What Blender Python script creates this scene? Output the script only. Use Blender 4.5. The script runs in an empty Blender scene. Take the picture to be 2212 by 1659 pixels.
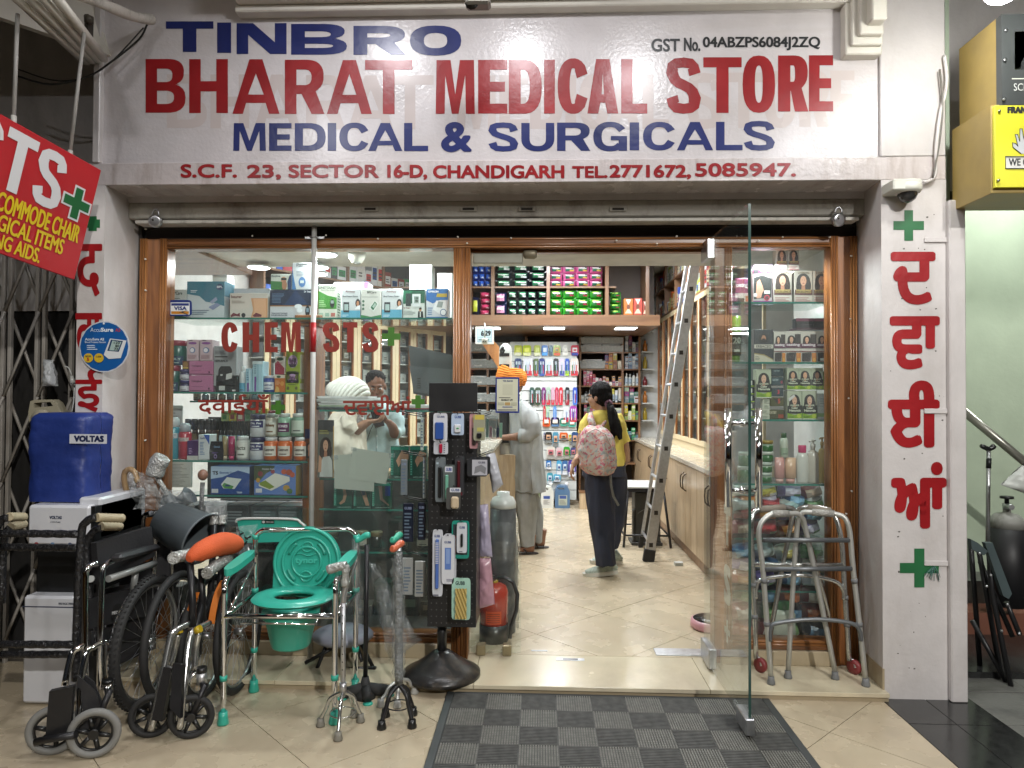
import bpy, math, random
from mathutils import Vector, Matrix, Euler
from mathutils.geometry import tessellate_polygon
R_=random.Random(7)
sc=bpy.context.scene
COL=sc.collection
rad=math.radians
FPX=1534.0; CW,CH=2212.0,1659.0
CAMPOS=Vector((0,-3.85,1.445))
yaw,pitch,roll=rad(2.3),rad(1.0),rad(0.3)
F=Vector((-math.sin(yaw)*math.cos(pitch),math.cos(yaw)*math.cos(pitch),math.sin(pitch)))
Rt=F.cross(Vector((0,0,1))).normalized(); Up=Rt.cross(F)
Rt,Up=(Rt*math.cos(roll)+Up*math.sin(roll)),(Up*math.cos(roll)-Rt*math.sin(roll))
cd=bpy.data.cameras.new('camera'); cam=bpy.data.objects.new('camera',cd); COL.objects.link(cam)
cd.sensor_width=36; cd.lens=36*FPX/CW; cd.clip_start=.05; cd.clip_end=200
M=Matrix((( Rt.x,Up.x,-F.x,CAMPOS.x),(Rt.y,Up.y,-F.y,CAMPOS.y),(Rt.z,Up.z,-F.z,CAMPOS.z),(0,0,0,1)))
cam.matrix_world=M; sc.camera=cam
def ray(px,py): return (F*FPX+Rt*(px-CW/2)+Up*(CH/2-py))
def P(px,py,Y):
 d=ray(px,py); return CAMPOS+d*((Y-CAMPOS.y)/d.y)
def G(px,py,Z=0.0):
 d=ray(px,py); return CAMPOS+d*((Z-CAMPOS.z)/d.z)
def PX(px,py,X):
 d=ray(px,py); return CAMPOS+d*((X-CAMPOS.x)/d.x)
w=bpy.data.worlds.new('World'); sc.world=w; w.use_nodes=True
nt=w.node_tree; bg=nt.nodes['Background']
sky=nt.nodes.new('ShaderNodeTexSky'); sky.sky_type='NISHITA'; sky.sun_disc=False
sky.sun_elevation=rad(-4); sky.sun_rotation=rad(200)
nt.links.new(sky.outputs[0],bg.inputs[0]); bg.inputs[1].default_value=0.12
sc.view_settings.view_transform='Standard'; sc.view_settings.look='None'
sc.view_settings.exposure=0.06; sc.view_settings.gamma=1; sc.view_settings.use_curve_mapping=False
sc.cycles.max_bounces=8; sc.cycles.transparent_max_bounces=24; sc.cycles.glossy_bounces=4
sc.cycles.diffuse_bounces=4; sc.cycles.transmission_bounces=6
sc.cycles.caustics_reflective=False; sc.cycles.caustics_refractive=False
sc.cycles.use_denoising=True; sc.cycles.sample_clamp_indirect=4.0
def lamp(name,kind,loc,energy,color=(1,1,1),size=.3,rot=(0,0,0),sy=None,spread=None):
 l=bpy.data.lights.new(name,kind); l.energy=energy; l.color=color
 if kind=='AREA':
  l.size=size
  if sy: l.shape='RECTANGLE'; l.size_y=sy
  if spread: l.spread=rad(spread)
 elif kind=='POINT': l.shadow_soft_size=size
 elif kind=='SUN': l.angle=size
 o=bpy.data.objects.new(name,l); o.location=loc; o.rotation_euler=rot; COL.objects.link(o); return o
lamp('sun','SUN',(0,-5,9),.02,(1,.96,.9),rad(10),(rad(50),0,rad(20)))
def aimed(name,loc,to,e,col,size,sy=None):
 o=lamp(name,'AREA',loc,e,col,size,sy=sy); d=Vector(to)-Vector(loc)
 o.rotation_euler=d.to_track_quat('-Z','Y').to_euler(); return o
CEIL_LAMPS=[(-1.75,-2.65,3.64,20),(-.93,-1.25,3.64,13),(-.12,-1.3,3.64,13),(.62,-1.6,3.64,18),(2.2,-3.0,3.64,26)]
for _x,_y,_z,_e in CEIL_LAMPS: lamp('ceiling_downlight','AREA',(_x,_y,_z-.02),_e,(.97,.97,1),.14)
BULK=P(2165,-22,-.95)
lamp('bulkhead_light','POINT',BULK-Vector((0,.05,.07)),20,(1,1,.95),.06)
for x,y,e in((-.6,2.2,46),(.6,2.2,50),(1.2,3.4,36),(-1.8,2.6,38),(0,3.6,44)):
 lamp('shop_downlight','AREA',(x,y,3.08),e,(.93,.97,1),.3)
for x,y,z,e in((-1.80,.5,2.25,13),(-1.2,.12,2.25,15),(-.75,.12,2.25,15),(1.22,.12,2.2,18)):
 lamp('display_downlight','AREA',(x,y,z),e,(.95,.98,1),.14)
for x in(-.6,.2,1.0): lamp('loft_downlight','AREA',(x,4.6,2.2),13,(.95,.98,1),.2)
aimed('added_fill_light',(3.2,-8.5,5.0),(0,0,1.2),430,(1,.97,.92),.16)  # unseen fill light added out front to brighten the window goods
aimed('added_fill_light',(-3.4,-8.5,5.0),(0,0,1.2),60,(1,.97,.92),.7)  # second, weaker fill added on the left, also out of view
lamp('stair_lamp_light','AREA',(3.1,.35,3.4),32,(.97,1,.95),.3)
_m={}
def srgb(h):
 if isinstance(h,str):
  h=h.lstrip('#'); h=h if len(h)==6 else ''.join(q*2 for q in h); c=[int(h[i:i+2],16)/255 for i in (0,2,4)]
  return tuple((x/12.92 if x<=.04045 else ((x+.055)/1.055)**2.4) for x in c)
 return h
def mat(name,col,rough=.5,metal=0,kind=None,scale=8,var=.15,bump=0,bscale=60,coat=0,alpha=1,emit=0,stretch=(1,1,1),col2=None,spec=.5):
 key=name
 if key in _m: return _m[key]
 col=srgb(col); m=bpy.data.materials.new(name); _m[key]=m; m.use_nodes=True
 n=m.node_tree.nodes; l=m.node_tree.links; b=n['Principled BSDF']
 b.inputs['Base Color'].default_value=(*col,1); b.inputs['Roughness'].default_value=rough
 b.inputs['Metallic'].default_value=metal; b.inputs['Coat Weight'].default_value=coat
 b.inputs['Specular IOR Level'].default_value=spec; b.inputs['Coat Roughness'].default_value=.2
 if emit: b.inputs['Emission Color'].default_value=(*col,1); b.inputs['Emission Strength'].default_value=emit
 if alpha<1: b.inputs['Alpha'].default_value=alpha
 tc=n.new('ShaderNodeTexCoord'); mp=n.new('ShaderNodeMapping'); mp.inputs['Scale'].default_value=stretch
 l.new(tc.outputs['Object'],mp.inputs[0])
 if kind!='flat':
  no=n.new('ShaderNodeTexNoise'); no.inputs['Scale'].default_value=scale; no.inputs['Detail'].default_value=5
  l.new(mp.outputs[0],no.inputs['Vector'])
  cr=n.new('ShaderNodeValToRGB'); cr.color_ramp.elements[0].position=.3; cr.color_ramp.elements[1].position=.7
  c2=srgb(col2) if col2 else tuple(x*(1-var) for x in col)
  cr.color_ramp.elements[0].color=(*c2,1); cr.color_ramp.elements[1].color=(*[min(1,x*(1+var*.4)) for x in col],1)
  l.new(no.outputs[0],cr.inputs[0]); l.new(cr.outputs[0],b.inputs['Base Color'])
  rr=n.new('ShaderNodeMapRange'); rr.inputs[3].default_value=max(0,rough-.08); rr.inputs[4].default_value=min(1,rough+.1)
  l.new(no.outputs[0],rr.inputs[0]); l.new(rr.outputs[0],b.inputs['Roughness'])
 if bump:
  nb=n.new('ShaderNodeTexNoise'); nb.inputs['Scale'].default_value=bscale; nb.inputs['Detail'].default_value=4
  l.new(mp.outputs[0],nb.inputs['Vector']); bp=n.new('ShaderNodeBump'); bp.inputs['Strength'].default_value=bump
  bp.inputs['Distance'].default_value=.01
  l.new(nb.outputs[0],bp.inputs['Height']); l.new(bp.outputs[0],b.inputs['Normal'])
 return m
def ink(hexs,rough=.42):   # flat print colour
 return mat('ink_'+(hexs if isinstance(hexs,str) else '_'.join(map(str,hexs)))+('_%g'%rough if rough!=.42 else ''),hexs,rough,kind='flat')
def dirty(name,col,dirt,amount=.5,scale=3,rough=.5,bump=.1,coat=0,streak=(1,1,.35),bscale=40):
 if name in _m: return _m[name]
 m=mat(name,col,rough,scale=6,var=.08,bump=bump,coat=coat,bscale=bscale)
 n=m.node_tree.nodes; l=m.node_tree.links; b=n['Principled BSDF']
 src=b.inputs['Base Color'].links[0].from_socket
 tc=n.new('ShaderNodeTexCoord'); mp=n.new('ShaderNodeMapping'); mp.inputs['Scale'].default_value=streak
 l.new(tc.outputs['Object'],mp.inputs[0])
 no=n.new('ShaderNodeTexNoise'); no.inputs['Scale'].default_value=scale; no.inputs['Detail'].default_value=9; no.inputs['Roughness'].default_value=.65
 l.new(mp.outputs[0],no.inputs['Vector'])
 cr=n.new('ShaderNodeValToRGB'); cr.color_ramp.elements[0].position=.5; cr.color_ramp.elements[1].position=.78
 cr.color_ramp.elements[0].color=(0,0,0,1); cr.color_ramp.elements[1].color=(amount,)*3+(1,)
 l.new(no.outputs[0],cr.inputs[0])
 mx=n.new('ShaderNodeMix'); mx.data_type='RGBA'; l.new(cr.outputs[0],mx.inputs[0]); l.new(src,mx.inputs[6])
 mx.inputs[7].default_value=(*srgb(dirt),1); l.new(mx.outputs[2],b.inputs['Base Color']); return m
def wood(name,c1,c2,axis='z',rough=.35,scale=14):
 if name in _m: return _m[name]
 m=bpy.data.materials.new(name); _m[name]=m; m.use_nodes=True
 n=m.node_tree.nodes; l=m.node_tree.links; b=n['Principled BSDF']; b.inputs['Roughness'].default_value=rough
 b.inputs['Coat Weight'].default_value=.25; b.inputs['Coat Roughness'].default_value=.2
 tc=n.new('ShaderNodeTexCoord'); mp=n.new('ShaderNodeMapping')
 mp.inputs['Scale'].default_value={'z':(1,1,.07),'x':(.07,1,1),'y':(1,.07,1)}[axis]
 l.new(tc.outputs['Object'],mp.inputs[0])
 no=n.new('ShaderNodeTexNoise'); no.inputs['Scale'].default_value=scale*2; no.inputs['Detail'].default_value=8; no.inputs['Distortion'].default_value=.6
 l.new(mp.outputs[0],no.inputs['Vector'])
 cr=n.new('ShaderNodeValToRGB'); cr.color_ramp.elements[0].position=.32; cr.color_ramp.elements[1].position=.66
 cr.color_ramp.elements[0].color=(*srgb(c2),1); cr.color_ramp.elements[1].color=(*srgb(c1),1)
 l.new(no.outputs[0],cr.inputs[0]); l.new(cr.outputs[0],b.inputs['Base Color'])
 bp=n.new('ShaderNodeBump'); bp.inputs['Strength'].default_value=.12; bp.inputs['Distance'].default_value=.004
 l.new(no.outputs[0],bp.inputs['Height']); l.new(bp.outputs[0],b.inputs['Normal']); return m
def glassmat(name,tint=(.93,.97,.95),rough=.02,base=.04,milk=0):
 if name in _m: return _m[name]
 m=bpy.data.materials.new(name); _m[name]=m; m.use_nodes=True
 n=m.node_tree.nodes; l=m.node_tree.links; n.remove(n['Principled BSDF'])
 t=n.new('ShaderNodeBsdfTransparent'); t.inputs[0].default_value=(*tint,1)
 g=n.new('ShaderNodeBsdfGlossy'); g.inputs['Roughness'].default_value=rough
 fr=n.new('ShaderNodeFresnel'); gm=n.new('ShaderNodeNewGeometry'); mi=n.new('ShaderNodeMapRange'); mi.inputs[3].default_value=1.45; mi.inputs[4].default_value=1/1.45
 l.new(gm.outputs['Backfacing'],mi.inputs[0]); l.new(mi.outputs[0],fr.inputs[0])
 mx=n.new('ShaderNodeMixShader'); out=n['Material Output']
 l.new(fr.outputs[0],mx.inputs[0]); l.new(t.outputs[0],mx.inputs[1]); l.new(g.outputs[0],mx.inputs[2])
 last=mx
 if milk:
  d=n.new('ShaderNodeBsdfDiffuse'); d.inputs[0].default_value=(.8,.85,.85,1)
  no=n.new('ShaderNodeTexNoise'); no.inputs['Scale'].default_value=9; no.inputs['Detail'].default_value=6
  mr=n.new('ShaderNodeMapRange'); mr.inputs[1].default_value=.35; mr.inputs[2].default_value=.8; mr.inputs[3].default_value=milk*.4; mr.inputs[4].default_value=milk*1.8
  l.new(no.outputs[0],mr.inputs[0]); m2=n.new('ShaderNodeMixShader'); l.new(mr.outputs[0],m2.inputs[0])
  l.new(mx.outputs[0],m2.inputs[1]); l.new(d.outputs[0],m2.inputs[2]); last=m2
 l.new(last.outputs[0],out.inputs[0]); return m
def emis(name,col,s):
 if name in _m: return _m[name]
 m=bpy.data.materials.new(name); _m[name]=m; m.use_nodes=True
 b=m.node_tree.nodes['Principled BSDF']; b.inputs['Base Color'].default_value=(.8,.8,.8,1)
 b.inputs['Emission Color'].default_value=(*col,1); b.inputs['Emission Strength'].default_value=s; return m
class MB:
 def __init__(s): s.v=[]; s.f=[]; s.mi=[]; s.sm=[]; s.mats=[]
 def _m(s,m):
  if m not in s.mats: s.mats.append(m)
  return s.mats.index(m)
 def add(s,vs,fs,m,smooth=False):
  o=len(s.v); s.v+= [Vector(v) for v in vs]; k=s._m(m)
  for f in fs: s.f.append(tuple(i+o for i in f)); s.mi.append(k); s.sm.append(smooth)
  return s
 def box(s,a,b,m,ch=0):
  x0,y0,z0=a; x1,y1,z1=b
  if x0>x1:x0,x1=x1,x0
  if y0>y1:y0,y1=y1,y0
  if z0>z1:z0,z1=z1,z0
  return s.obox(Vector(((x0+x1)/2,(y0+y1)/2,(z0+z1)/2)),(x1-x0,y1-y0,z1-z0),m,ch=ch)
 def obox(s,c,d,m,X=(1,0,0),Y=(0,1,0),Z=(0,0,1),ch=0):
  X,Y,Z=Vector(X),Vector(Y),Vector(Z); c=Vector(c); hx,hy,hz=d[0]/2,d[1]/2,d[2]/2
  if not ch:
   vs=[c+X*(hx*i)+Y*(hy*j)+Z*(hz*k) for i in(-1,1) for j in(-1,1) for k in(-1,1)]
   return s.add(vs,[(0,1,3,2),(4,6,7,5),(0,4,5,1),(2,3,7,6),(0,2,6,4),(1,5,7,3)],m)
  ch=min(ch,hx*.9,hy*.9,hz*.9); vs=[];
  for i in(-1,1):
   for j in(-1,1):
    for k in(-1,1):
     for a in range(3):
      q=[hx,hy,hz]
      for t in range(3):
       if t!=a: q[t]-=ch
      vs.append(c+X*(q[0]*i)+Y*(q[1]*j)+Z*(q[2]*k))
  def I(i,j,k,a): return (((i>0)*4+(j>0)*2+(k>0))*3+a)
  fs=[]
  for a in range(3):
   for sg in(-1,1):
    l=[]
    for (p,q) in((-1,-1),(1,-1),(1,1),(-1,1)):
     t=[0,0,0]; t[a]=sg; t[(a+1)%3]=p; t[(a+2)%3]=q; l.append(I(*t,a))
    fs.append(tuple(l if sg>0 else l[::-1]))
  for a in range(3):   # edges along axis a
   b,c2=(a+1)%3,(a+2)%3
   for p in(-1,1):
    for q in(-1,1):
     l=[]
     for (sg,fa) in((-1,b),(1,b),(1,c2),(-1,c2)):
      t=[0,0,0]; t[a]=sg; t[b]=p; t[c2]=q; l.append(I(*t,fa))
     fs.append(tuple(l if p*q<0 else l[::-1]))
  for i in(-1,1):
   for j in(-1,1):
    for k in(-1,1):
     l=(I(i,j,k,0),I(i,j,k,1),I(i,j,k,2)); fs.append(l if i*j*k>0 else l[::-1])
  return s.add(vs,fs,m)
 def poly(s,pts,m): return s.add(pts,[tuple(range(len(pts)))],m)
 def tube(s,pts,r,m,seg=10,cap=True,smooth=True,closed=False):
  pts=[Vector(p) for p in pts]; n=len(pts)
  rs=r if isinstance(r,(list,tuple)) else [r]*n
  vs=[];T=[]
  for i in range(n):
   a=pts[(i-1)%n] if (closed or i>0) else pts[i]; b=pts[(i+1)%n] if (closed or i<n-1) else pts[i]
   t=(b-a); T.append(t.normalized() if t.length>1e-9 else Vector((0,0,1)))
  u=T[0].orthogonal().normalized()
  for i in range(n):
   u=(u-T[i]*u.dot(T[i])); u=u.normalized() if u.length>1e-6 else T[i].orthogonal().normalized()
   v=T[i].cross(u)
   for k in range(seg):
    a=2*math.pi*k/seg; vs.append(pts[i]+(u*math.cos(a)+v*math.sin(a))*rs[i])
  fs=[]
  for i in range(n if closed else n-1):
   j=(i+1)%n
   for k in range(seg): fs.append((i*seg+k,i*seg+(k+1)%seg,j*seg+(k+1)%seg,j*seg+k))
  s.add(vs,fs,m,smooth)
  if cap and not closed:
   o=len(s.v)-len(vs); k=s._m(m)
   s.f.append(tuple(o+i for i in range(seg))[::-1]); s.mi.append(k); s.sm.append(False)
   s.f.append(tuple(o+(n-1)*seg+i for i in range(seg))); s.mi.append(k); s.sm.append(False)
  return s
 def lathe(s,prof,m,c=(0,0,0),seg=20,axis=(0,0,1),smooth=True,cap=True,sx=1,sy=1,X=None):
  A=Vector(axis).normalized(); X=Vector(X) if X else A.orthogonal().normalized(); Y=A.cross(X); c=Vector(c)
  vs=[];
  for (r,h) in prof:
   for k in range(seg):
    a=2*math.pi*k/seg; vs.append(c+A*h+X*(r*sx*math.cos(a))+Y*(r*sy*math.sin(a)))
  fs=[]
  for i in range(len(prof)-1):
   for k in range(seg): fs.append((i*seg+k,i*seg+(k+1)%seg,(i+1)*seg+(k+1)%seg,(i+1)*seg+k))
  if cap: fs.append(tuple(range(seg))[::-1]); fs.append(tuple((len(prof)-1)*seg+k for k in range(seg)))
  return s.add(vs,fs,m,smooth)
 def grid(s,fn,nu,nv,m,smooth=True):
  vs=[fn(i/nu,j/nv) for j in range(nv+1) for i in range(nu+1)]
  fs=[(j*(nu+1)+i,j*(nu+1)+i+1,(j+1)*(nu+1)+i+1,(j+1)*(nu+1)+i) for j in range(nv) for i in range(nu)]
  return s.add(vs,fs,m,smooth)
 def prism(s,loops,o,X,Y,N,depth,m,mside=None):
  """loops: list of 2-D outlines (first outer, others holes); extruded along -N"""
  o,X,Y,N=Vector(o),Vector(X),Vector(Y),Vector(N)
  fl=[p for l in loops for p in l]
  tr=tessellate_polygon([[Vector((p[0],p[1],0)) for p in l] for l in loops])
  top=[o+X*p[0]+Y*p[1] for p in fl]; n=len(top)
  nx=(X.cross(Y)).dot(N)
  tf=[]
  for t in tr:
   a,b,c=[fl[i] for i in t]; ar=(b[0]-a[0])*(c[1]-a[1])-(b[1]-a[1])*(c[0]-a[0])
   if abs(ar)<1e-14: continue
   tf.append(t if (ar*nx)>0 else t[::-1])
  s.add(top,tf,m)
  if depth:
   bot=[p-N*depth for p in top]; fs=[]; k=0
   for l in loops:
    L=len(l)
    for i in range(L): fs.append((k+i,k+(i+1)%L,n+k+(i+1)%L,n+k+i))
    k+=L
   s.add(top+bot,fs+[tuple(n+i for i in t[::-1]) for t in tf],mside or m)
  return s
 def build(s,name,parent=None,loc=None,**pr):
  me=bpy.data.meshes.new(name)
  o=bpy.data.objects.new(name,me); COL.objects.link(o)
  vs=s.v
  if parent is not None:
   inv=WM[parent].inverted(); vs=[inv@v for v in vs]; o.parent=parent; WM[o]=WM[parent]
  elif loc is not None:
   loc=Vector(loc); vs=[v-loc for v in vs]; o.location=loc; WM[o]=Matrix.Translation(loc)
  else: WM[o]=Matrix.Identity(4)
  me.from_pydata(vs,[],s.f)
  for m in s.mats: me.materials.append(m)
  me.polygons.foreach_set('material_index',s.mi); me.polygons.foreach_set('use_smooth',s.sm)
  me.update()
  for k,v in pr.items(): o[k]=v
  return o
WM={}
def thing(name,label,cat,loc=(0,0,0),group=None,rotz=0):
 o=bpy.data.objects.new(name,None); o.empty_display_size=.1; COL.objects.link(o); o.location=loc; o.rotation_euler=(0,0,rotz)
 WM[o]=Matrix.Translation(Vector(loc))@Matrix.Rotation(rotz,4,'Z')
 o['label']=label; o['category']=cat
 if group: o['group']=group
 return o
def dup(root,loc,rotz=0,label=None,scale=None):
 def cp(o,p):
  c=o.copy(); COL.objects.link(c)
  if p: c.parent=p
  for ch in kids.get(o,[]): cp(ch,c)
  return c
 kids={}
 for o in bpy.data.objects:
  if o.parent: kids.setdefault(o.parent,[]).append(o)
 r=cp(root,None); r.location=loc; r.rotation_euler=(0,0,rotz)
 if label: r['label']=label
 if scale: r.scale=(scale,)*3 if not isinstance(scale,(tuple,list)) else scale
 return r
_tx={}
def tmesh(body,res=3):
 k=(body,res)
 if k in _tx: return _tx[k]
 cu=bpy.data.curves.new('t','FONT'); cu.body=body; cu.resolution_u=res
 o=bpy.data.objects.new('t',cu); COL.objects.link(o); dg=bpy.context.evaluated_depsgraph_get()
 me=bpy.data.meshes.new_from_object(o.evaluated_get(dg))
 vs=[(v.co.x,v.co.y) for v in me.vertices]; fs=[tuple(p.vertices) for p in me.polygons]
 bpy.data.objects.remove(o); bpy.data.curves.remove(cu); bpy.data.meshes.remove(me)
 _tx[k]=(vs,fs); return _tx[k]
def indic(body):   # every character on its own, so that joined head lines never overlap in one plane
 bar=max(v[0] for v in tmesh('|')[0]); out=[]
 for i,ch in enumerate(body):
  if ch==' ': continue
  pre=body[:i]; x=(max(v[0] for v in tmesh(pre+'|')[0])-bar) if pre else 0
  vs,fs=tmesh(ch); out.append(([(a+x,b) for a,b in vs],fs))
 return out
def text(mb,body,o,X,Y,N,wd,ht,m,bold=0,res=3,shear=0,split=False,cap=True):
 """fits the text into wd x ht from its lower-left corner o"""
 parts=indic(body) if split else [tmesh(body,res)]
 al=[v for p in parts for v in p[0]]
 if not al: return mb
 x0,x1=min(a for a,b in al),max(a for a,b in al); y0,y1=min(b for a,b in al),max(b for a,b in al)
 o,X,Y,N=Vector(o),Vector(X),Vector(Y),Vector(N)
 if wd is None: wd=(x1-x0)*ht/(y1-y0)
 bw=bold*ht; sx=(wd-2*bw)/(x1-x0); sy=(ht-2*bw*.8)/(y1-y0)
 offs=[(0,0)] if not bold else [(dx*bw,dy*bw*.8) for dx,dy in((0,0),(-1,-1),(1,1),(-1,1),(1,-1),(-1,0),(1,0),(0,1),(0,-1))]
 if bold and (split or res>4): offs=[(0,0)]+[(bw*q*math.cos(a*math.pi/6),bw*q*.8*math.sin(a*math.pi/6)) for q in(.5,1) for a in range(12)]
 k=0
 flip=(X.cross(Y)).dot(N)<0
 for vs,fs in parts:
  for dx,dy in offs:
   mb.add([o+X*((a-x0)*sx+bw+dx+shear*((b-y0)*sy))+Y*((b-y0)*sy+bw*.8+dy)+N*(.00004*k) for a,b in vs],[f[::-1] for f in fs] if flip else fs,m); k+=1
 return mb
def _arc(cx,cy,rx,ry,a0,a1,n=14,e=1.0):
 o=[]
 for i in range(n+1):
  t=rad(a0+(a1-a0)*i/n); c,s_=math.cos(t),math.sin(t)
  o.append((cx+rx*math.copysign(abs(c)**e,c),cy+ry*math.copysign(abs(s_)**e,s_)))
 return o
def _rib(center,hw):   # ribbon along a centre line, hw = half widths (nx,ny scaled)
 L=[];Rr=[]
 n=len(center)
 for i,(x,y) in enumerate(center):
  x0,y0=center[max(0,i-1)]; x1,y1=center[min(n-1,i+1)]; dx,dy=x1-x0,y1-y0; d=math.hypot(dx,dy) or 1
  nx,ny=-dy/d,dx/d; ax,by=hw; L.append((x+nx*ax,y+ny*by)); Rr.append((x-nx*ax,y-ny*by))
 return L+Rr[::-1]
def glyph(c,a,b):
 if c=='T': return [[[(0,1),(0,1-b),(.5-a/2,1-b),(.5-a/2,0),(.5+a/2,0),(.5+a/2,1-b),(1,1-b),(1,1)]]]
 if c=='I': return [[[(0,0),(1,0),(1,1),(0,1)]]]
 if c=='L': return [[[(0,0),(1,0),(1,b),(a,b),(a,1),(0,1)]]]
 if c=='N': return [[[(0,0),(a*.85,0),(a*.85,.62),(1-a*1.2,0),(1,0),(1,1),(1-a*.85,1),(1-a*.85,.38),(a*1.2,1),(0,1)]]]
 if c=='H': return [[[(0,0),(a,0),(a,.5-b*.55),(1-a,.5-b*.55),(1-a,0),(1,0),(1,1),(1-a,1),(1-a,.5+b*.5),(a,.5+b*.5),(a,1),(0,1)]]]
 if c=='E': return [[[(0,0),(1,0),(1,b),(a,b),(a,.5-b/2),(.92,.5-b/2),(.92,.5+b/2),(a,.5+b/2),(a,1-b),(1,1-b),(1,1),(0,1)]]]
 if c=='M': return [[[(0,0),(a*.75,0),(a*.8,.72),(.5-a*.28,0),(.5+a*.28,0),(1-a*.8,.72),(1-a*.75,0),(1,0),(1-.02,1),(1-a*1.25,1),(.5,.36),(a*1.25,1),(.02,1)]]]
 if c=='A':
  k=a*.9
  return [[[(0,0),(k,0),(k+.07,.2),(1-k-.07,.2),(1-k,0),(1,0),(.5+k*.62,1),(.5-k*.62,1)],[(k+.11,.2+b*.85),(.5,.74),(1-k-.11,.2+b*.85)]]]
 if c=='O': return [[_arc(.5,.5,.5,.5,0,345,23,.82),_arc(.5,.5,.5-a,.5-b,0,345,23,.8)]]
 if c=='D': return [[[(0,0),(.45,0)]+_arc(.45,.5,.55,.5,-85,85,12,.8)+[(.45,1),(0,1)],[(a,b),(.42,b)]+_arc(.42,.5,.58-a,.5-b,-85,85,12,.8)+[(.42,1-b),(a,1-b)]]]
 if c=='B':
  return [[[(0,0),(.55,0)]+_arc(.55,.27,.45,.27,-84,70,9,.8)+[(.86,.515)]+_arc(.55,.755,.41,.245,-60,84,9,.8)+[(.55,1),(0,1)],
   [(a,b*.9),(.5,b*.9)]+_arc(.5,.285,.5-a,.285-b*.9,-80,80,7,.8)+[(.5,.57-b*.9),(a,.57-b*.9)],
   [(a,.57),(.5,.57)]+_arc(.5,(.57+1-b)/2,.46-a,(1-b-.57)/2,-80,80,7,.8)+[(.5,1-b),(a,1-b)]]]
 if c=='R':
  return [[[(0,0),(a,0),(a,.37),(.42,.37),(1-a*1.1,0),(1,0),(.78,.42)]+_arc(.52,.7,.46,.3,-50,86,10,.8)+[(.52,1),(0,1)],
   [(a,.37+b*.9),(.5,.37+b*.9)]+_arc(.5,(.37+b*.9+1-b)/2,.47-a,(1-b-.37-b*.9)/2,-80,80,7,.8)+[(.5,1-b),(a,1-b)]]]
 if c=='U': return [[_rib([(a/2,1),(a/2,.45)]+_arc(.5,.45,.5-a/2,.45-b/2,190,350,14,.85)+[(1-a/2,.45),(1-a/2,1)],(a/2,b/2))]]
 if c in'CG':
  l=_arc(.5,.5,.5-a/2,.5-b/2,38,322,24,.85)
  g=[[_rib([(1-a*.55,.68)]+l[1:-1]+[(1-a*.55,.32)],(a/2,b/2))]]
  if c=='G': g=[[_rib([(1-a*.55,.72)]+l[1:],(a/2,b/2))],[[(1-a,.02),(1,.02),(1,.52),(.52,.52),(.52,.52-b*.8),(1-a,.52-b*.8)]]]
  return g
 if c=='S':
  pts=[(1-a*.5,.7),(.93-a*.45,.83),(.72,.98-b/2),(.5,1-b/2),(.28,.985-b/2),(a*.5+.03,.85),(a*.5,.73),(a*.55+.06,.62),(.35,.555),(.5,.51),(.66,.455),(.94-a*.5,.38),(1-a*.5,.27),(.97-a*.5,.15),(.72,b/2+.015),(.5,b/2),(.28,b/2+.02),(.07+a*.45,.17),(a*.5,.3)]
  return [[_rib(pts,(a/2,b/2))]]
 return None
def sign_letters(mb,chars,Y,m,a,b,N=Vector((0,-1,0))):
 """chars: (letter, px0, px1, py_top, py_bottom) measured on the wall plane Y"""
 for k,(c,x0,x1,y0,y1) in enumerate(chars):
  o=P(x0,y1,Y); X=P(x1,y1,Y)-o; Z=P(x0,y0,Y)-o; wr=X.length; hr=Z.length
  aa=min(a/wr,.44) if c!='I' else 1; g=glyph(c,aa,b/hr)
  if g is None: text(mb,c,o,X.normalized(),Z.normalized(),N,wr,hr,m,bold=.055,res=6); continue
  for j,loops in enumerate(g): mb.prism(loops,o+N*(.0003*j),X,Z,N,0,m)
 return mb
# ==== STRUCTURE
YF=-.34; YO=-.05; FZ=.045
def zy(py,Y,px=1106): return P(px,py,Y).z
def xy(px,Y,py=850): return P(px,py,Y).x
W_white=dirty('paint_white',(.60,.57,.56),(.30,.26,.22),.55,2.5,.42,.15,.2)
W_sign=dirty('paint_sign',(.66,.625,.63),(.45,.38,.33),.35,2.0,.24,.18,.4,(.35,1,3),60)
W_band=dirty('paint_band',(.64,.585,.575),(.24,.16,.11),.5,5.0,.25,.25,.4,(3.5,1,.5))
W_grey=dirty('paint_grey',(.46,.44,.42),(.12,.11,.10),.6,2.5,.7,.15)
W_ceil=dirty('paint_ceiling',(.66,.63,.56),(.40,.36,.30),.4,2.0,.55,.1)
W_red=mat('paint_red',(.33,.010,.014),.3,scale=5,var=.25,bump=.1,bscale=30,coat=.12)
W_blue=mat('paint_blue',(.012,.022,.14),.3,scale=5,var=.25,bump=.1,bscale=30,coat=.12)
W_black=mat('paint_black',(.02,.022,.024),.35)
W_green=mat('paint_green',(.02,.14,.05),.3,scale=5,coat=.3)
TILE=dirty('tile_beige',(.49,.41,.29),(.34,.28,.20),.26,1.6,.26,.02,.12,(1,1,1),200)
for _l in [x for x in TILE.node_tree.links if x.to_node.type=='MAPPING']:
 _g=TILE.node_tree.nodes.new('ShaderNodeNewGeometry'); TILE.node_tree.links.new(_g.outputs['Position'],_l.to_socket)
GROUT=mat('grout',(.10,.085,.065),.8)
MARB=dirty('threshold_marble',(.60,.53,.38),(.36,.31,.24),.7,2.2,.22,.03,.2,(1,.5,1))
SKIRT=dirty('skirting_stone',(.40,.33,.22),(.25,.2,.14),.6,6,.3)
GRAN=mat('black_granite',(.022,.023,.023),.16,scale=25,var=.5,coat=.2)
GST=dirty('grey_stone',(.14,.14,.13),(.05,.05,.05),.8,5,.45,.4)
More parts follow.
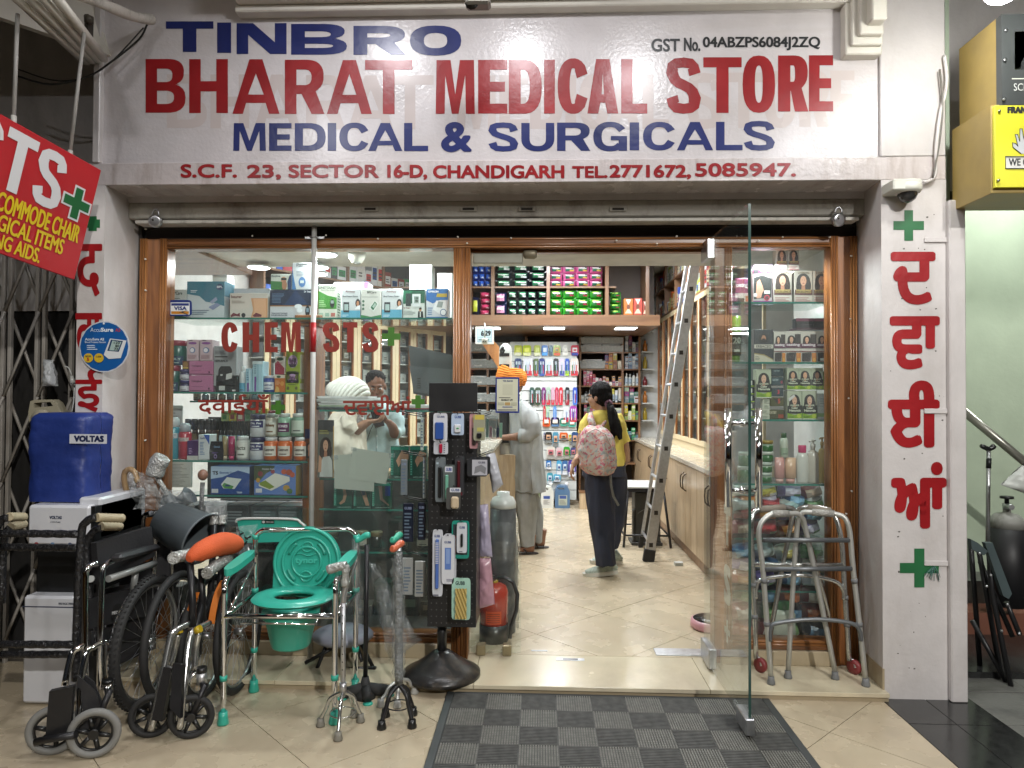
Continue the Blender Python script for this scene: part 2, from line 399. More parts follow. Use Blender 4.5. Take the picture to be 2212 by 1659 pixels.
WD=wood('wood_post',(.30,.115,.03),(.12,.04,.012),'z')
WDX=wood('wood_header',(.27,.105,.03),(.11,.04,.012),'x')
WDB=wood('wood_bead',(.34,.15,.05),(.16,.06,.02),'z',.3)
WDBX=wood('wood_bead_x',(.33,.14,.045),(.15,.06,.02),'x',.3)
DARK=mat('dark_recess',(.03,.026,.022),.8)
ST=dict(kind='structure')
MB().box((-9,-9,-.12),(9,9,-.012),GROUT).build('ground',**ST)
fl=bpy.data.objects.new('pavement',None); COL.objects.link(fl); WM[fl]=Matrix.Identity(4); fl['kind']='structure'
fi=bpy.data.objects.new('shop_floor',None); COL.objects.link(fi); WM[fi]=Matrix.Identity(4); fi['kind']='structure'
def clip(poly,ax,val,keep):
 out=[]
 for i in range(len(poly)):
  a,b=poly[i],poly[(i+1)%len(poly)]; ia=(a[ax]-val)*keep>=0; ib=(b[ax]-val)*keep>=0
  if ia: out.append(a)
  if ia!=ib:
   t=(val-a[ax])/(b[ax]-a[ax]); out.append(tuple(a[k]+(b[k]-a[k])*t for k in(0,1)))
 return out
def tiles(org,x0,x1,y0,y1,z,parent,m,vis):
 s=.8485/2; g=.0024
 shared=None
 for i in range(-30,31):
  for j in range(-30,31):
   if (i+j)%2==0: continue
   cx=org.x+i*s; cy=org.y+j*s
   pl=[(cx-s+g,cy),(cx,cy-s+g),(cx+s-g,cy),(cx,cy+s-g)]
   full=pl[:]
   for ax,val,k in((0,x0,1),(0,x1,-1),(1,y0,1),(1,y1,-1)):
    pl=clip(pl,ax,val,k)
    if not pl: break
   if len(pl)<3: continue
   whole=(pl==full)
   if whole and shared:
    o=bpy.data.objects.new('tile',shared); COL.objects.link(o); o.location=(cx,cy,z+R_.uniform(-.0004,.0004)); o.parent=parent; continue
   b=MB(); n=len(pl)
   if whole:
    q=[(a-cx,c-cy) for a,c in pl]
    b.prism([q],(0,0,0),(1,0,0),(0,1,0),(0,0,1),.01,m); o=b.build('tile'); shared=o.data; o.location=(cx,cy,z); o.parent=parent
   else:
    b.prism([pl],(0,0,z),(1,0,0),(0,1,0),(0,0,1),.01,m); o=b.build('tile'); o.parent=parent
tiles(G(948,1562),-2.9,1.64,-3.2,-.1,0,fl,TILE,1)
def slab(x0,x1,y0,y1,z,m,name,parent,th=.01): MB().box((x0,y0,z-th),(x1,y1,z),m,ch=.0015).build(name,parent)
for a,b_ in((1.643,1.85),(1.853,2.07)):
 for k in range(6): slab(a,b_,-3.1+k*.5,-3.1+k*.5+.497,0.001,GRAN,'granite_slab',fl)
for i in range(3):
 for k in range(9): slab(2.075+i*.36,2.43+i*.36,-3.1+k*.36+R_.uniform(0,.01),-3.1+k*.36+.352,R_.uniform(-.004,-.001),GST,'stone_slab',fl)
tiles(G(1301,1325,FZ),-3.0,1.75,.03,6.4,FZ,fi,TILE,1)
MB().box((-3.0,.03,-.01),(1.8,6.6,FZ-.009),GROUT).build('floor_bed',fi)
xl=xy(212,YF,1480); xr=xy(1912,YF,1490)
th=MB()
xs=[xl,-1.30,-.44+.12,.82,xr]
st=thing('threshold_step','low cream marble step along the foot of the shop front','step',(0,-.2,0))
del st['category']; st['kind']='structure'; st.name='threshold_step'
for a,b_ in zip(xs,xs[1:]):
 MB().box((a+.001,YF-.05,.024),(b_-.001,.028,FZ),MARB,ch=.002).build('marble_slab',st)
MB().box((xl,YF-.035,0),(xr,.028,.023),SKIRT).build('riser',st)
STEEL=mat('brushed_steel',(.55,.56,.58),.32,1,scale=30,var=.2)
CHROME=mat('chrome',(.75,.76,.78),.08,1,kind='flat')
t=thing('lock_plate','steel lock strike plate let into the marble step in mid doorway','plate',G(1232,1425,FZ))
c=G(1232,1425,FZ); MB().box((c.x-.075,c.y-.016,FZ),(c.x+.075,c.y+.016,FZ+.003),STEEL,ch=.001).box((c.x-.04,c.y-.007,FZ+.003),(c.x+.04,c.y+.007,FZ+.0042),DARK).build('plate_body',t)
c=G(1165,1406,FZ); MB().box((c.x-.045,c.y-.008,FZ),(c.x+.045,c.y+.008,FZ+.003),STEEL,ch=.001).build('floor_bolt_plate',loc=c,label='small steel bolt plate on the tile left of the lock plate',category='plate')
a=G(1412,1404,FZ); b_=G(1610,1420,FZ)
MB().box((a.x,b_.y,FZ),(b_.x,a.y+.02,FZ+.005),STEEL,ch=.002).build('floor_spring_cover',loc=a,label='long steel floor spring cover under the open glass door',category='cover')
zl=zy(394,YF); zt=zy(30,YF); zh=3.75
xpL0,xpL1=xy(163,YF),xy(221,YF); xoL=xy(289,YO); xpR0,xpR1=xy(1905,YF),xy(2046,YF); xoR=xy(1856,YO)
def wallbox(name,a,b,m,ch=.004,**k): return MB().box(a,b,m,ch=ch).build(name,**(k or ST))
def quadprism(name,pts,z0,z1,m,**k):
 b=MB(); b.prism([[(p[0],p[1]) for p in pts]],(0,0,z1),(1,0,0),(0,1,0),(0,0,1),z1-z0,m); return b.build(name,**(k or ST))
quadprism('pillar_left',[(xpL0,YF),(xpL1,YF),(xoL,YO),(xoL,.05),(xpL0,.05)],-.01,zl,W_white)
quadprism('pillar_right',[(xpR0,YF),(xpR1,YF),(xpR1,.4),(xoR,.4),(xoR,YO)],-.01,zl,W_white)
zb=zy(345,YF)
b=MB(); b.box((xy(170,YF,380),YF,zl),(xpR1,.3,zb),W_band,ch=.003); b.build('address_band',**ST)
zs_t=3.9
xsL=xy(218,YF,250); xsR=xy(1902,YF,250)
b=MB(); b.box((xsL,YF+.02,zb),(xsR,.3,zs_t),W_sign); fa=b.build('sign_wall',**ST)
MB().box((xy(203,YF,250),YF-.012,zb),(xsL,.3,zs_t),W_white,ch=.004).build('sign_edge_trim',**ST)
MB().box((xsR,YF,zb+.001),(xpR1,.3,zs_t),W_white,ch=.004).build('upper_wall',**ST)
MB().box((-4.2,.0,zl-.6),(xy(203,YF,250)-.002,.12,zs_t),W_grey).build('recess_wall',**ST)
Yp=YF+.02-.0015
L=lambda l,sx,ox,sy,oy:[(c,ox+x0*sx,ox+x1*sx,oy+y0*sy,oy+y1*sy) for c,x0,x1,y0,y1 in l]
k2=.3472; k3=.3968
tin=L([('T',163,459,54,244),('I',482,569,61,250),('N',603,914,65,257),('B',942,1290,70,261),('R',1330,1657,82,262),('O',1681,2001,80,267)],k2,301.7,k2,27.4)
bha=L([('B',37,286,288,622),('H',308,549,289,624),('A',577,870,290,629),('R',903,1150,293,630),('A',1165,1445,295,630),('T',1402,1697,295,630),('M',1842,2085,295,629)],k2,301.7,k2,27.4)
bha+=L([('E',45,204,257,549),('D',212,392,257,550),('I',404,463,256,549),('C',478,648,248,551),('A',640,808,253,549),('L',824,966,253,549),('S',1067,1259,244,550),('T',1271,1480,243,545),('O',1485,1662,233,545),('R',1678,1843,233,538),('E',1846,1978,232,537)],k3,1014.9,k3,27.4)
med=L([('M',582,785,687,859),('E',805,945,687,859),('D',965,1157,687,859),('I',1170,1223,686,859),('C',1242,1430,684,862),('A',1422,1635,686,860),('L',1645,1795,686,861),('&',1875,2068,680,868)],k2,301.7,k2,27.4)
med+=L([('S',100,264,597,756),('U',280,460,600,755),('R',475,656,598,752),('G',672,856,594,755),('I',870,922,597,749),('C',943,1123,594,750),('A',1127,1325,595,749),('L',1340,1485,594,749),('S',1489,1661,589,751)],k3,1014.9,k3,27.4)
b=MB(); sign_letters(b,tin,Yp,W_blue,.071,.038); b.build('lettering',fa)
b=MB(); sign_letters(b,bha,Yp,W_red,.060,.050); b.build('lettering',fa)
b=MB(); sign_letters(b,med,Yp,W_blue,.042,.027); b.build('lettering',fa)
gh=mat('paint_ghost',(.60,.53,.51),.25,scale=4,var=.08)
b=MB(); sign_letters(b,[(c,x0+46,x1+46,y0+33,y1+33) for c,x0,x1,y0,y1 in bha if c!='T' or 1],Yp+.0009,gh,.054,.048); b.build('ghost_lettering',fa)
def word(b,s,x0,x1,y0,y1,Y,m,bold=.05,**k):
 o=P(x0,y1,Y); X=P(x1,y1,Y)-o; Z=P(x0,y0,Y)-o; text(b,s,o,X.normalized(),Z.normalized(),(0,-1,0),X.length,Z.length,m,bold,**k)
b=MB()
def w2(s,x0,x1,y0,y1,m=W_red,Y=YF-.0015,bold=.055): word(b,s,301.7+x0*k2,301.7+x1*k2,27.4+y0*k2,27.4+y1*k2,Y,m,bold,res=5)
def w3(s,x0,x1,y0,y1,m=W_red,Y=YF-.0015,bold=.055): word(b,s,1014.9+x0*k3,1014.9+x1*k3,27.4+y0*k3,27.4+y1*k3,Y,m,bold,res=5)
w2('S.C.F.',255,606,942,1027); w2('23,',668,880,945,1040); w2('SECTOR',926,1490,945,1028); w2('16-D,',1540,1790,945,1040)
word(b,'CHANDIGARH',935.3,1219.2,356.7,385.3,YF-.0015,W_red,.055,res=5)
w3('TEL.',556,750,835,900); w3('2771672,',760,1205,828,908); w3('5085947.',1226,1775,818,893)
b.build('lettering',bpy.data.objects['address_band'])
b=MB(); w3('GST',988,1144,141,212,W_black,Yp,.035); w3('No.',1165,1255,136,210,W_black,Yp,.035); w3('04ABZPS6084J2ZQ',1268,1908,131,206,W_black,Yp,.035)
b.build('lettering',fa)
zc=zy(12,YF); x0=xy(1818,YF,100)
ce=MB().box((-3.4,-4.4,zc+.32),(9,YF,zc+.42),W_ceil).build('ceiling',**ST)
for k,(dy,z0,z1) in enumerate(((.05,zc-.035,zc),(.11,zc,zc+.03),(.16,zc+.03,zc+.07),(.30,zc+.07,zc+.34))):
 MB().box((xy(515,YF,30)+k*.015,YF-dy,z0),(x0+.05,YF+.02,z1),W_ceil,ch=.006).build('cornice',**ST)
zr=zy(137,YF)
for k,(dx,dy,dz) in enumerate(((0,.045,0),(.02,.07,.035),(.045,.10,.07),(.075,.16,.11))):
 MB().box((x0+dx,YF-dy,zr+dz),(xsR-.01-dx*.4,YF+.02,zc-.036+.001*k),W_ceil,ch=.006).build('cornice',**ST)
pass
DIRTW=dirty('shutter_paint',(.40,.38,.33),(.10,.08,.06),.85,7,.55,.4,0,(1,1,.6))
sh=thing('roller_shutter_housing','grimy cream shutter housing across the top of the shop front','shutter housing',((xoL+xoR)/2,-.1,zy(482,-.13)))
z0,z1=zy(481,-.13),zy(433,-.13)
MB().box((xoL+.002,-.13,z0+.03),(xoR-.002,-.02,z1),DIRTW,ch=.006).build('housing_body',sh)
MB().box((xoL+.05,-.15,z0),(xoR-.04,-.06,z0+.018),dirty('shutter_lip',(.55,.53,.48),(.08,.07,.06),.9,9,.5,.3),ch=.003).build('bottom_lip',sh)
MB().box((xoL+.002,-.02,z0),(xoR-.002,.02,z1+.4),DARK).build('back_plate',sh)
for px in(800,1012,1138,1335):
 q=P(px,452,-.135); MB().box((q.x-.045,q.y-.006,q.z-.012),(q.x+.045,q.y,q.z+.012),DIRTW,ch=.003).box((q.x-.03,q.y-.008,q.z-.006),(q.x+.03,q.y-.004,q.z+.006),DARK).build('housing_bracket',sh)
MB().box((xoL,-.13,z1),(xoR,.1,zl),W_white).build('lintel_soffit',**ST)
MB().box((xoL+.002,.0,zy(517,0)),(xoR-.002,.04,z0+.1),DARK).build('dark_gap_board',**ST)
sf=thing('shop_front','varnished brown wooden shop front with large glass panes and glass door','shop front',(0,0,FZ))
yA,yB=-.045,.045
zft=zy(513,yA); zgt=zy(536,yA); zgb=zy(1372,yA); zfb=zy(1393,yA)
def post(x0p,x1p,z0,z1,nm='frame_post',beads=(1,1)):
 a,b2=xy(x0p,yA),xy(x1p,yA); m=MB().box((a,yA,z0),(b2,yB,z1),WD,ch=.004); w_=b2-a
 bs=[]
 if beads[0]: bs+=[a+.006,a+.02,a+.034]
 if beads[1]: bs+=[b2-.006,b2-.02,b2-.034]
 for q in bs: m.tube([(q,yA-.001,z0),(q,yA-.001,z1)],.0065,WDB,6)
 o=m.build(nm,sf); return a,b2
p1=post(298,357,FZ,zft,beads=(1,1)); MB().box((xoL+.003,-.03,FZ),(p1[0]-.002,.03,zft+.1),DARK).build('black_gap',sf)
p2=post(978,1014,FZ,zgt,beads=(1,1)); p3=post(1543,1581,FZ,zgt,beads=(0,1)); p4=post(1794,1853,FZ,zft,beads=(1,1))
MB().box((p4[1]+.002,-.03,FZ),(xoR-.003,.03,zft+.1),DARK).build('black_gap',sf)
hb=MB().box((p1[1],yA+.002,zgt),(p4[0],yB-.002,zft),WDX,ch=.004)
for k,dz in enumerate((.007,.02,zft-zgt-.008)): hb.tube([(p1[1],yA+.001,zgt+dz),(p4[0],yA+.001,zgt+dz)],.0065,WDBX,6)
hb.build('frame_header',sf)
for a,c in((p1[1],p2[0]),(p3[1],p4[0])):
 m=MB().box((a,yA+.002,zfb),(c,yB-.002,zgb),WDX,ch=.004)
 for dz in(.008,.024): m.tube([(a,yA+.001,zgb-dz),(c,yA+.001,zgb-dz)],.0065,WDBX,6)
 m.build('bottom_rail',sf)
 MB().box((a-.06,-.06,FZ),(c+.0,.02,zfb-.001),SKIRT,ch=.003).build('plinth',sf)
WGL=glassmat('window_glass',(.95,.975,.965),.015,milk=.03)
DGL=glassmat('door_glass',(.965,.985,.972),.01,milk=.008)
for a,c in((p1[1],p2[0]),(p3[1],p4[0])):
 MB().box((a-.002,-.004,zgb-.004),(c+.002,.004,zgt+.004),WGL).build('glass_pane',sf)
PIN=mat('pin_white',(.7,.68,.62),.4)
for px,py in((317,495),(316,560),(317,628),(545,510),(705,508),(818,516),(990,513),(1010,525),(1330,520),(1105,515),(1420,527),(1460,512),(1637,520),(1690,512),(1790,513),(1837,553),(1836,690),(1828,1370),(1826,1110),(1838,1060),(1832,860),(316,950)):
 q=P(px,py,yA-.008); MB().lathe([(.003,0),(.005,.006),(.0045,.012),(0.001,.014)],PIN,q,8,(R_.uniform(-.4,.4),-1,R_.uniform(-.4,.3))).build('pin',sf)
DHR=mat('alu_rail',(.32,.32,.27),.35,.6)
xd0=p2[1]; xd1=p3[0]
sp0,sp1=xy(1021,.02),xy(1128,.02); zdt=zy(548,.02)
MB().box((sp0,.012,FZ+.012),(sp1,.024,zdt),DGL).build('side_glass_panel',sf)
MB().box((sp0,.004,zdt-.055),(sp1,.032,zdt),DHR,ch=.003).build('panel_rail',sf)
MB().box((xd0,.0,zdt+.002),(xd1,.05,zgt-.001),WDX,ch=.003).build('door_lintel',sf)
CLAMP=mat('brass_clamp',(.36,.31,.20),.35,.8)
for px in(1042,1098):
 q=G(px,1392,FZ); MB().box((xy(px,.0)-.024,-.008,FZ),(xy(px,.0)+.024,.045,FZ+.06),CLAMP,ch=.005).build('glass_clamp',sf)
q=P(1146,549,.0); MB().lathe([(.012,0),(.026,.01),(.028,.06),(.018,.075)],mat('old_knob',(.22,.19,.13),.5,.4),q-Vector((.04,0,0)),14,(1,0,0)).build('door_stop',sf)
dr=MB(); XD=G(1517,1416,FZ).x; YD=G(1617,1588,.03).y
zd0=.06; zd1=P(1605,440,YD).z
dr.box((XD-.006,YD,zd0),(XD+.006,.0,zd1),DGL)
EDGE=mat('glass_edge',(.03,.07,.06),.1,kind='flat')
do=dr.build('glass_door',sf)
MB().box((XD-.0058,YD-.0015,zd0),(XD+.0058,YD-.0002,zd1),EDGE).build('door_edge',do)
for z0_,z1_,y0_,y1_ in((.058,.16,-.17,.02),(zd1-.1,zd1+.005,-.13,.02),(.03,.10,YD-.012,YD+.14)):
 MB().box((XD-.02,y0_,z0_),(XD+.02,y1_,z1_),STEEL,ch=.004).build('patch_fitting',do)
b=MB(); z0_,z1_=P(1564,1101,-.8).z,P(1564,882,-.8).z; za,zb_=P(1600,1065,-.8).z,P(1600,916,-.8).z; yh=YD+.09
for s_ in(-1,1): b.tube([(XD+s_*.065,yh,z0_),(XD+s_*.065,yh,z1_)],.0155,CHROME,18)
for z_ in(za,zb_):
 b.tube([(XD-.062,yh,z_),(XD+.062,yh,z_)],.009,CHROME,14); b.tube([(XD-.016,yh,z_),(XD+.016,yh,z_)],.016,CHROME,14)
b.build('handle',do)
b=MB(); fr=mat('film_white',(.55,.56,.5),.5)
def dl(ch,y0_,y1_,z0_,z1_,k=0): text(b,ch,(XD+.0075,y1_,z0_),(0,-1,0),(0,0,1),(1,0,0),y1_-y0_,z1_-z0_,fr,.07)
ys=-.38
dl('T',ys-.10,ys+.02,.74,.93); dl('S',ys-.10,ys+.02,.46,.65); dl('+',ys-.09,ys+.01,.28,.39)
b.build('lettering',do)
q=P(679,500,-.075); z_r=FZ
rp=thing('steel_pole','grey painted steel pole down the front of the left window','pole',(q.x,q.y,FZ))
PG=dirty('pole_grey',(.42,.42,.40),(.15,.14,.13),.6,8,.45)
MB().tube([(q.x,-.075,FZ),(q.x,-.075,zy(483,-.075))],.0135,PG,14).build('tube',rp)
z0_,z1_=zy(762,-.075),zy(697,-.075)
MB().tube([(q.x,-.075,z0_),(q.x,-.075,z1_)],.0145,W_red,14).build('red_band',rp)
q2=P(679,513,-.065); MB().box((q2.x-.055,-.062,q2.z-.008),(q2.x+.055,-.056,q2.z+.008),STEEL,ch=.003).tube([(q2.x-.018,-.06,q2.z),(q2.x-.018,-.092,q2.z),(q2.x+.018,-.092,q2.z),(q2.x+.018,-.06,q2.z)],.004,STEEL,6).build('clamp',rp)
RG=mat('vinyl_red',(.22,.028,.018),.45,kind='flat'); GG=mat('vinyl_green',(.05,.16,.02),.45,kind='flat')
b=MB(); Yg=-.006
def wg(c,x0,x1,y0,y1,m=RG,bd=.09,**k): word(b,c,x0,x1,y0,y1,Yg,m,bd,**k)
ch=[('C',480,512),('H',524,554),('E',566,594),('M',607,648),('I',660,668),('S',680,710),('T',717,750),('S',756,786)]
ch=[('C',478,515),('H',524,560),('E',572,600),('M',607,650),('I',668,683),('S',697,734),('T',741,772),('S',782,818)]
sign_letters(b,[(c,x0,x1,696,761) for c,x0,x1 in ch],Yg,RG,.037,.030)
b.build('window_lettering',sf)
b=MB()
def plus(b,cx,cy,r,t,Y,m):
 for (a,c) in((r,t),(t,r)):
  o=P(cx-a,cy+c,Y-(.0002 if a==r else 0)); X=P(cx+a,cy+c,Y-(.0002 if a==r else 0)); Z=P(cx-a,cy-c,Y-(.0002 if a==r else 0)); b.poly([o,X,X+(Z-o),Z],m)
for q3 in((845,727,20,7),(601,880,15,6),(903,868,14,6)): b=MB(); plus(b,*q3,Yg,GG); b.build('window_cross',sf)
b=MB(); word(b,'दवाईयाँ',428,583,852,897,Yg,RG,.022,split=True,res=5); b.build('window_lettering',sf); b=MB(); word(b,'ਦਵਾਈਆਂ',741,889,853,897,Yg,RG,.022,split=True,res=5)
b.build('window_lettering',sf)
Yq=YF-.0015
pr=bpy.data.objects['pillar_right']; b=MB()
for s,x0,x1,y0,y1 in(('ਦ',1924,2021,544,658),('ਵਾ',1922,2030,683,798),('ਈ',1918,2030,822,967),('ਆਂ',1925,2045,998,1142)): word(b,s,x0,x1,y0,y1,Yq,W_red,.045,split=True,res=6)
b.build('lettering',pr)
b=MB(); plus(b,1963,487,33,9.5,Yq,W_green); plus(b,1986,1227,42,11,Yq,W_green); b.build('green_cross',pr)
pl=bpy.data.objects['pillar_left']; b=MB()
for s,x0,x1,y0,y1 in(('द',163,221,527,640),('वा',163,221,676,775),('ई',163,221,795,890)): word(b,s,x0,x1,y0,y1,Yq,W_red,.02,split=True,res=6)
b.build('lettering',pl)
b=MB(); plus(b,200,483,16,9,Yq,W_green); b.build('green_cross',pl)
MB().box((xoR-.16,YF+.005,FZ),(xpR0-.002,YF+.02,FZ+.001),SKIRT)
b=MB(); p_=Vector((xoR-.004,YO,FZ)); q_=Vector((xpR0-.004,YF-.004,FZ)); b.prism([[(0,0),((q_-p_).length,0),((q_-p_).length,.10),(0,.10)]],p_,(q_-p_).normalized(),(0,0,1),(-1,0,0),.01,SKIRT); b.build('skirting',**ST)
xa,xb=xy(2050,YF-.02),xy(2086,YF-.02)
MB().box((xa,YF-.03,.0),(xb,.4,zy(440,YF)),W_white,ch=.006).build('pipe_casing',**ST)
GW=dirty('stair_green',(.42,.50,.38),(.30,.34,.26),.5,1.2,.6)
MB().box((xb-.2,1.0,-.02),(4.6,1.1,3.9),GW).build('stair_wall',**ST)
MB().box((xb-.02,YF+.1,-.02),(xb-.001,1.0,3.9),GW).build('stair_side_wall',**ST)
MB().box((xb,-.05,-.01),(4.6,1.0,.03),GRAN).build('stair_floor',**ST)
MB().box((xb,.55,.03),(4.6,1.0,.16),mat('red_stone',(.20,.08,.05),.5)).build('stair_step',**ST)
MB().box((xb,.75,.16),(4.6,1.0,.30),GST).build('stair_step',**ST)
# ==== SHOP INTERIOR SHELL
ICE=mat('int_ceiling',(.62,.60,.54),.6); IWH=mat('int_white',(.66,.66,.64),.45)
IWD=wood('int_wood_x',(.22,.115,.055),(.14,.065,.03),'x',.4,10); IWZ=wood('int_wood_z',(.22,.115,.055),(.14,.065,.03),'z',.4,10)
CRM=mat('cream_door',(.60,.50,.32),.35,var=.06); LAM=wood('laminate',(.52,.40,.26),(.36,.26,.16),'z',.35,22)
YB=6.15
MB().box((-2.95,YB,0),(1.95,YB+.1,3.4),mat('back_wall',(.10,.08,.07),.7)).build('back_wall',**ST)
MB().box((-3.05,.06,0),(-2.95,YB,3.4),IWH).build('side_wall_left',**ST)
MB().box((1.86,.06,0),(1.96,YB,3.4),IWH).build('side_wall_right',**ST)
MB().box((-3.05,.05,3.12),(1.96,YB,3.22),ICE).build('shop_ceiling',**ST)
zbm=zy(566,.6)
MB().box((-3.0,.25,zbm),(1.86,.75,3.12),ICE,ch=.004).build('ceiling_beam',**ST)
# ==== PRODUCT HELPERS
def conv(ox,oy,s): return lambda x,y:((ox+x/s)*.54861,(oy+y/s)*.54861)
z3=conv(500,850,2.765); z4=conv(1200,850,2.765); z5=conv(600,1400,2.766); z6=conv(1200,1400,2.766)
zi1=conv(1850,900,2.765); zi2=conv(2000,1400,2.765); zr1=conv(2600,900,2.0733); zr2=conv(2800,1600,2.37)
SKIN='#b98462'; HAIR='#1c1412'
ORD=['first','second','third','fourth','fifth','sixth','seventh','eighth','ninth','tenth','eleventh','twelfth','thirteenth','fourteenth','fifteenth','sixteenth','seventeenth','eighteenth','nineteenth','twentieth']
def decals(mb,o,X,Z,N,w,h,ds,k0=1):
 """flat print on a face: o lower-left corner, X/Z unit vectors, w/h size in metres"""
 o,X,Z,N=Vector(o),Vector(X),Vector(Z),Vector(N); e=.00035
 for k,d in enumerate(ds):
  off=N*(e*(k0+k)); t=d[0]
  if t=='r': _,a,b,c,f,col=d; mb.poly([o+X*(w*a)+Z*(h*b)+off,o+X*(w*c)+Z*(h*b)+off,o+X*(w*c)+Z*(h*f)+off,o+X*(w*a)+Z*(h*f)+off],ink(col))
  elif t=='e':
   _,a,b,ra,rb,col=d; mb.poly([o+X*(w*(a+ra*math.cos(q*math.pi/9)))+Z*(h*(b+rb*math.sin(q*math.pi/9)))+off for q in range(18)],ink(col))
  elif t=='p': mb.poly([o+X*(w*a)+Z*(h*b)+off for a,b in d[1]],ink(d[2]))
  elif t=='t':
   _,s,a,b,c,f,col=d[:7]; text(mb,s,o+X*(w*a)+Z*(h*b)+off,X,Z,N,w*(c-a),h*(f-b),ink(col),d[7] if len(d)>7 else 0,res=2)
  elif t=='l':   # block of tiny text lines
   _,a,b,c,f,n,col=d
   for i in range(n):
    z0=b+(f-b)*i/n; z1=z0+(f-b)/n*.45; c2=a+(c-a)*R_.uniform(.6,1)
    mb.poly([o+X*(w*a)+Z*(h*z0)+off,o+X*(w*c2)+Z*(h*z0)+off,o+X*(w*c2)+Z*(h*z1)+off,o+X*(w*a)+Z*(h*z1)+off],ink(col))
 return mb
def face(cx,cy,s,hair=HAIR,skin=SKIN,asp=.7,beard=False):
 r=[('e',cx,cy,.30*s,.30*s*asp,hair),('e',cx-.12*s,cy-.2*s*asp,.2*s,.34*s*asp,hair),('e',cx+.14*s,cy-.2*s*asp,.2*s,.34*s*asp,hair),
       ('p',[(cx-.07*s,cy-.12*s*asp),(cx+.07*s,cy-.12*s*asp),(cx+.09*s,cy-.42*s*asp),(cx-.09*s,cy-.42*s*asp)],'#a8755a'),
       ('e',cx,cy,.135*s,.2*s*asp,skin),('e',cx-.05*s,cy+.03*s*asp,.02*s,.012*s*asp,'#20140f'),('e',cx+.05*s,cy+.03*s*asp,.02*s,.012*s*asp,'#20140f'),('e',cx,cy-.1*s*asp,.04*s,.018*s*asp,'#8c3a34')]
 if beard: r=[r[0],('p',[(cx-.45*s,cy-.75*s*asp),(cx+.45*s,cy-.75*s*asp),(cx+.2*s,cy-.25*s*asp),(cx-.2*s,cy-.25*s*asp)],'#23262c'),r[4],('e',cx,cy-.1*s*asp,.12*s,.11*s*asp,'#1a1210'),r[5],r[6]]
 return r
def pbox(label,x0,x1,ztop,zbot,Y,dep,base,ds=(),cat='box',name='product_box',px=None,rot=0,group=None,side=None,lid=None):
 """x0,x1 in photo pixels, measured at depth Y"""
 a=P(x0,850,Y).x; c=P(x1,850,Y).x; w_=c-a; h=ztop-zbot
 o=Vector(((a+c)/2,Y+dep/2,zbot)); ca,sa=math.cos(rot),math.sin(rot); X=Vector((ca,sa,0)); Yv=Vector((-sa,ca,0))
 b=MB(); bm_=ink(base); b.obox(o+Vector((0,0,h/2)),(w_,dep,h),bm_,X,Yv,(0,0,1),ch=min(.0025,w_*.05))
 ll=o-X*(w_/2)-Yv*(dep/2); decals(b,ll,X,(0,0,1),-Yv,w_,h,ds)
 if side: decals(b,o+X*(w_/2)-Yv*(dep/2),Yv,(0,0,1),X,dep,h,side)
 pr=dict(label=label,category=cat)
 if group: pr['group']=group
 return b.build(name,loc=o,**pr)
def row(f,items,sh,Y,dep=.09,**k):
 """items: (label,x0,x1,y_top,base,decals[,y_bottom][,kw]) in the zoomed frame f; sh = height of the shelf top"""
 for it in items:
  lb,x0,x1,yt,base,ds=it[:6]; u0,v=f(x0,yt); u1,_=f(x1,yt); zt=P((u0+u1)/2,v,Y).z; zb=sh
  if len(it)>6 and it[6]: zb=P((u0+u1)/2,f(x0,it[6])[1],Y).z
  kw=dict(k); kw.update(it[7] if len(it)>7 else {}); d=kw.pop('dep',dep)
  pbox(lb,u0,u1,zt,zb,Y+kw.pop('dy',0),d,base,ds,**kw)
def wrapdecal(b,c,r,z0,z1,col,a0=-150,a1=-30,n=10,rr=.0006,m=None):
 """label band wrapped round a bottle standing at c, facing -y"""
 m=m or ink(col); vs=[];
 for i in range(n+1):
  t=rad(a0+(a1-a0)*i/n)
  for z in(z0,z1): vs.append((c[0]+(r+rr)*math.cos(t),c[1]+(r+rr)*math.sin(t),c[2]+z))
 b.add(vs,[(2*i,2*i+2,2*i+3,2*i+1) for i in range(n)],m,True)
def wraptext(b,s,c,r,z0,z1,col,half,bold=.04,rr=.0012):
 t=MB(); text(t,s,(-half,0,0),(1,0,0),(0,0,1),(0,-1,0),2*half,z1-z0,ink(col),bold,res=2)
 for v in t.v:
  a=v.x/r-math.pi/2; v2=Vector((c[0]+(r+rr+abs(v.y))*math.cos(a),c[1]+(r+rr+abs(v.y))*math.sin(a),c[2]+z0+v.z)); v.x,v.y,v.z=v2
 b.add(t.v,t.f,ink(col))
PROF={
 'jar':[(.90,0),(1,.03),(1,.72),(.94,.76),(.94,.78),(1.0,.79),(1.0,.98),(.95,1)],
 'bottle':[(.92,0),(1,.03),(1,.68),(.8,.77),(.62,.80),(.62,.82),(.66,.83),(.66,.985),(.6,1)],
 'pill':[(.92,0),(1,.03),(1,.78),(.86,.83),(.78,.84),(.84,.85),(.84,.985),(.8,1)],
 'spray':[(.92,0),(1,.02),(1,.70),(.86,.75),(.80,.76),(.86,.765),(.86,.93),(.6,1)],
 'pump':[(.9,0),(1,.03),(1,.62),(.75,.72),(.35,.76),(.35,.82),(.42,.83),(.42,.9),(.2,.905),(.2,.97),(.5,.972),(.5,1)],
 'tube':[(.75,0),(.8,.16),(.8,.17),(1,.19),(.98,.6),(.95,1)],
 'cream':[(.85,0),(1,.08),(1,.6),(.85,.68),(.85,.7),(1,.72),(1,.95),(.95,1)],
 'small':[(.92,0),(1,.04),(1,.6),(.6,.72),(.5,.74),(.55,.76),(.55,.98),(.5,1)]}
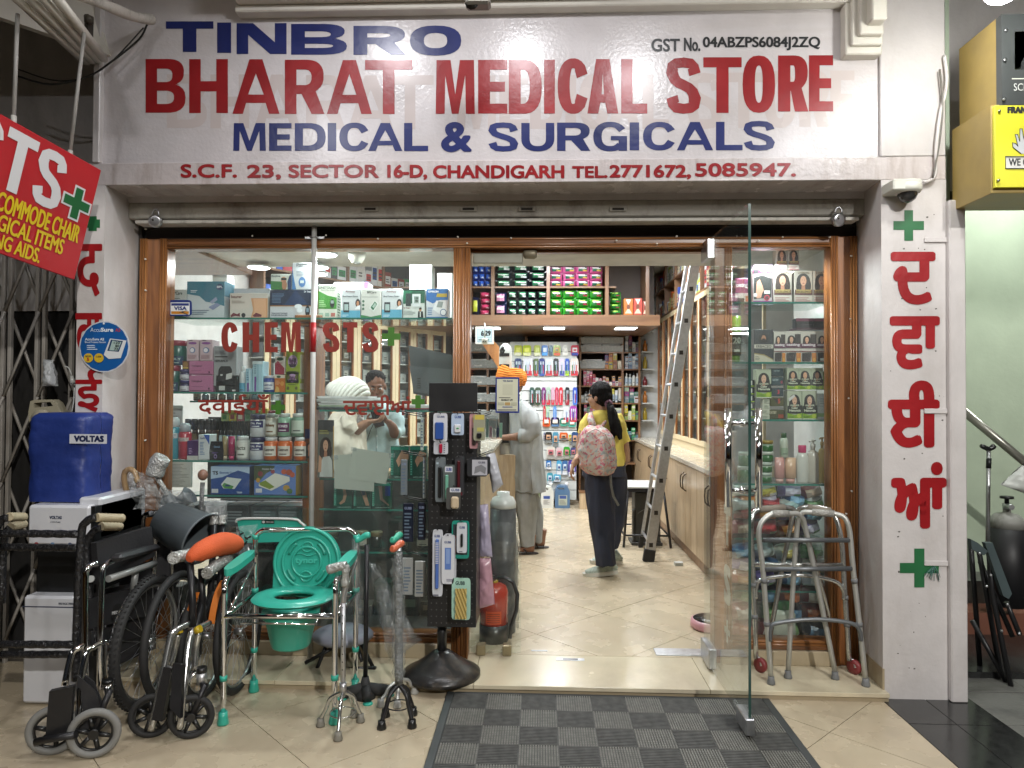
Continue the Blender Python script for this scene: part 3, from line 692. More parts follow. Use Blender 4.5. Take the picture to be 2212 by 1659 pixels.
SPLIT={'jar':(4,5),'bottle':(4,5),'pill':(4,5),'spray':(4,5),'pump':(4,5),'tube':(1,2),'cream':(4,5),'small':(4,5)}
def plast(col,rough=.3,clear=False): return mat('plastic_%s_%g%s'%(col,rough,'c' if clear else ''),col,rough,kind='flat',coat=.3)
def bottle(label,u0,u1,ztop,zbot,Y,kind,body,cap,band=None,txt=None,cat='bottle',name='bottle',group=None,flat=1,parts=True,bz=(.15,.6)):
 a=P(u0,850,Y).x; c=P(u1,850,Y).x; r=(c-a)/2; h=ztop-zbot; o=Vector(((a+c)/2,Y+r*flat,zbot))
 pf=PROF[kind]; k1,k2=SPLIT[kind]
 low=[(q[0]*r,q[1]*h) for q in pf[:k1+1]]; up=[(q[0]*r,q[1]*h) for q in pf[k2-(kind!='tube'):]]
 if kind=='tube': low,up=[(q[0]*r,q[1]*h) for q in pf[2:]],[(q[0]*r,q[1]*h) for q in pf[:2]]
 b=MB(); b.lathe(low,plast(body),o,16,X=(1,0,0),sy=flat)
 if band:
  zz=(bz[0]*h,bz[1]*h)
  if flat==1:
   wrapdecal(b,o,r,zz[0],zz[1],band)
   if txt: wraptext(b,txt[0],o,r,zz[0]+(zz[1]-zz[0])*.5,zz[0]+(zz[1]-zz[0])*.78,txt[1],r*.75)
   wrapdecal(b,o,r,zz[0]+(zz[1]-zz[0])*.15,zz[0]+(zz[1]-zz[0])*.25,txt[1] if txt else '#555555',-120,-60,5,.0012)
 pr=dict(label=label,category=cat)
 if group: pr['group']=group
 if parts:
  t=thing(name,label,cat,o,group); b.build('body',t); cb=MB().lathe(up,plast(cap,.4),o,16,X=(1,0,0),sy=flat)
  if kind=='pump': cb.tube([o+Vector((0,0,h*.985)),o+Vector((-r*.55,-r*.5,h*.985)),o+Vector((-r*.8,-r*.7,h*.96))],r*.16,plast(cap,.4),8)
  cb.build('cap',t); return t
 b.lathe(up,plast(cap,.4),o,12,X=(1,0,0)); return b.build(name,loc=o,**pr)
def brow(f,items,sh,Y,**k):
 for it in items:
  lb,kind,x0,x1,yt,body,cap=it[:7]; u0,v=f(x0,yt); u1,_=f(x1,yt); zt=P((u0+u1)/2,v,Y).z; kw=dict(k); kw.update(it[7] if len(it)>7 else {})
  zb=sh; yb=kw.pop('yb',None)
  if yb: zb=P((u0+u1)/2,f(x0,yb)[1],Y).z
  bottle(lb,u0,u1,zt,zb,Y,kind,body,cap,**kw)
def softpack(label,c,w_,h,d,cols,name='packet',group=None,cat='packet',seed=0,facing='y',txt=None,tcol='#ffffff',band=None):
 """crimped pillow packet; c = bottom centre of its front"""
 rr=random.Random(seed); b=MB(); m0=plast(cols[0],.28)
 X,Yv=(Vector((1,0,0)),Vector((0,1,0))) if facing=='y' else (Vector((0,-1,0)),Vector((1,0,0)))
 if facing=='tilt':
  a=rr.uniform(-.3,.3); X=Vector((math.cos(a),0,math.sin(a))); Yv=Vector((0,1,0))
 Zv=X.cross(Yv)*1 if facing=='tilt' else Vector((0,0,1))
 c=Vector(c); n1,n2=6,5
 jit=[[rr.uniform(-.08,.08) for _ in range(n1+1)] for _ in range(n2+1)]
 def front(s_,t_,sgn):
  x=(s_-.5)*w_; z=t_*h; bulge=(max(0,math.sin(math.pi*min(1,max(0,s_)))) ** .4)*(max(0,math.sin(math.pi*t_))**.35)
  j=jit[int(round(t_*n2))][int(round(s_*n1))]
  return c+X*x+Zv*(z+j*.04*h)+Yv*(d/2-sgn*(d/2)*bulge*(1+j))
 for sg in(1,-1):
  vs=[front(i/n1,j/n2,sg) for j in range(n2+1) for i in range(n1+1)]
  fs=[(j*(n1+1)+i,j*(n1+1)+i+1,(j+1)*(n1+1)+i+1,(j+1)*(n1+1)+i) for j in range(n2) for i in range(n1)]
  if sg<0: fs=[q[::-1] for q in fs]
  o=len(b.v); b.v+=[Vector(v) for v in vs]
  for q,fv in enumerate(fs):
   j,i=divmod(q,n1); cc=cols[0]
   if sg>0 and len(cols)>1:
    if 1<=j<=3 and 1<=i<=4: cc=cols[1]
    if len(cols)>2 and j in(1,) and i in(3,4): cc=cols[2]
    if len(cols)>3 and j==3 and i in(1,2,3): cc=cols[3]
   b.f.append(tuple(x+o for x in fv)); b.mi.append(b._m(plast(cc,.28))); b.sm.append(False)
 if txt: text(b,txt,c-X*(w_*.3)+Zv*(h*.42)-Yv*(d*.06+.002),X,Zv,-Yv,w_*.6,h*.24,ink(tcol),.03,res=2,shear=.2)
 pr=dict(label=label,category=cat)
 if group: pr['group']=group
 return b.build(name,loc=c,**pr)
# ==== LEFT WINDOW DISPLAY
SHG=glassmat('shelf_glass',(.86,.95,.92),.05); SHE=mat('shelf_edge',(.03,.17,.13),.12,kind='flat')
def gshelf(x0,x1,py,Y0,Y1,label,x1b=None):
 a=P(x0,py,Y0); zt=P((x0+x1)/2,py,Y0).z; c=P(x1,py,Y0)
 t=thing('glass_shelf',label,'shelf',(a.x,Y0,zt-.01))
 MB().box((a.x,Y0+.003,zt-.010),(c.x,Y1,zt),SHG).build('plate',t); MB().box((a.x,Y0,zt-.0101),(c.x,Y0+.003,zt+.0001),SHE).build('front_edge',t)
 return zt+.0004
S1=gshelf(357,976,686,.06,.42,'long green edged glass shelf across the top of the left window')
S2=gshelf(357,664,847,.06,.40,'glass shelf under the pink and lime boxes in the left window')
S3=gshelf(357,664,995,.06,.40,'glass shelf under the orange bottles in the left window')
S4=gshelf(400,664,1070,.06,.40,'glass shelf under the two kitchen scale boxes in the left window')
G_='#1e5a34'; B_='#15305e'
bp=lambda t,c:[('t',t,.12,.84,.85,.93,c,.03),('l',.1,.74,.9,.79,1,'#667066')]
row(z3,[
 ('small white monitor carton at the far left end of the top shelf',410,632,802,'#b9c0bd',[('t','BPCare',.3,.82,.8,.93,'#2c3a35',.03),('p',[(0,.0),(1,.0),(1,.05),(.5,.1),(0,.16)],'#2f6b3d'),('l',.05,.68,.95,.72,1,'#405048')]),
 ('large teal and white carton of a blood pressure monitor',640,1048,714,'#c3cdd1',[('p',[(0,.66),(.33,.6),(.5,.45),(.78,.4),(1,.33),(1,1),(0,1)],'#2f7389'),('e',.87,.85,.09,.085,'#173a6c'),('t','BPL',.80,.82,.95,.88,'#e8eef2',.04),('l',.1,.1,.6,.25,3,'#6a7c8c'),('p',[(.62,.45),(.78,.58),(.82,.5),(.68,.38)],'#8f9bb8'),('p',[(.58,.3),(.8,.42),(.9,.36),(.7,.22)],'#7f8cb0'),('l',.1,.7,.28,.78,2,'#cfe0e8')],None,dict(dep=.13,side=[('r',0,.0,1,.6,'#b8c6cc'),('r',0,.6,1,1,'#2f7389')])),
 ('white massager carton showing a bare midriff',1107,1520,842,'#c9c4ba',[('p',[(.56,0),(.62,.35),(.56,.8),(1,.8),(1,0)],'#c9966c'),('p',[(.6,.02),(.66,.35),(.62,.78),(.95,.78),(.97,.02)],'#d8a982'),('t','beurer',.04,.8,.32,.92,'#5c2f2a',.03),('l',.05,.6,.4,.72,3,'#8d867c'),('p',[(.03,.12),(.1,.22),(.2,.16),(.27,.22),(.28,.06),(.15,.09),(.04,.04)],'#6b2330'),('p',[(.62,.12),(.7,.22),(.85,.14),(.84,.06),(.64,.05)],'#6b2330'),('e',.37,.12,.055,.09,'#2b2b2e')]),
 ('navy and white carton of an electronic pulse massager',1545,2010,808,'#c6cbcf',[('r',0,.42,1,1,'#16253f'),('p',[(.3,.42),(.6,1),(.9,.5)],'#1b3358'),('r',0,.42,1,.45,'#b07a3c'),('t','Dr Trust',.8,.91,.97,.98,'#dfe6ea',.03),('l',.05,.55,.35,.9,7,'#5d7796'),('t','TENS ELECTRONIC',.04,.15,.42,.2,'#3a4654',.03),('t','PULSE MASSAGER',.04,.08,.42,.13,'#3a4654',.03),('e',.67,.42,.09,.08,'#e4eaee'),('e',.7,.28,.07,.08,'#e4eaee'),('e',.89,.25,.055,.2,'#20242c'),('r',.86,.22,.92,.36,'#7f99a8')]),
 ('small green and white eye mask carton on top of the navy carton',1552,1780,632,'#cfd6cc',[('p',[(0,0),(.6,0),(.7,.5),(0,.55)],'#3b7a3e'),('t','Evolve',.04,.8,.46,.93,'#1f3d52',.03),('p',[(.82,0),(1,0),(1,1),(.9,.9),(.8,.5)],'#14305a'),('e',.62,.62,.13,.2,'#c0906c'),('r',.5,.6,.76,.74,'#1b1b20'),('e',.66,.28,.12,.3,'#a87a5c')],803),
 ('tall white glucometer carton standing on the navy carton',1786,2012,510,'#c8cfd0',[('p',[(0,0),(.2,0),(.06,.5),(0,.9)],'#3f73a6'),('t','PRODIGY',.2,.92,.82,.98,'#27303a',.04),('t','Preferred',.2,.85,.66,.91,'#27303a',.02),('e',.48,.28,.17,.19,'#4a78ac'),('r',.39,.24,.57,.34,'#c9d6cf'),('l',.2,.5,.6,.72,4,'#8a96a0')],803,dict(side=[('l',.2,.1,.8,.9,12,'#9aa4a6')])),
],S1,.10)
row(z4,[
 ('green and white glucometer carton right of the steel pole',138,338,750,'#cdd4c4',[('p',[(0,.28),(1,.28),(1,.62),(.5,.68),(0,.82)],'#3b8a2c'),('t','ONETOUCH',.02,.88,.93,.96,'#3a4a40',.03),('t','Select Plus Simple',.15,.8,.9,.86,'#55645a'),('e',.76,.44,.13,.13,'#181c1c'),('r',.68,.44,.84,.53,'#8fa29a'),('l',.05,.35,.45,.56,4,'#9fd08a'),('r',.05,.05,.28,.16,'#8faf9c'),('r',.38,.05,.6,.16,'#8faf9c'),('r',.7,.05,.93,.16,'#b36b60')],None,dict(side=[('l',.2,.1,.85,.9,10,'#2f5a3a')])),
 ('white and sky blue blood pressure carton with a doctor, left of its pair',387,597,796,'#c4cacb',[('r',0,0,1,.27,'#5aa3bd'),('t','Amkay',.22,.86,.72,.95,'#6a2f33',.02),('t','Blood Pressure Monitor',.08,.72,.88,.78,'#3a4648',.03),('r',.12,.2,.42,.55,'#22262b'),('r',.17,.27,.38,.48,'#9fb3b0'),('e',.87,.52,.13,.14,'#241a18'),('e',.87,.5,.07,.09,'#b98462'),('p',[(.7,.3),(1,.3),(1,.45),(.85,.42)],'#e6eaec'),('l',.08,.06,.4,.14,2,'#cfe6ee')]),
 ('white carton with a green monitor between the two sky blue ones',603,826,796,'#c9cbc3',[('t','BPCare',.3,.85,.75,.93,'#2c3a35',.03),('l',.05,.72,.95,.75,1,'#405048'),('p',[(.4,.35),(.68,.62),(.88,.5),(.62,.22)],'#d8dcd6'),('p',[(.47,.37),(.68,.58),(.8,.48),(.6,.27)],'#2f6b4a'),('p',[(.55,.4),(.68,.53),(.77,.47),(.64,.34)],'#9fb5a6'),('e',.12,.58,.06,.045,'#4a6b55'),('e',.12,.45,.06,.045,'#4a6b55'),('e',.12,.32,.06,.045,'#4a6b55'),('p',[(0,0),(1,0),(1,.12),(.5,.05),(0,.12)],'#2f7a46')]),
 ('white and sky blue blood pressure carton with a doctor, right of its pair',832,1050,796,'#c4cacb',[('r',0,0,1,.3,'#5aa3bd'),('t','Amkay',.22,.86,.72,.95,'#6a2f33',.02),('t','Blood Pressure Monitor',.08,.72,.88,.78,'#3a4648',.03),('r',.12,.2,.42,.55,'#22262b'),('r',.17,.27,.38,.48,'#9fb3b0'),('e',.87,.52,.13,.14,'#241a18'),('e',.87,.5,.07,.09,'#b98462'),('p',[(.7,.3),(1,.3),(1,.45),(.85,.42)],'#e6eaec'),('l',.08,.06,.4,.14,2,'#cfe6ee')]),
 ('dark green and white monitor carton with a man in a black suit',1064,1300,800,'#c8cfc9',[('p',[(0,.5),(1,.53),(1,1),(0,1)],'#17533c'),('p',[(.0,.5),(.5,1),(0,1)],'#1f6a4c'),('r',.12,.42,.36,.86,'#2b3434'),('r',.42,.4,.8,.84,'#cfd6d6'),('r',.5,.52,.72,.76,'#8fa39a'),('t','120',.53,.66,.7,.74,'#20302a',.03),('t','80',.56,.56,.7,.64,'#20302a',.03),('t','Dr Trust',.03,.33,.3,.38,'#7a2326',.03),('l',.03,.12,.6,.28,4,'#8a9490'),('e',.8,.3,.06,.06,'#b08060'),('e',.8,.34,.06,.035,'#17120f'),('p',[(.68,0),(.95,0),(.92,.24),(.7,.24)],'#191b1f'),('r',.78,.05,.82,.22,'#d8dcd8'),('r',0,.95,1,1,'#14241d')]),
 ('blue and white monitor carton at the right end of the top shelf',1316,1555,794,'#c6ced4',[('p',[(0,.62),(.3,.5),(.62,.62),(.8,1),(0,1)],'#2565a8'),('p',[(.4,.62),(1,.62),(1,1),(.8,1),(.6,.9)],'#2f6fb0'),('t','OMRON',.07,.87,.55,.94,'#e6edf2',.06),('p',[(.45,.72),(.95,.72),(.95,.84),(.5,.84)],'#b5a43a'),('p',[(.3,.3),(.45,.6),(.9,.6),(.96,.25),(.6,.15)],'#dfe4e6'),('p',[(.47,.38),(.55,.58),(.78,.56),(.72,.36)],'#8d9a98'),('e',.78,.2,.15,.12,'#2a5c8e'),('e',.78,.2,.12,.095,'#dfe6ea'),('l',.07,.12,.35,.4,4,'#5a7fa6'),('r',0,0,1,.05,'#2565a8')]),
],S1,.10)
row(z4,[('flat white and purple carton lying behind the sky blue box',305,680,722,'#d2d5cf',[('t','DIGI CHECK',.03,.3,.85,.8,'#aab3ad',.05),('r',.87,0,1,1,'#6a3fa6')],None,dict(dep=.12)),
 ('tall white printed carton at the back right of the top shelf',1130,1375,532,'#cfd8d2',[('l',.08,.1,.9,.9,14,'#8fa39c'),('r',.3,.6,.9,.61,'#8fa39c')],None,dict(dep=.12)),
 ('grey white carton behind the blue box at the shelf end',1435,1600,622,'#c3cbc9',[('l',.1,.1,.9,.85,10,'#8f9a99'),('r',.1,.5,.3,.65,'#6f7a79')],None,dict(dep=.1))],S1,.26)
row(z3,[('small white carton behind the large teal carton',915,1075,640,'#cfd2cc',[('l',.1,.1,.9,.9,7,'#b0706a')],None,dict(dep=.1))],S1,.27)
row(z3,[('folded white carton lying between the teal and navy cartons',1120,1545,790,'#b9bfc4',[('r',0,0,1,.7,'#44484f')],None,dict(dep=.08))],S1,.22)
b=MB(); o=P(*z3(449,1092),-.0075); X=P(*z3(708,1092),-.0075)-o; Z=P(*z3(449,914),-.0075)-o
b.prism([[(x,y) for x,y in _arc(.5,.5,.5,.5,0,345,23,.35)]],o,X,Z,(0,-1,0),.0,ink('#1a2f6e'))
decals(b,o,X.normalized(),Z.normalized(),(0,-1,0),X.length,Z.length,[('r',.1,.1,.9,.84,'#d9dcda'),('r',.13,.64,.87,.79,'#1a2f6e'),('r',.13,.13,.87,.3,'#b5781e'),('t','VISA',.25,.36,.78,.6,'#1a2f6e',.06),('p',[(.42,.18),(.6,.3),(.85,.36),(.62,.26),(.9,.05),(.55,.22)],'#2b241c')])
b.build('card_sticker',loc=o,label='blue card payment sticker on the left window glass',category='sticker')
pk='#a9688c'
row(z3,[
 ('pale pink carton with a purple oval, left of two on top of the pink boxes',645,770,1347,'#b8a2a8',[('e',.5,.83,.36,.06,'#7a3f86'),('e',.5,.5,.25,.14,'#5b6f96'),('e',.47,.5,.17,.1,'#d8d4da'),('l',.1,.1,.9,.3,4,'#8f6a76'),('r',.2,.94,.5,.98,'#444')],1578),
 ('pale pink carton with a purple oval, right of two on top of the pink boxes',787,925,1347,'#b8a2a8',[('e',.5,.83,.36,.06,'#7a3f86'),('e',.5,.5,.25,.14,'#5b6f96'),('e',.47,.5,.17,.1,'#d8d4da'),('l',.1,.1,.9,.3,4,'#8f6a76'),('r',.2,.94,.5,.98,'#444')],1578),
 ('grey inhaler carton with a black device printed on it',940,1190,1418,'#8f9294',[('l',.05,.8,.55,.9,3,'#4a4c50'),('r',.05,.72,.6,.75,'#333'),('t','HEM-RML31',.05,.6,.62,.66,'#26282b',.05),('p',[(.2,.12),(.22,.42),(.32,.5),(.72,.5),(.8,.42),(.82,.12)],'#1d1f21'),('p',[(.54,.16),(.56,.3),(.82,.34),(.8,.2)],'#c9cbc9'),('r',.3,.26,.4,.3,'#c9cbc9')],1855)],S2,.10)
row(z5,[
 ('upper of two flat pink boxes in the middle row',396,658,60,pk,[('t','Trichospire-F',.1,.55,.55,.72,'#3c1f35',.02),('l',.1,.3,.6,.38,1,'#8c4f74'),('r',.05,.06,.95,.09,'#3a1c30'),('e',.84,.2,.03,.07,'#3a1c30')],211),
 ('lower of two flat pink boxes in the middle row',396,658,216,pk,[('t','Trichospire-F',.1,.55,.55,.72,'#3c1f35',.02),('l',.1,.3,.6,.38,1,'#8c4f74'),('r',.05,.06,.95,.09,'#3a1c30'),('e',.84,.2,.03,.07,'#3a1c30')]),
 ('small brown red box left of the flat pink boxes',320,394,58,'#5e2a1c',[('e',.5,.55,.36,.36,'#8c6a2e'),('r',.1,.1,.9,.25,'#b9a24a')],150),
 ('black unit carton under the grey inhaler carton',688,930,212,'#1b1d1e',[('r',.15,.1,.42,.36,'#b9bcb9'),('r',.05,.86,.95,.89,'#3a3d3f'),('l',.35,.45,.95,.75,5,'#3f4345'),('e',.12,.7,.05,.07,'#34383a'),('e',.35,.7,.05,.07,'#34383a'),('r',.75,.05,.9,.14,'#c9c9c9')]),
 ('shorter pale blue cream carton',1012,1083,142,'#8fb3c2',[('r',.25,.02,.55,.4,'#6a4488'),('r',.6,.1,.75,.95,'#c9dce4'),('l',.2,.5,.5,.9,4,'#3f6680')]),
 ('taller pale blue cream carton',1087,1200,60,'#9cc0cc',[('r',.2,.02,.38,.5,'#6a3f8c'),('r',.42,.05,.62,.95,'#86aebc'),('l',.2,.6,.38,.95,5,'#3f6680'),('r',.0,.9,1,1,'#c6d8dc')]),
 ('red and white supplement carton above the orange one',1332,1442,8,'#c4bdb4',[('p',[(0,0),(.9,0),(.95,.35),(.6,.55),(.3,.75),(0,.6)],'#8e1f38'),('e',.5,.85,.35,.09,'#1f4a2a'),('l',.1,.6,.8,.68,2,'#a05060')],206),
 ('orange supplement carton with a white lid panel',1328,1442,212,'#b8651e',[('r',0,.82,1,1,'#cfc7b6'),('e',.4,.9,.2,.07,'#1f4a2a'),('p',[(.05,.02),(.5,.02),(.45,.26),(.2,.36)],'#c9a254'),('l',.1,.45,.6,.7,4,'#d8a878'),('e',.75,.5,.18,.14,'#c98a3c')]),
 ('lower of two lime green gummy boxes',1447,1597,172,'#8a9e1c',[('e',.5,.68,.36,.2,'#b294b8'),('t','VitHA',.22,.6,.8,.78,'#4a1f4e',.05),('p',[(.3,.5),(.7,.5),(.8,.6),(.2,.6)],'#241430'),('e',.2,.2,.1,.08,'#5a5a1e'),('e',.8,.2,.1,.08,'#5a5a1e'),('l',.2,.36,.8,.42,1,'#52601a')],None,dict(side=[('r',.15,.15,.8,.9,'#c3c9b0')]))],S2,.10)
row(z3,[('upper of two lime green gummy boxes',1727,1874,1472,'#8a9e1c',[('e',.5,.68,.36,.2,'#b294b8'),('t','VitHA',.22,.6,.8,.78,'#4a1f4e',.05),('p',[(.3,.5),(.7,.5),(.8,.6),(.2,.6)],'#241430'),('e',.2,.2,.1,.08,'#5a5a1e'),('e',.8,.2,.1,.08,'#5a5a1e'),('l',.2,.36,.8,.42,1,'#52601a')],1826,dict(side=[('r',.15,.15,.8,.9,'#c3c9b0')]))],S2,.10)
brow(z3,[('green and navy protein tub with crimson lid, on top of its twin','jar',410,598,1352,'#1f5a50','#8c1f3a',dict(yb=1622,bz=(.02,.36),band='#1d3a58',txt=('DAILY','#9fb8b0')))],S2,.10,cat='tub',name='tub')
brow(z5,[('green and navy protein tub with crimson lid, under its twin','jar',132,268,105,'#1f5a50','#8c1f3a',dict(bz=(.02,.36),band='#1d3a58',txt=('DAILY','#9fb8b0'),cat='tub',name='tub')),
 ('upper small navy cream jar beside the protein tubs','cream',272,390,150,'#20204e','#2a2a66',dict(yb=262,cat='jar',name='jar',band='#c6c8d0',bz=(.1,.5))),
 ('lower small navy cream jar beside the protein tubs','cream',272,390,266,'#20204e','#2a2a66',dict(cat='jar',name='jar',band='#c6c8d0',bz=(.1,.5))),
 ('white lotion bottle with a blue label in the middle row','bottle',932,1005,112,'#c3cacc','#c9cdcd',dict(band='#4f93ae',bz=(.02,.35))),
 ('blue vitamin bottle with a white round label','pill',1186,1318,216,'#173a86','#c9ccd2',dict(band='#cfd3d8',bz=(.15,.6),txt=('Centrum','#1a2f6e')))],S2,.10)
brow(z5,[
 ('turquoise spray can at the left end of the third shelf','spray',132,270,672,'#3a93a4','#c3c9cc',dict(cat='spray can',name='spray_can',band='#c4ccd0',bz=(.5,.62),txt=('Scotchgard','#1d3f66'))),
 ('red spray can beside the turquoise one','spray',262,394,738,'#a01f2c','#9aa0a6',dict(cat='spray can',name='spray_can',band='#c9b8b0',bz=(.5,.6),txt=('Scotchgard','#1d2f56'))),
 ('slim beige tube in the third row','tube',758,815,882,'#8c7a56','#b9ae92',dict(cat='tube',name='tube',parts=True)),
 ('slim magenta tube in the third row','tube',819,890,882,'#8e1448','#b3255e',dict(cat='tube',name='tube')),
 ('white labelled pill bottle between the magenta tube and navy tub','pill',898,1034,882,'#b9bab4','#c9ccca',dict(band='#cfcfc8',bz=(.1,.75),txt=('facts','#66665e'))),
 ('upper navy and white supplement tub','jar',1042,1204,642,'#c6c9cc','#1d1d4a',dict(yb=889,cat='tub',name='tub',band='#23235a',bz=(.42,.72),txt=('CAL Pro','#dfe3e8'))),
 ('lower navy and white supplement tub','jar',1042,1204,893,'#c6c9cc','#1d1d4a',dict(cat='tub',name='tub',band='#23235a',bz=(.42,.72),txt=('CAL Pro','#dfe3e8'))),
 ]+[('%s of three orange vitamin bottles from the left'%ORD[i],'pill',a,c,892,'#c05a12','#cdd0d0',dict(band='#cfc9be',bz=(.18,.62),txt=('Centrum','#3a2a20'))) for i,(a,c) in enumerate(((1196,1346),(1348,1500),(1522,1676)))]
 +[('clear bottle with a white and brown label above the first orange bottle','pill',1212,1345,632,'#a59d8c','#b9bdb8',dict(yb=884,band='#c6c4ba',bz=(.1,.7),txt=('BioBeauty','#6a4a2e'))),
 ('mint bottle with a purple round label above the orange bottles','pill',1347,1490,632,'#7fa58c','#b9bdb8',dict(yb=884,band='#5a1f4e',bz=(.2,.6),txt=('BONES','#e0d6de'))),
 ('clear green bottle above the last orange bottle','pill',1492,1650,632,'#5f7f6a','#b9bdb8',dict(yb=884,band='#b6c2b4',bz=(.15,.7)))],S3,.10)
row(z5,[('purple and white carton in the third row',386,505,928,'#3c1a50',[('r',0,0,1,.2,'#b9b8b4'),('l',.15,.3,.5,.65,4,'#a58cb4')]),
 ('white and blue skin cream carton',507,628,862,'#c6cacc',[('p',[(.45,1),(1,.6),(1,1)],'#1d4a9e'),('t','CeraVe',.15,.82,.62,.9,'#1f3f7a',.03),('l',.15,.2,.6,.74,9,'#59789e')])],S3,.10)
o=P(*z5(622,1140),.10); w_=P(*z5(775,1140),.10).x-o.x; h=P(*z5(622,935),.1).z-S3
b=MB().prism([[(0,0),(w_*.97,0),(w_,h*.5),(w_*.9,h),(w_*.08,h),(-.002,h*.5)]],(o.x,.10,S3),(1,0,0),(0,0,1),(0,-1,0),.03,plast('#101014',.35))
decals(b,(o.x,.10,S3),(1,0,0),(0,0,1),(0,-1,0),w_,h,[('t','Charcoal',.3,.66,.72,.76,'#6f8fb0',.03),('e',.42,.18,.12,.12,'#8c7aa8'),('e',.42,.18,.07,.07,'#1a1420'),('l',.2,.34,.7,.44,2,'#5a3f86')])
b.build('pouch',loc=(o.x,.1,S3),label='black foil pouch standing on the third shelf',category='pouch')
row(z5,[('blue carton of an electronic compact scale',648,1068,1208,'#1b4388',[('p',[(0,.55),(.3,.62),(.7,.86),(1,.75),(1,1),(0,1)],'#a9bdd4'),('t','TS',.04,.7,.19,.83,'#22262c',.06),('t','Electronic Compact Scale',.23,.72,.86,.82,'#1f4a86',.03),('p',[(.27,.36),(.42,.62),(.8,.56),(.62,.2),(.33,.22)],'#cfd6d2'),('p',[(.3,.32),(.35,.42),(.6,.3),(.56,.2),(.35,.23)],'#4f8c46'),('r',.38,.29,.5,.35,'#1f3566'),('r',.03,.06,.2,.2,'#c9ccd2'),('t','TS200',.68,.05,.82,.11,'#c6d2e4',.05)],None,dict(side=[('r',0,0,1,1,'#12203c')],dep=.1)),
 ('blue carton of a kitchen scale with printed vegetables',1118,1572,1200,'#5a7ab8',[('p',[(0,.5),(.0,1),(.5,1),(.45,.85),(.3,.75),(.15,.5)],'#3c4a2c'),('e',.15,.72,.06,.09,'#7a2f36'),('e',.1,.5,.05,.08,'#b58a2e'),('e',.45,.8,.05,.07,'#8c3f46'),('e',.72,.8,.07,.09,'#b5502e'),('e',.84,.78,.08,.1,'#a8431f'),('e',.92,.7,.06,.09,'#b5502e'),('p',[(.12,.38),(.5,.75),(.85,.62),(.86,.48),(.42,.15),(.12,.3)],'#d6d6cc'),('p',[(.14,.42),(.28,.5),(.5,.28),(.38,.2),(.14,.34)],'#7a8c2e'),('e',.78,.25,.08,.1,'#b08c3a'),('e',.86,.14,.07,.09,'#3f6a36'),('r',.05,.08,.2,.22,'#c9ccd2'),('t','Kitchen Scale',.2,.86,.5,.92,'#c6c9d2',.02)],None,dict(side=[('r',0,0,1,1,'#8c7428')],dep=.1))],S4,.08)
PLW=glassmat('clear_wrap',(.94,.95,.96),.16,milk=.10)
row(z5,[('white leaflet sheaf in clear wrap at the lower left window corner',138,432,1152,'#b3b3ab',[('l',.06,.05,.92,.92,16,'#8a8a84')],1436,dict(dep=.02))],S4,.06,cat='leaflets',name='leaflet_sheaf')
row(z5,[('white printed sheet standing at the back of the third row',135,330,542,'#b4b6b2',[('l',.1,.1,.9,.9,12,'#8c8f8c')],None,dict(dep=.01))],S3,.3,cat='paper',name='paper_sheet')
for r,(Yb,x0,x1,n,yt,yb,kd) in enumerate(((.30,725,1040,8,712,880,'small'),(.34,345,720,5,690,905,'cream'))):
 for i in range(n):
  a=x0+(x1-x0)*i/n; c=a+(x1-x0)/n*.92; u0,v=z5(a,yt); u1,vb=z5(c,yb)
  nm=('dark syrup bottle with a pale label','amber jar with a dark lid')[r]
  bottle('%s, %s from the left in the third row'%(nm,ORD[i]),u0,u1,P(u0,v,Yb).z,S3,Yb,kd,('#15171c','#4a2f22')[r],('#101214','#181210')[r],band=(('#9fb0b4','#8fae94','#5f7fa8')[i%3],'#6a5a3c')[r],cat=('bottle','jar')[r],name=('bottle','jar')[r],parts=False,group=('dark bottles behind the third row','amber jars behind the third row')[r])
Sb=gshelf(410,560,866,.24,.40,'short rear glass shelf behind the Hindi window lettering')
for i in range(9):
 a=640+i*50; u0,v=z5(a-250,0); c=('#5a2f28','#2e3f2c','#6a5a2e','#3a4a5e','#7a2f3a')[i%5]
for i in range(8):
 u0=415+i*18; bottle('small dark medicine bottle, %s from the left on the short rear shelf'%ORD[i],u0,u0+15,P(u0,845,.28).z if i%2 else P(u0,838,.28).z,Sb,.28,'small',('#3a2218','#1c1f24','#2a3a2a')[i%3],('#8c7a3a','#101214','#b9bab4')[i%3],band=('#b9a98c','#8fa3b0','#a8b49c')[i%3],parts=False,group='bottles on the short rear shelf')
for i in range(7):
 u0=478+i*17; pbox('small bright carton, %s from the left behind the dark bottles'%ORD[i],u0,u0+15,P(u0,885+R_.uniform(-3,3),.36).z,P(u0,910,.36).z,.36,.03,('#8c9c6a','#b0a03c','#8c3f4a','#5a7a5e')[i%4],[('r',.2,.2,.8,.6,('#3a6a3c','#7a2f2e','#c9c3b0')[i%3])],group='small cartons behind the dark bottles')
MB().box((P(478,910,.34).x,.34,P(478,910,.34).z-.006),(P(600,910,.34).x,.40,P(478,910,.34).z-.0005),SHG).build('glass_shelf',loc=P(478,910,.34),label='low rear glass shelf holding the row of small bright cartons',category='shelf')
q0,q1=P(664,0,.12).x,P(690,0,.12).x
cl=thing('display_column','dark wooden column behind the steel pole in the left window','column',((q0+q1)/2,.2,FZ)); cl['kind']='thing'
MB().box((q0,.12,FZ),(q1,.30,zy(705,.12)),WD,ch=.005).build('shaft',cl)
for k in range(3): MB().box((q0-.02-.012*k,.11-.01*k,zy(705-8*k,.12)),(q1+.02+.012*k,.31,zy(698-8*k,.12)),WDX,ch=.003).build('capital_step',cl)
S5=gshelf(690,975,886,.12,.5,'dark glass shelf carrying the paper stacks')
S6=gshelf(690,975,1034,.10,.5,'glass shelf with the upper green support cartons')
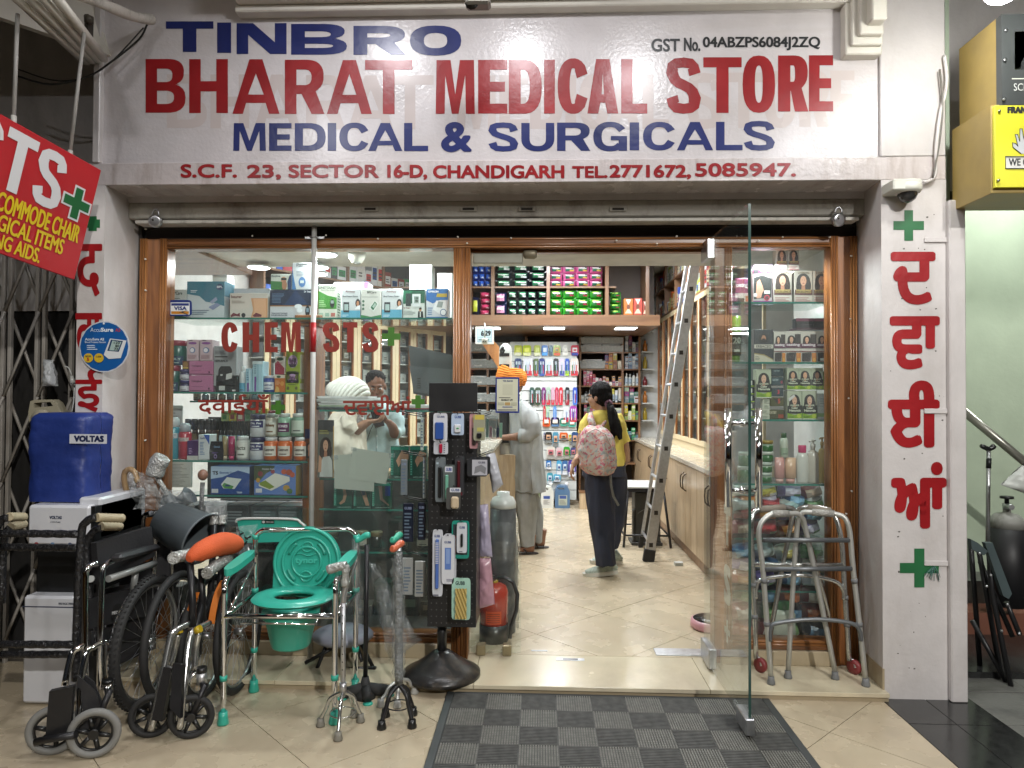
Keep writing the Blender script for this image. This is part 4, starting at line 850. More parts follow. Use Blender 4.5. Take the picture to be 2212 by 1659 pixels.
S7=gshelf(690,975,1100,.10,.5,'glass shelf with the lower green support cartons')
PW=mat('paper_white',(.55,.55,.53),.7);
def stack(lb,x0,x1,n,Y,z,cols,th=.006,cat='papers'):
 t=thing('paper_stack',lb,cat,(P((x0+x1)/2,0,Y).x,Y,z)); a,c=P(x0,0,Y).x,P(x1,0,Y).x; zz=z
 for k in range(n):
  h=R_.uniform(.5,1.4)*th; r=R_.uniform(-.08,.08); X=Vector((math.cos(r),math.sin(r),0))
  MB().obox(((a+c)/2+R_.uniform(-.012,.012),Y+.1,zz+h/2),((c-a)*R_.uniform(.86,1),.2,h),ink(cols[k%len(cols)]),X,Vector((-X.y,X.x,0))).build('sheet_bundle',t); zz+=h+.0003
stack('tall stack of white and green papers left of the two men',690,815,11,.14,S5,('#2a2d2c','#3a4648','#7f8a84','#8fa686','#b9bcb8','#c6c9c6','#cfd2d0','#b3b8b4','#d6d8d6','#c9cccb','#dcdedd'),.008)
stack('low stack of folders with a red edge right of the men',850,966,6,.14,S5,('#23262c','#40454a','#8a2f3a','#b9bcb8','#c9ccca','#d2d4d2'),.006,'folders')
def card(lb,x0,x1,y0,y1,f,Y,base,ds,dep=.004,cat='poster',name='poster_card',zb=None):
 u0,v0=f(x0,y0); u1,v1=f(x1,y1); return pbox(lb,u0,u1,P(u0,v0,Y).z,zb if zb else P(u0,v1,Y).z,Y,dep,base,ds,cat=cat,name=name)
card('poster card with a long haired woman in a white vest',146,322,702,1332,z6,.07,'#5c5f58',[('r',0,.8,1,1,'#2b2c2c'),('r',.95,0,1,.9,'#a9812a'),('l',.1,.76,.85,.84,3,'#a09a5a')]+face(.5,.56,1.15,'#2a1d17','#c79c80',.42)+[('p',[(.15,.02),(.95,.02),(.92,.3),(.75,.38),(.35,.36),(.2,.25)],'#b9bcb8'),('p',[(.05,.1),(.25,.1),(.28,.34),(.1,.4)],'#b58c70')])
card('second woman poster card leaning left of the steel pole',8,100,800,1215,z6,.12,'#3a3a46',face(.5,.5,1.2,'#181416','#a8806a',.42)+[('r',0,.75,1,1,'#1a2248')])
def support(lb,x0,x1,y0,y1,t1,sh,kind):
 ds=[('r',0,0,.17,.86,'#0f6a58'),('t',t1,.0,.02,.16,.8,'#7fd0bc',0),('r',0,0,1,.1,'#0d3a30'),('r',.0,.88,1,.97,'#12806a'),('t','CARE & SUPPORTS',.2,.03,.95,.07,'#9fc9bc',.02)]
 ds[1]=('l',.04,.12,.12,.8,9,'#7fd0bc')
 if kind=='foot': ds+=[('p',[(.45,1-.12),(.62,.88),(.72,.5),(.62,.25),(.4,.15),(.3,.2),(.5,.35),(.55,.55)],'#b08a70')]
 if kind=='knee': ds+=[('p',[(.3,.88),(.55,.88),(.75,.5),(.9,.12),(.7,.12),(.5,.5)],'#b08a70'),('p',[(.42,.7),(.62,.75),(.7,.55),(.5,.5)],'#3a4a5a')]
 if kind=='elbow': ds+=[('p',[(.35,.88),(.55,.88),(.6,.4),(.95,.15),(.9,.12),(.45,.35)],'#8c7464'),('r',.7,.5,1,.88,'#173a7a')]
 if kind=='wrist': ds+=[('p',[(.3,.55),(.6,.85),(1,.78),(1,.6),(.6,.5),(.45,.35)],'#b58c70')]
 u0,v0=z6(x0,y0); u1,_=z6(x1,y0); pbox(lb,u0,u1,P(u0,v0,.11).z,sh,.11,.05,'#0d4a3a',ds)
support('green wrist support carton, left of two on the upper shelf',942,1136,985,0,'WRIST',S6,'wrist')
support('green support carton beside the black display stand on the upper shelf',1152,1330,985,0,'THUMB',S6,'wrist')
support('green ankle support carton with a bare foot',326,524,1385,0,'ANKLE',S7,'foot')
support('green knee support carton with a bent knee',541,734,1385,0,'KNEE',S7,'knee')
support('green elbow support carton with an arm and blue patch',741,942,1385,0,'ELBOW',S7,'elbow')
PT=mat('pale_sheet',(.42,.46,.40),.5,alpha=.95,scale=2)
for lb,pts,k in(('pale green sheet taped low inside the left window',[(322,1090),(530,1068),(765,1120),(752,1482),(322,1448)],0),('pale green sheet taped askew over the lower one',[(525,1003),(944,1070),(888,1402),(472,1342)],1)):
 w3d=[P(*z6(x,y),.012+.002*(1-k)) for x,y in pts]; b=MB(); o=w3d[0]
 b.prism([[((p-o).x,(p-o).z) for p in w3d]],o,(1,0,0),(0,0,1),(0,-1,0),.0008,PT)
 for p in (w3d[0],w3d[1]): b.box((p.x-.012,p.y-.0016,p.z-.02),(p.x+.02,p.y-.0013,p.z+.004),PLW)
 b.build('taped_sheet',loc=o,label=lb,category='paper')
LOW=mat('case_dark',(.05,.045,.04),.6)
Sx=gshelf(357,975,1190,.10,.55,'dim glass shelf low in the left window')
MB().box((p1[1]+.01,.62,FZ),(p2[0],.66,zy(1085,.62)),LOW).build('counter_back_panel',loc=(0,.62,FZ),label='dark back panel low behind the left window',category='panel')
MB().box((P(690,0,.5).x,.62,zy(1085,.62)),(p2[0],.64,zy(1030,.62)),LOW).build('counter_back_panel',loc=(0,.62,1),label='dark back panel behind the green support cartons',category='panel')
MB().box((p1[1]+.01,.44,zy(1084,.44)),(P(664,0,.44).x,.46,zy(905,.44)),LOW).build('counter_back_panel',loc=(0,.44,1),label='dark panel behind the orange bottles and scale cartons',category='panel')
for i,(u0,u1,c,cp) in enumerate(((765,795,'#4a3a2a','#6a5a3a'),(800,826,'#2a2420','#7a6a4a'),(852,880,'#3a3028','#5a4a2e'),(900,930,'#2a2a2a','#3a3a3a'),(700,730,'#33302c','#50483a'))):
 bottle('brown glass jar with a metal lid, %s from the left on the dim shelf'%ORD[[1,2,3,4,0][i]],u0,u1,P(u0,1150,.2).z,Sx,.2,'cream',c,cp,band='#b0aca0' if i in(0,2,3) else None,cat='jar',name='jar',group='brown jars on the dim shelf')
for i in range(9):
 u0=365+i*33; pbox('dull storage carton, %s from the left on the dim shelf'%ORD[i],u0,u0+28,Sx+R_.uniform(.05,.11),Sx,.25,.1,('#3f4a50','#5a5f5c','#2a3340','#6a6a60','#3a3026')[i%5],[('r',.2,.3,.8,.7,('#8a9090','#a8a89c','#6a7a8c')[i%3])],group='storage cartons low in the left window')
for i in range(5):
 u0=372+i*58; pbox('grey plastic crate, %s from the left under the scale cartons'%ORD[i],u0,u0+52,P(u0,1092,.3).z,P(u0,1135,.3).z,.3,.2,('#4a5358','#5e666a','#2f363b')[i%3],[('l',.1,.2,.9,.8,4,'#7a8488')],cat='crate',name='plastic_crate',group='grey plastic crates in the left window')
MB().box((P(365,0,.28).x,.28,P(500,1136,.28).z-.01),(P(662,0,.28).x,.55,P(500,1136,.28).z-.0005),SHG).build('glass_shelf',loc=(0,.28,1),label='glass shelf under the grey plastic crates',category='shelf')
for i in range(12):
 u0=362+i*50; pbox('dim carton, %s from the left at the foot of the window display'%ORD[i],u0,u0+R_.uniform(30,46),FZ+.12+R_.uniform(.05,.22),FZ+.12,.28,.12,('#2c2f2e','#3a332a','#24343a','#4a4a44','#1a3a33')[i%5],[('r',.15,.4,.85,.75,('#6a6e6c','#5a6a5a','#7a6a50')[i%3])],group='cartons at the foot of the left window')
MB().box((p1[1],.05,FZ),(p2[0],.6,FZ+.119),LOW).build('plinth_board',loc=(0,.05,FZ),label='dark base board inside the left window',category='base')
zsf=2.27
MB().box((-2.95,.06,zsf),(P(552,0,.95).x,.95,zsf+.05),IWD,ch=.004).build('display_soffit',loc=(-2,.1,zsf),label='wooden soffit with round lamps over the left display',category='soffit')
# ==== LAMPS
LAMP=emis('lamp_face',(.93,.97,1),14)
def rlamp(lb,c,r,square=False,down=.012):
 t=thing('ceiling_lamp',lb,'lamp',c,'round lamps in the shop'if not square else 'square lamps under the loft')
 if square:
  MB().box(c-Vector((r*1.12,r*1.12,down)),c+Vector((r*1.12,r*1.12,0)),plast('#cfd0cc'),ch=.003).build('rim',t); MB().box(c-Vector((r,r,down+.003)),c+Vector((r,r,-down-.0005)),LAMP).build('diffuser',t)
 else:
  MB().lathe([(r*1.1,-.0),(r*1.12,-down*.7),(r*.98,-down)],plast('#cfd0cc'),c,24).build('rim',t); MB().lathe([(r*.97,-down-.0005),(r*.9,-down-.004)],LAMP,c,24).build('diffuser',t)
for lb,(px,py) in (('leftmost round lamp in the wooden soffit of the left window',(409,563)),('second round lamp in the wooden soffit of the left window',(486,563)),('round lamp at the top edge of the left window, third from the left',(526,545)),('round lamp at the front of the soffit left of the steel pole',(655,542))):
 pass
for lb,x,y in (('leftmost round lamp in the wooden soffit of the left window',-1.80,.60),('second round lamp in the wooden soffit of the left window',-1.42,.60),('round lamp near the glass in the wooden soffit of the left window',-1.25,.2),('rear round lamp in the wooden soffit of the left window',-1.5,.84)):
 rlamp(lb,Vector((x,y,zsf)),.07)
zl2=P(1200,703,4.4).z-.001
for lb,px in (('square lamp under the loft nearest the ladder',1352),('square lamp under the loft in mid doorway',1197),('square lamp under the loft at the left, beside the wall clock',1058)):
 rlamp(lb,Vector((P(px,700,4.6).x,4.62,zl2)),.12,True)
# ==== LOFT OVER THE BACK OF THE SHOP
YLf=4.4
lx0,lx1=P(1000,0,YLf).x,P(1408,0,YLf).x; zA=P(1200,561,YLf).z; zM=P(1200,618,YLf).z; zB=P(1200,680,YLf).z; zC=P(1200,703,YLf).z
lf=thing('loft_shelving','wooden loft shelving full of pad packets over the back of the shop','shelving',((lx0+lx1)/2,YLf,zC))
MB().box((lx0-1.4,YLf,zC),(lx1+.1,YLf+.02,zB),IWD).build('fascia',lf)
MB().box((lx0-1.4,YLf+.02,zC),(lx1+.1,YLf+1.6,zC+.02),IWD).build('soffit',lf)
MB().box((lx0-1.4,YLf+.02,zB-.02),(lx1,YLf+.45,zB),IWD).build('shelf_board',lf)
MB().box((lx0-1.4,YLf+.02,zM-.018),(lx1-.4,YLf+.45,zM),IWD).build('shelf_board',lf)
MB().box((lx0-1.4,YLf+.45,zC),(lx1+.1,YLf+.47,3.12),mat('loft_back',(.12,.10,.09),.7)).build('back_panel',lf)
for px in (1019,1068,1187,1313,1400):
 x=P(px,0,YLf).x; MB().box((x-.02,YLf+.001,zB),(x+.02,YLf+.45,3.12),IWZ).build('divider',lf)
BG=('#1c2126','#2a6f50','#c9ccd0','#3fa06a'); PG_=('#e07ab4','#1f6a54','#d9b95a','#e8dfe8'); GN=('#3fa038','#1f6a34','#9c2848','#a8d05a'); BL=('#1f3fa6','#2f5fc0','#b9c6e0'); CR=('#a8184a','#c43f6a','#d8b0bc'); OB=('#b9b2a6',)
def packs(lb,px0,px1,zb,rows,cols,h,kind,txt=None,Y=YLf+.03,jit=.004,grp=None,sd=0):
 x0,x1=P(px0,0,Y).x,P(px1,0,Y).x; wv=(x1-x0)/cols
 for r in range(rows):
  for c in range(cols):
   k=kind[(r*cols+c)%len(kind)] if isinstance(kind[0],tuple) else kind
   softpack('%s, %s from left, %s row'%(lb,ORD[c],('lowest','second','third','fourth','fifth')[r] if rows>1 else 'only'),(x0+(c+.5)*wv+R_.uniform(-jit,jit),Y+R_.uniform(0,.02),zb+r*h),wv*.97,h*.97,.16,k,group=grp,seed=sd+r*31+c*7,txt=txt,name='pad_packet')
hA=(P(1200,566,YLf).z-zM)
packs('black and green pad packet on the upper loft shelf',1072,1184,zM,3,3,hA/3.1,BG,'Whisper',grp='black and green pad packets',sd=1)
packs('pink and green pad packet on the upper loft shelf',1190,1305,zM,3,4,hA/3.4,PG_,'Whisper',grp='pink and green pad packets',sd=2)
packs('glossy blue packet on the upper loft shelf',1022,1064,zM,3,3,hA/3.3,BL,grp='glossy blue packets',sd=3)
hB=(P(1200,620,YLf).z-zB)
packs('black and green pad packet on the lower loft shelf',1100,1184,zB,3,4,hB/3.3,BG,'Whisper',grp='black and green pad packets',sd=4)
packs('navy pad packet with a pink garment print',1072,1098,zB,2,1,hB/2.3,('#15224a','#c98cae'),'whisper',grp='navy pad packets',sd=5)
packs('green pad packet on the lower loft shelf',1190,1306,zB,3,4,hB/3.2,GN,'Whisper',grp='green pad packets',sd=6)
packs('green pad packet right of the loft divider',1321,1345,zB,4,1,hB/4.6,GN,grp='green pad packets',sd=7)
packs('crimson packet on the lower loft shelf',1040,1064,zB,4,1,hB/4.6,CR,grp='crimson packets',sd=8)
packs('dark blue and yellow packet leaning on the lower loft shelf',1022,1038,zB,1,1,hB*.7,('#1a1f3f','#a8b02a'),grp='leaning packets',sd=9)
for i,(u0,u1,yt,c) in enumerate(((1347,1367,645,'#b5651f'),(1368,1387,644,'#a83a2a'),(1388,1399,650,'#8c3a2c'))):
 pbox('orange and white carton, %s from the left beside the green packets on the loft'%ORD[i],u0,u1,P(u0,yt,YLf+.03).z,zB,YLf+.03,.1,c,[('p',[(.1,.1),(.9,.1),(.5,.45)],'#c9b9a0'),('p',[(.2,.95),(.8,.95),(.5,.6)],'#c9c3b8'),('e',.5,.5,.2,.14,'#6a3a22')],group='orange cartons on the loft')
c=P(1355,655,YLf+.1); TUB=mat('tub_clear',(.42,.44,.44),.25,alpha=.75,scale=30); TUBL=mat('tub_label',(.62,.62,.6),.5)
# ==== BACK SHELVES UNDER THE LOFT
YS=5.75
bs=thing('back_shelves','brown wooden back wall shelves crowded with medicine cartons','shelving',(P(1300,0,YS).x,YS,FZ))
sy=[716,760,796.5,833,870,907,950,1000]
szz=[P(1300,y,YS).z for y in sy]
for px in (1018,1058,1140,1256,1347,1383):
 x=P(px,0,YS).x; MB().box((x-.014,YS,FZ),(x+.014,YB-.005,zC-.01),IWZ).build('upright',bs)
for k,z in enumerate(szz):
 MB().box((P(1018,0,YS).x,YS+.001,z-.018),(P(1383,0,YS).x,YB-.006,z),IWD).build('shelf_board',bs)
def tub(lb,px0,px1,zt,zb,Y=YS+.02,grp='clear tubs on the back shelves'):
 a,c=P(px0,0,Y).x,P(px1,0,Y).x; t=thing('storage_tub',lb,'tub',((a+c)/2,Y+.12,zb),grp)
 w_=(c-a)/2; h=zt-zb; o=Vector(((a+c)/2,Y+.12,zb))
 b=MB(); b.lathe([(w_*1.22,0),(w_*1.3,h*.05),(w_*1.38,h*.82)],TUB,o,4,X=(1,1,0),smooth=False,sy=1); b.build('body',t)
 MB().box((a-.004,Y-.02,zb+h*.83),(c+.004,Y+.26,zb+h*.97),mat('tub_lid',(.50,.51,.50),.35),ch=.003).build('lid',t)
 b=MB(); decals(b,(a+w_*.5,Y-.024,zb+h*.2),(1,0,0),(0,0,1),(0,-1,0),w_*.9,h*.42,[('r',0,0,1,1,'#b9b9b4'),('l',.1,.25,.9,.8,2,'#3a3a3c')]); b.build('label',t)
def tubW(a,c,Y): return a
def tubs(lb,z,px0,px1,n,h,stack_=1):
 wv=(px1-px0)/n
 for i in range(n):
  for s_ in range(stack_): tub(lb if n==1 else '%s, %s from the left%s'%(lb,ORD[i],(', %s layer'%('lower','upper')[s_]) if stack_>1 else ''),px0+i*wv+2,px0+(i+1)*wv-2,z+(s_+1)*h,z+s_*h+.001)
tubs('clear labelled tub on the highest back shelf',szz[0],1145,1252,3,.10)
tubs('clear labelled tub on the highest back shelf, right bay',szz[0],1262,1343,2,.10)
tubs('clear labelled tub on the second back shelf, middle bay',szz[1],1148,1254,3,.115,1)
tubs('clear labelled tub stacked on the second back shelf',szz[1],1262,1343,2,.105,2)
tub('clear tub full of small cartons on the third back shelf',1262,1302,szz[2]+.13,szz[2]+.001);
for k in range(6): tubs('clear tub on the dark shelf left of the toothbrush wall, %s shelf from the top'%ORD[k],szz[k],1020,1058,1,.13)
for k in range(1,6): tubs('clear labelled tub in the bay behind the turban, %s shelf from the top'%ORD[k],szz[k],1062,1108,1,.13)
def smallboxes(lb,z,px0,px1,n,hs,cols,grp,Y=YS+.02,lay=1,kind='box'):
 wv=(px1-px0)/n
 for i in range(n):
  zz=z
  for l_ in range(lay if isinstance(lay,int) else lay[i%len(lay)]):
   h=hs[(i+l_)%len(hs)]; c=cols[(i*3+l_*2)%len(cols)]; u0=px0+i*wv; u1=u0+wv*.92
   nm='%s, %s from left%s'%(lb,ORD[i],'' if lay==1 else ', layer %s up'%ORD[l_])
   if kind=='box': pbox(nm,u0,u1,zz+h,zz+.001,Y+R_.uniform(0,.03),.08,c,[('r',.1,.55,.9,.8,R_.choice(['#c9c6bc','#8c8f94','#3a4a6a','#6a3a2a'])),('l',.15,.15,.8,.45,2,'#7a7a78')],group=grp,rot=R_.uniform(-.06,.06))
   else: bottle(nm,u0,u1,zz+h,zz+.001,Y,kind,c,R_.choice(['#c9ccca','#22252a']),band=R_.choice(['#8fa0b0','#c9b9a0','#b9bcb8']),parts=False,group=grp)
   zz+=h+.001
smallboxes('orange and purple carton on the third back shelf',szz[2],1306,1343,4,(.10,.09,.12,.11),('#b5702a','#8c5a3a','#5a2f5e','#a89a2a','#c9c3b0'),'orange cartons on the third back shelf',lay=(2,2,2,1))
smallboxes('white carton in the right bay of the third shelf',szz[2],1350,1381,4,(.055,.06),('#9fa6b0','#8fa8b9','#b0b3b6','#7a8fa6'),'white cartons on the third back shelf',lay=(3,4,3,4))
smallboxes('grey carton in the right bay of the second shelf',szz[1],1350,1381,4,(.06,.09,.14),('#8f9698','#6a2f5a','#b0b3b6','#2a3a33'),'cartons in the right bay of the second shelf',lay=(3,2,1,2))
smallboxes('pink and white carton on the fourth back shelf',szz[3],1260,1300,6,(.05,.06,.045),('#b0305a','#a82a50','#c98ca0','#8c2a2a','#c9c6c0'),'pink cartons on the fourth back shelf',lay=(4,4,5,3,2,2))
smallboxes('mixed beauty carton on the fourth back shelf',szz[3],1302,1343,6,(.07,.06,.05),('#c9c6c0','#2f332c','#8c4a3a','#a86a7a','#2a2f6a','#b08a5a'),'beauty cartons on the fourth back shelf',lay=(2,2,1,2,1,2))
smallboxes('white pump bottle on the fourth back shelf',szz[3],1350,1381,4,(.17,.16,.19),('#b9bcb8','#c9cbc8','#a8b0b0'),'white pump bottles on the fourth back shelf',kind='pump')
smallboxes('white bottle on the fifth back shelf',szz[4],1262,1300,4,(.15,.17),('#c3c6ca','#b0b6b9'),'white bottles on the fifth back shelf',kind='bottle')
smallboxes('lotion bottle behind the ponytail on the fifth back shelf',szz[4],1314,1343,4,(.2,.19,.17),('#c9c9c4','#b9b0a0','#c9ccd0','#b0a84a'),'lotion bottles on the fifth back shelf',kind='tube')
smallboxes('magenta box in the right bay of the fifth shelf',szz[4],1349,1381,3,(.09,.06),('#6a7a80','#c9c9cc','#8c2a6a','#2f6a5a','#8fa68c'),'cartons in the right bay of the fifth shelf',lay=(3,3,2))
smallboxes('small white carton on the fifth shelf beside the toothbrush wall',szz[4],1256,1262,1,(.1,),('#9fa6a8',),'cartons on the fifth shelf')
smallboxes('pale medicine carton on the sixth back shelf',szz[5],1262,1300,6,(.05,.06),('#8fa0b0','#b0a0a0','#a8506a','#6a8f6a'),'medicine cartons on the sixth back shelf',lay=(4,3,4,3,3,2))
smallboxes('white soap carton on the sixth back shelf',szz[5],1320,1343,2,(.16,),('#c6c9c3','#b9c3b0'),'soap cartons on the sixth back shelf')
smallboxes('green carton in the right bay of the sixth shelf',szz[5],1349,1381,4,(.09,.12),('#8fa65a','#5a8c4a','#b9a83a','#c6cab0'),'green and yellow cartons in the right bay',lay=(2,1,2,1))
smallboxes('herbal carton in the right bay of the seventh shelf',szz[6],1349,1381,4,(.05,.06),('#2f6a3f','#6a8c94','#3a8c5a','#23262a'),'herbal cartons in the right bay',lay=(3,2,3,2))
smallboxes('dark carton on the seventh back shelf',szz[6],1262,1343,9,(.08,.1),('#3a3a33','#5a4a3a','#2f3f4a'),'dark cartons on the seventh back shelf')
for k in range(3):
 smallboxes('carton in the narrow bay left of the big bay, %s tier'%ORD[k],szz[2+k],1252,1255,1,(.1,),('#8c3a2c','#c96a2a'),'cartons in the narrow bay')
# ==== SLATTED WALL WITH TOOTHBRUSHES
YW=5.35
wx0,wx1=P(1106,0,YW).x,P(1249,0,YW).x; wz0,wz1=P(1180,1080,YW).z,P(1180,738,YW).z
SLW=mat('slat_white',(.50,.52,.51),.4); sw=thing('slatted_display_wall','white slatted wall panel hung with toothbrushes and small packets','display wall',((wx0+wx1)/2,YW,wz0))
n=16; hh=(wz1-wz0)/n
for k in range(n): MB().box((wx0,YW,wz0+k*hh+.006),(wx1,YW+.02,wz0+(k+1)*hh-.004),SLW,ch=.002).build('slat',sw)
MB().box((wx0,YW+.02,wz0),(wx1,YW+.035,wz1),mat('slat_groove',(.3,.31,.31),.6)).build('backing',sw)
def blister(lb,px0,px1,py0,py1,base,card_,item,grp,kind='brush',f=zi1):
 u0,v0=f(px0,py0); u1,v1=f(px1,py1); Y=YW-.03; a=P(u0,v1,Y); c=P(u1,v0,Y); w_=c.x-a.x; h=c.z-a.z; b=MB()
 lp=_arc(.5,.5,.5,.5,0,345,15,.4); b.prism([[(x*w_,z*h) for x,z in lp]],(a.x,Y,a.z),(1,0,0),(0,0,1),(0,-1,0),.003,plast(base,.35))
 ds=[('r',.08,.02,.92,.3,card_)]
 decals(b,(a.x,Y,a.z),(1,0,0),(0,0,1),(0,-1,0),w_,h,ds)
 if kind=='brush':
  m=3 if w_>.07 else (2 if w_>.045 else 1)
  for i in range(m):
   x=a.x+w_*(.5+(i-(m-1)/2)*.24); cc=item[i%len(item)]; b.box((x-w_*.05,Y-.012,a.z+h*.14),(x+w_*.05,Y-.003,a.z+h*.62),plast(cc),ch=.001); b.box((x-w_*.06,Y-.014,a.z+h*.64),(x+w_*.06,Y-.003,a.z+h*.82),plast('#b9c6d0'),ch=.001)
 else:
  b.box((a.x+w_*.2,Y-.016,a.z+h*.35),(a.x+w_*.8,Y-.002,a.z+h*.75),plast(item[0],.3),ch=.004); b.box((a.x+w_*.32,Y-.02,a.z+h*.45),(a.x+w_*.68,Y-.015,a.z+h*.6),plast(item[-1],.3))
 b.tube([(a.x+w_*.5,Y-.02,a.z+h*1.0),(a.x+w_*.5,YW,a.z+h*1.0)],.0025,STEEL,5)
 return b.build('blister_pack',loc=(a.x+w_/2,Y,a.z),label=lb,category='blister pack',group=grp)
r1=[(483,568,'#a8b02a','#c9cbb9',('#c9cc60',)),(575,668,'#9fb31f','#c9cf9a',('#d0d86a',)),(698,768,'#9fae4a','#c6cbb0',('#b9c67a',)),(782,850,'#2f6fb9','#3f8fd0',('#c9d8e6',)),(860,905,'#2f5a66','#2f4a5a',('#3f6a7a',)),(908,988,'#8ca62f','#b5502e',('#b9863a','#3a6a2a')),(1008,1070,'#b9bdb6','#c9ccc6',('#c6c9c4',)),(1100,1186,'#a82a3f','#2a3f8c',('#c9ccd0','#b02f4a'))]
for i,(a,c,b0,c0,it) in enumerate(r1): blister('hanging floss packet, %s from the left, top row of the white wall'%ORD[i],a,c,1268,1385,b0,c0,it,'packets in the top row of the white wall','x')
r2=[(485,565,'#1d2f5a','#1f3f8c'),(582,684,'#b9bcc4','#a8202e'),(694,745,'#4a5a3a','#a8202e'),(752,818,'#1d2f6a','#2f4a8c'),(820,905,'#b9c3c6','#a8303a'),(910,966,'#1a1c1e','#8c2030'),(972,1032,'#b9b0c6','#3a3f8c'),(1036,1084,'#1f4a9e','#8fb02a'),(1094,1184,'#c3b9b4','#a8202e')]
for i,(a,c,b0,c0) in enumerate(r2): blister('toothbrush blister, %s from the left in the second row of the white wall'%ORD[i],a,c,1412,1606,b0,c0,('#2f6a4a','#8fa0b9','#a83a4a','#3a5ab0'),'toothbrush blisters in the second row')
r3=[(235,290,'#2f4a44','#23302c'),(292,360,'#3a4a3a','#2c3a2c'),(368,412,'#6a2f6a','#a82a4a'),(416,464,'#8fa694','#a8202e'),(470,508,'#b98ca0','#a8202e'),(514,550,'#a82a4a','#b02f4a'),(554,598,'#b5202e','#c02f3f'),(622,672,'#22252a','#8c2030'),(704,756,'#2f4a9e','#3f6ab5')]
for i,(a,c,b0,c0) in enumerate(r3): blister('single toothbrush blister, %s from the left in the third row of the white wall'%ORD[i],a,c,345,540,b0,c0,('#b9c0c6','#a83a4a'),'toothbrush blisters in the third row',f=zi2)
r4=[(384,412,'#a82a2e','#b02f3a'),(412,454,'#8fae8c','#a8202e'),(492,530,'#4a7ab5','#4a2f8c'),(604,664,'#b9bcc0','#a8202e'),(672,752,'#8c3a8c','#a8202e')]
for i,(a,c,b0,c0) in enumerate(r4): blister('toothbrush blister, %s from the left in the fourth row of the white wall'%ORD[i],a,c,548,728,b0,c0,('#b9c0c6','#2f5a9e'),'toothbrush blisters in the fourth row',f=zi2)
r5=[(378,460,672,775,'#c2601e','#a8401a'),(468,560,672,775,'#15172a','#4a6a8c'),(566,650,680,770,'#2f6a5a','#3f8c7a'),(655,742,706,778,'#3a7a72','#4a9e8f')]
for i,(a,c,y0,y1,b0,c0) in enumerate(r5): blister('small flat packet, %s from the left below the toothbrushes'%ORD[i],a,c,y0,y1,b0,c0,('#c9c3b9',),'flat packets below the toothbrushes','x',f=zi2)
r6=[(388,400,835,935,'#1f3f7a'),(402,480,832,955,'#17191b'),(486,552,832,1000,'#3f7a94'),(562,652,838,925,'#b5501e'),(662,690,860,960,'#a8a02a'),(692,765,832,985,'#23406a')]
for i,(a,c,y0,y1,b0) in enumerate(r6): blister('hanging accessory packet, %s from the left in the upper accessory row'%ORD[i],a,c,y0,y1,b0,'#6a6c6a',('#b58c70','#3a3a3c'),'packets in the upper accessory row','x',f=zi2)
r7=[(420,515,990,1125,'#b9b5ac'),(520,602,1000,1135,'#b9a8ac'),(604,676,992,1125,'#2f8a2c'),(680,742,1000,1110,'#3a3f6a')]
for i,(a,c,y0,y1,b0) in enumerate(r7): blister('white and pink implement packet, %s from the left in the middle accessory row'%ORD[i],a,c,y0,y1,b0,'#8c8a86',('#b06a72','#3a3a3c'),'packets in the middle accessory row','x',f=zi2)
r8=[(415,472,1140,1240,'#2f6aa8'),(528,586,1140,1300,'#3f8cb5'),(590,650,1142,1300,'#2f5a8c'),(655,742,1140,1320,'#4a3a8c'),(425,490,1275,1400,'#3a8c9e'),(495,575,1290,1375,'#4a9ebf')]
for i,(a,c,y0,y1,b0) in enumerate(r8): blister('blue hanging packet, %s in the lowest accessory rows of the white wall'%ORD[i],a,c,y0,y1,b0,'#c9ccd2',('#b9c6d0','#1f3f7a'),'blue packets low on the white wall','x',f=zi2)
def jerry(lb,u0,u1,yt,col,labcol,Y=5.25):
 a,c=P(u0,0,Y).x,P(u1,0,Y).x; zt=P(u0,yt,Y).z; w_=c-a; h=zt-FZ; t=thing('jerrycan',lb,'jerrycan',((a+c)/2,Y+.1,FZ))
 b=MB(); m=plast(col,.35)
 b.prism([[(0,.03*h),(w_*.06,0),(w_*.94,0),(w_,.03*h),(w_,h*.72),(w_*.86,h*.86),(w_*.86,h*.93),(w_*.7,h*.94),(w_*.3,h*.94),(w_*.14,h*.9),(0,h*.72)],[(w_*.2,h*.80),(w_*.62,h*.80),(w_*.62,h*.87),(w_*.2,h*.87)]],(a,Y,FZ),(1,0,0),(0,0,1),(0,-1,0),-.18,m)
 b2=MB().prism([[(0,.03*h),(w_*.06,0),(w_*.94,0),(w_,.03*h),(w_,h*.72),(w_*.86,h*.86),(w_*.86,h*.93),(w_*.7,h*.94),(w_*.3,h*.94),(w_*.14,h*.9),(0,h*.72)],[(w_*.2,h*.80),(w_*.62,h*.80),(w_*.62,h*.87),(w_*.2,h*.87)]],(a,Y,FZ),(1,0,0),(0,0,1),(0,-1,0),.18,m)
 b2.v=[v for v in b2.v]; b2.build('body',t)
 MB().lathe([(.022,0),(.024,.004),(.024,.03),(.02,.034)],plast(col if col!='#4a6a8c' else '#c9ccd0',.4),(c-w_*.2,Y+.09,FZ+h*.94),14).build('cap',t)
 b=MB(); decals(b,(a+w_*.22,Y-.181,FZ+h*.22),(1,0,0),(0,0,1),(0,-1,0),w_*.56,h*.42,[('r',0,0,1,1,labcol),('r',.1,.65,.9,.95,'#2f4a8c'),('l',.1,.1,.9,.55,5,'#6a6c70')]); b.build('label',t)
jerry('white jerrycan with a blue printed label on the floor',*[zi2(x,0)[0] for x in(368,520)],1048,'#c9cbc6','#c3c3c0',5.1)
jerry('grey blue jerrycan with a floral label on the floor',*[zi2(x,0)[0] for x in(535,695)],1047,'#4a6a8c','#a8b0a0',5.1)
jerry('pale green jerrycan behind the trouser leg',1161,1173,1047,'#8ca66a','#b9c3a8',5.1)
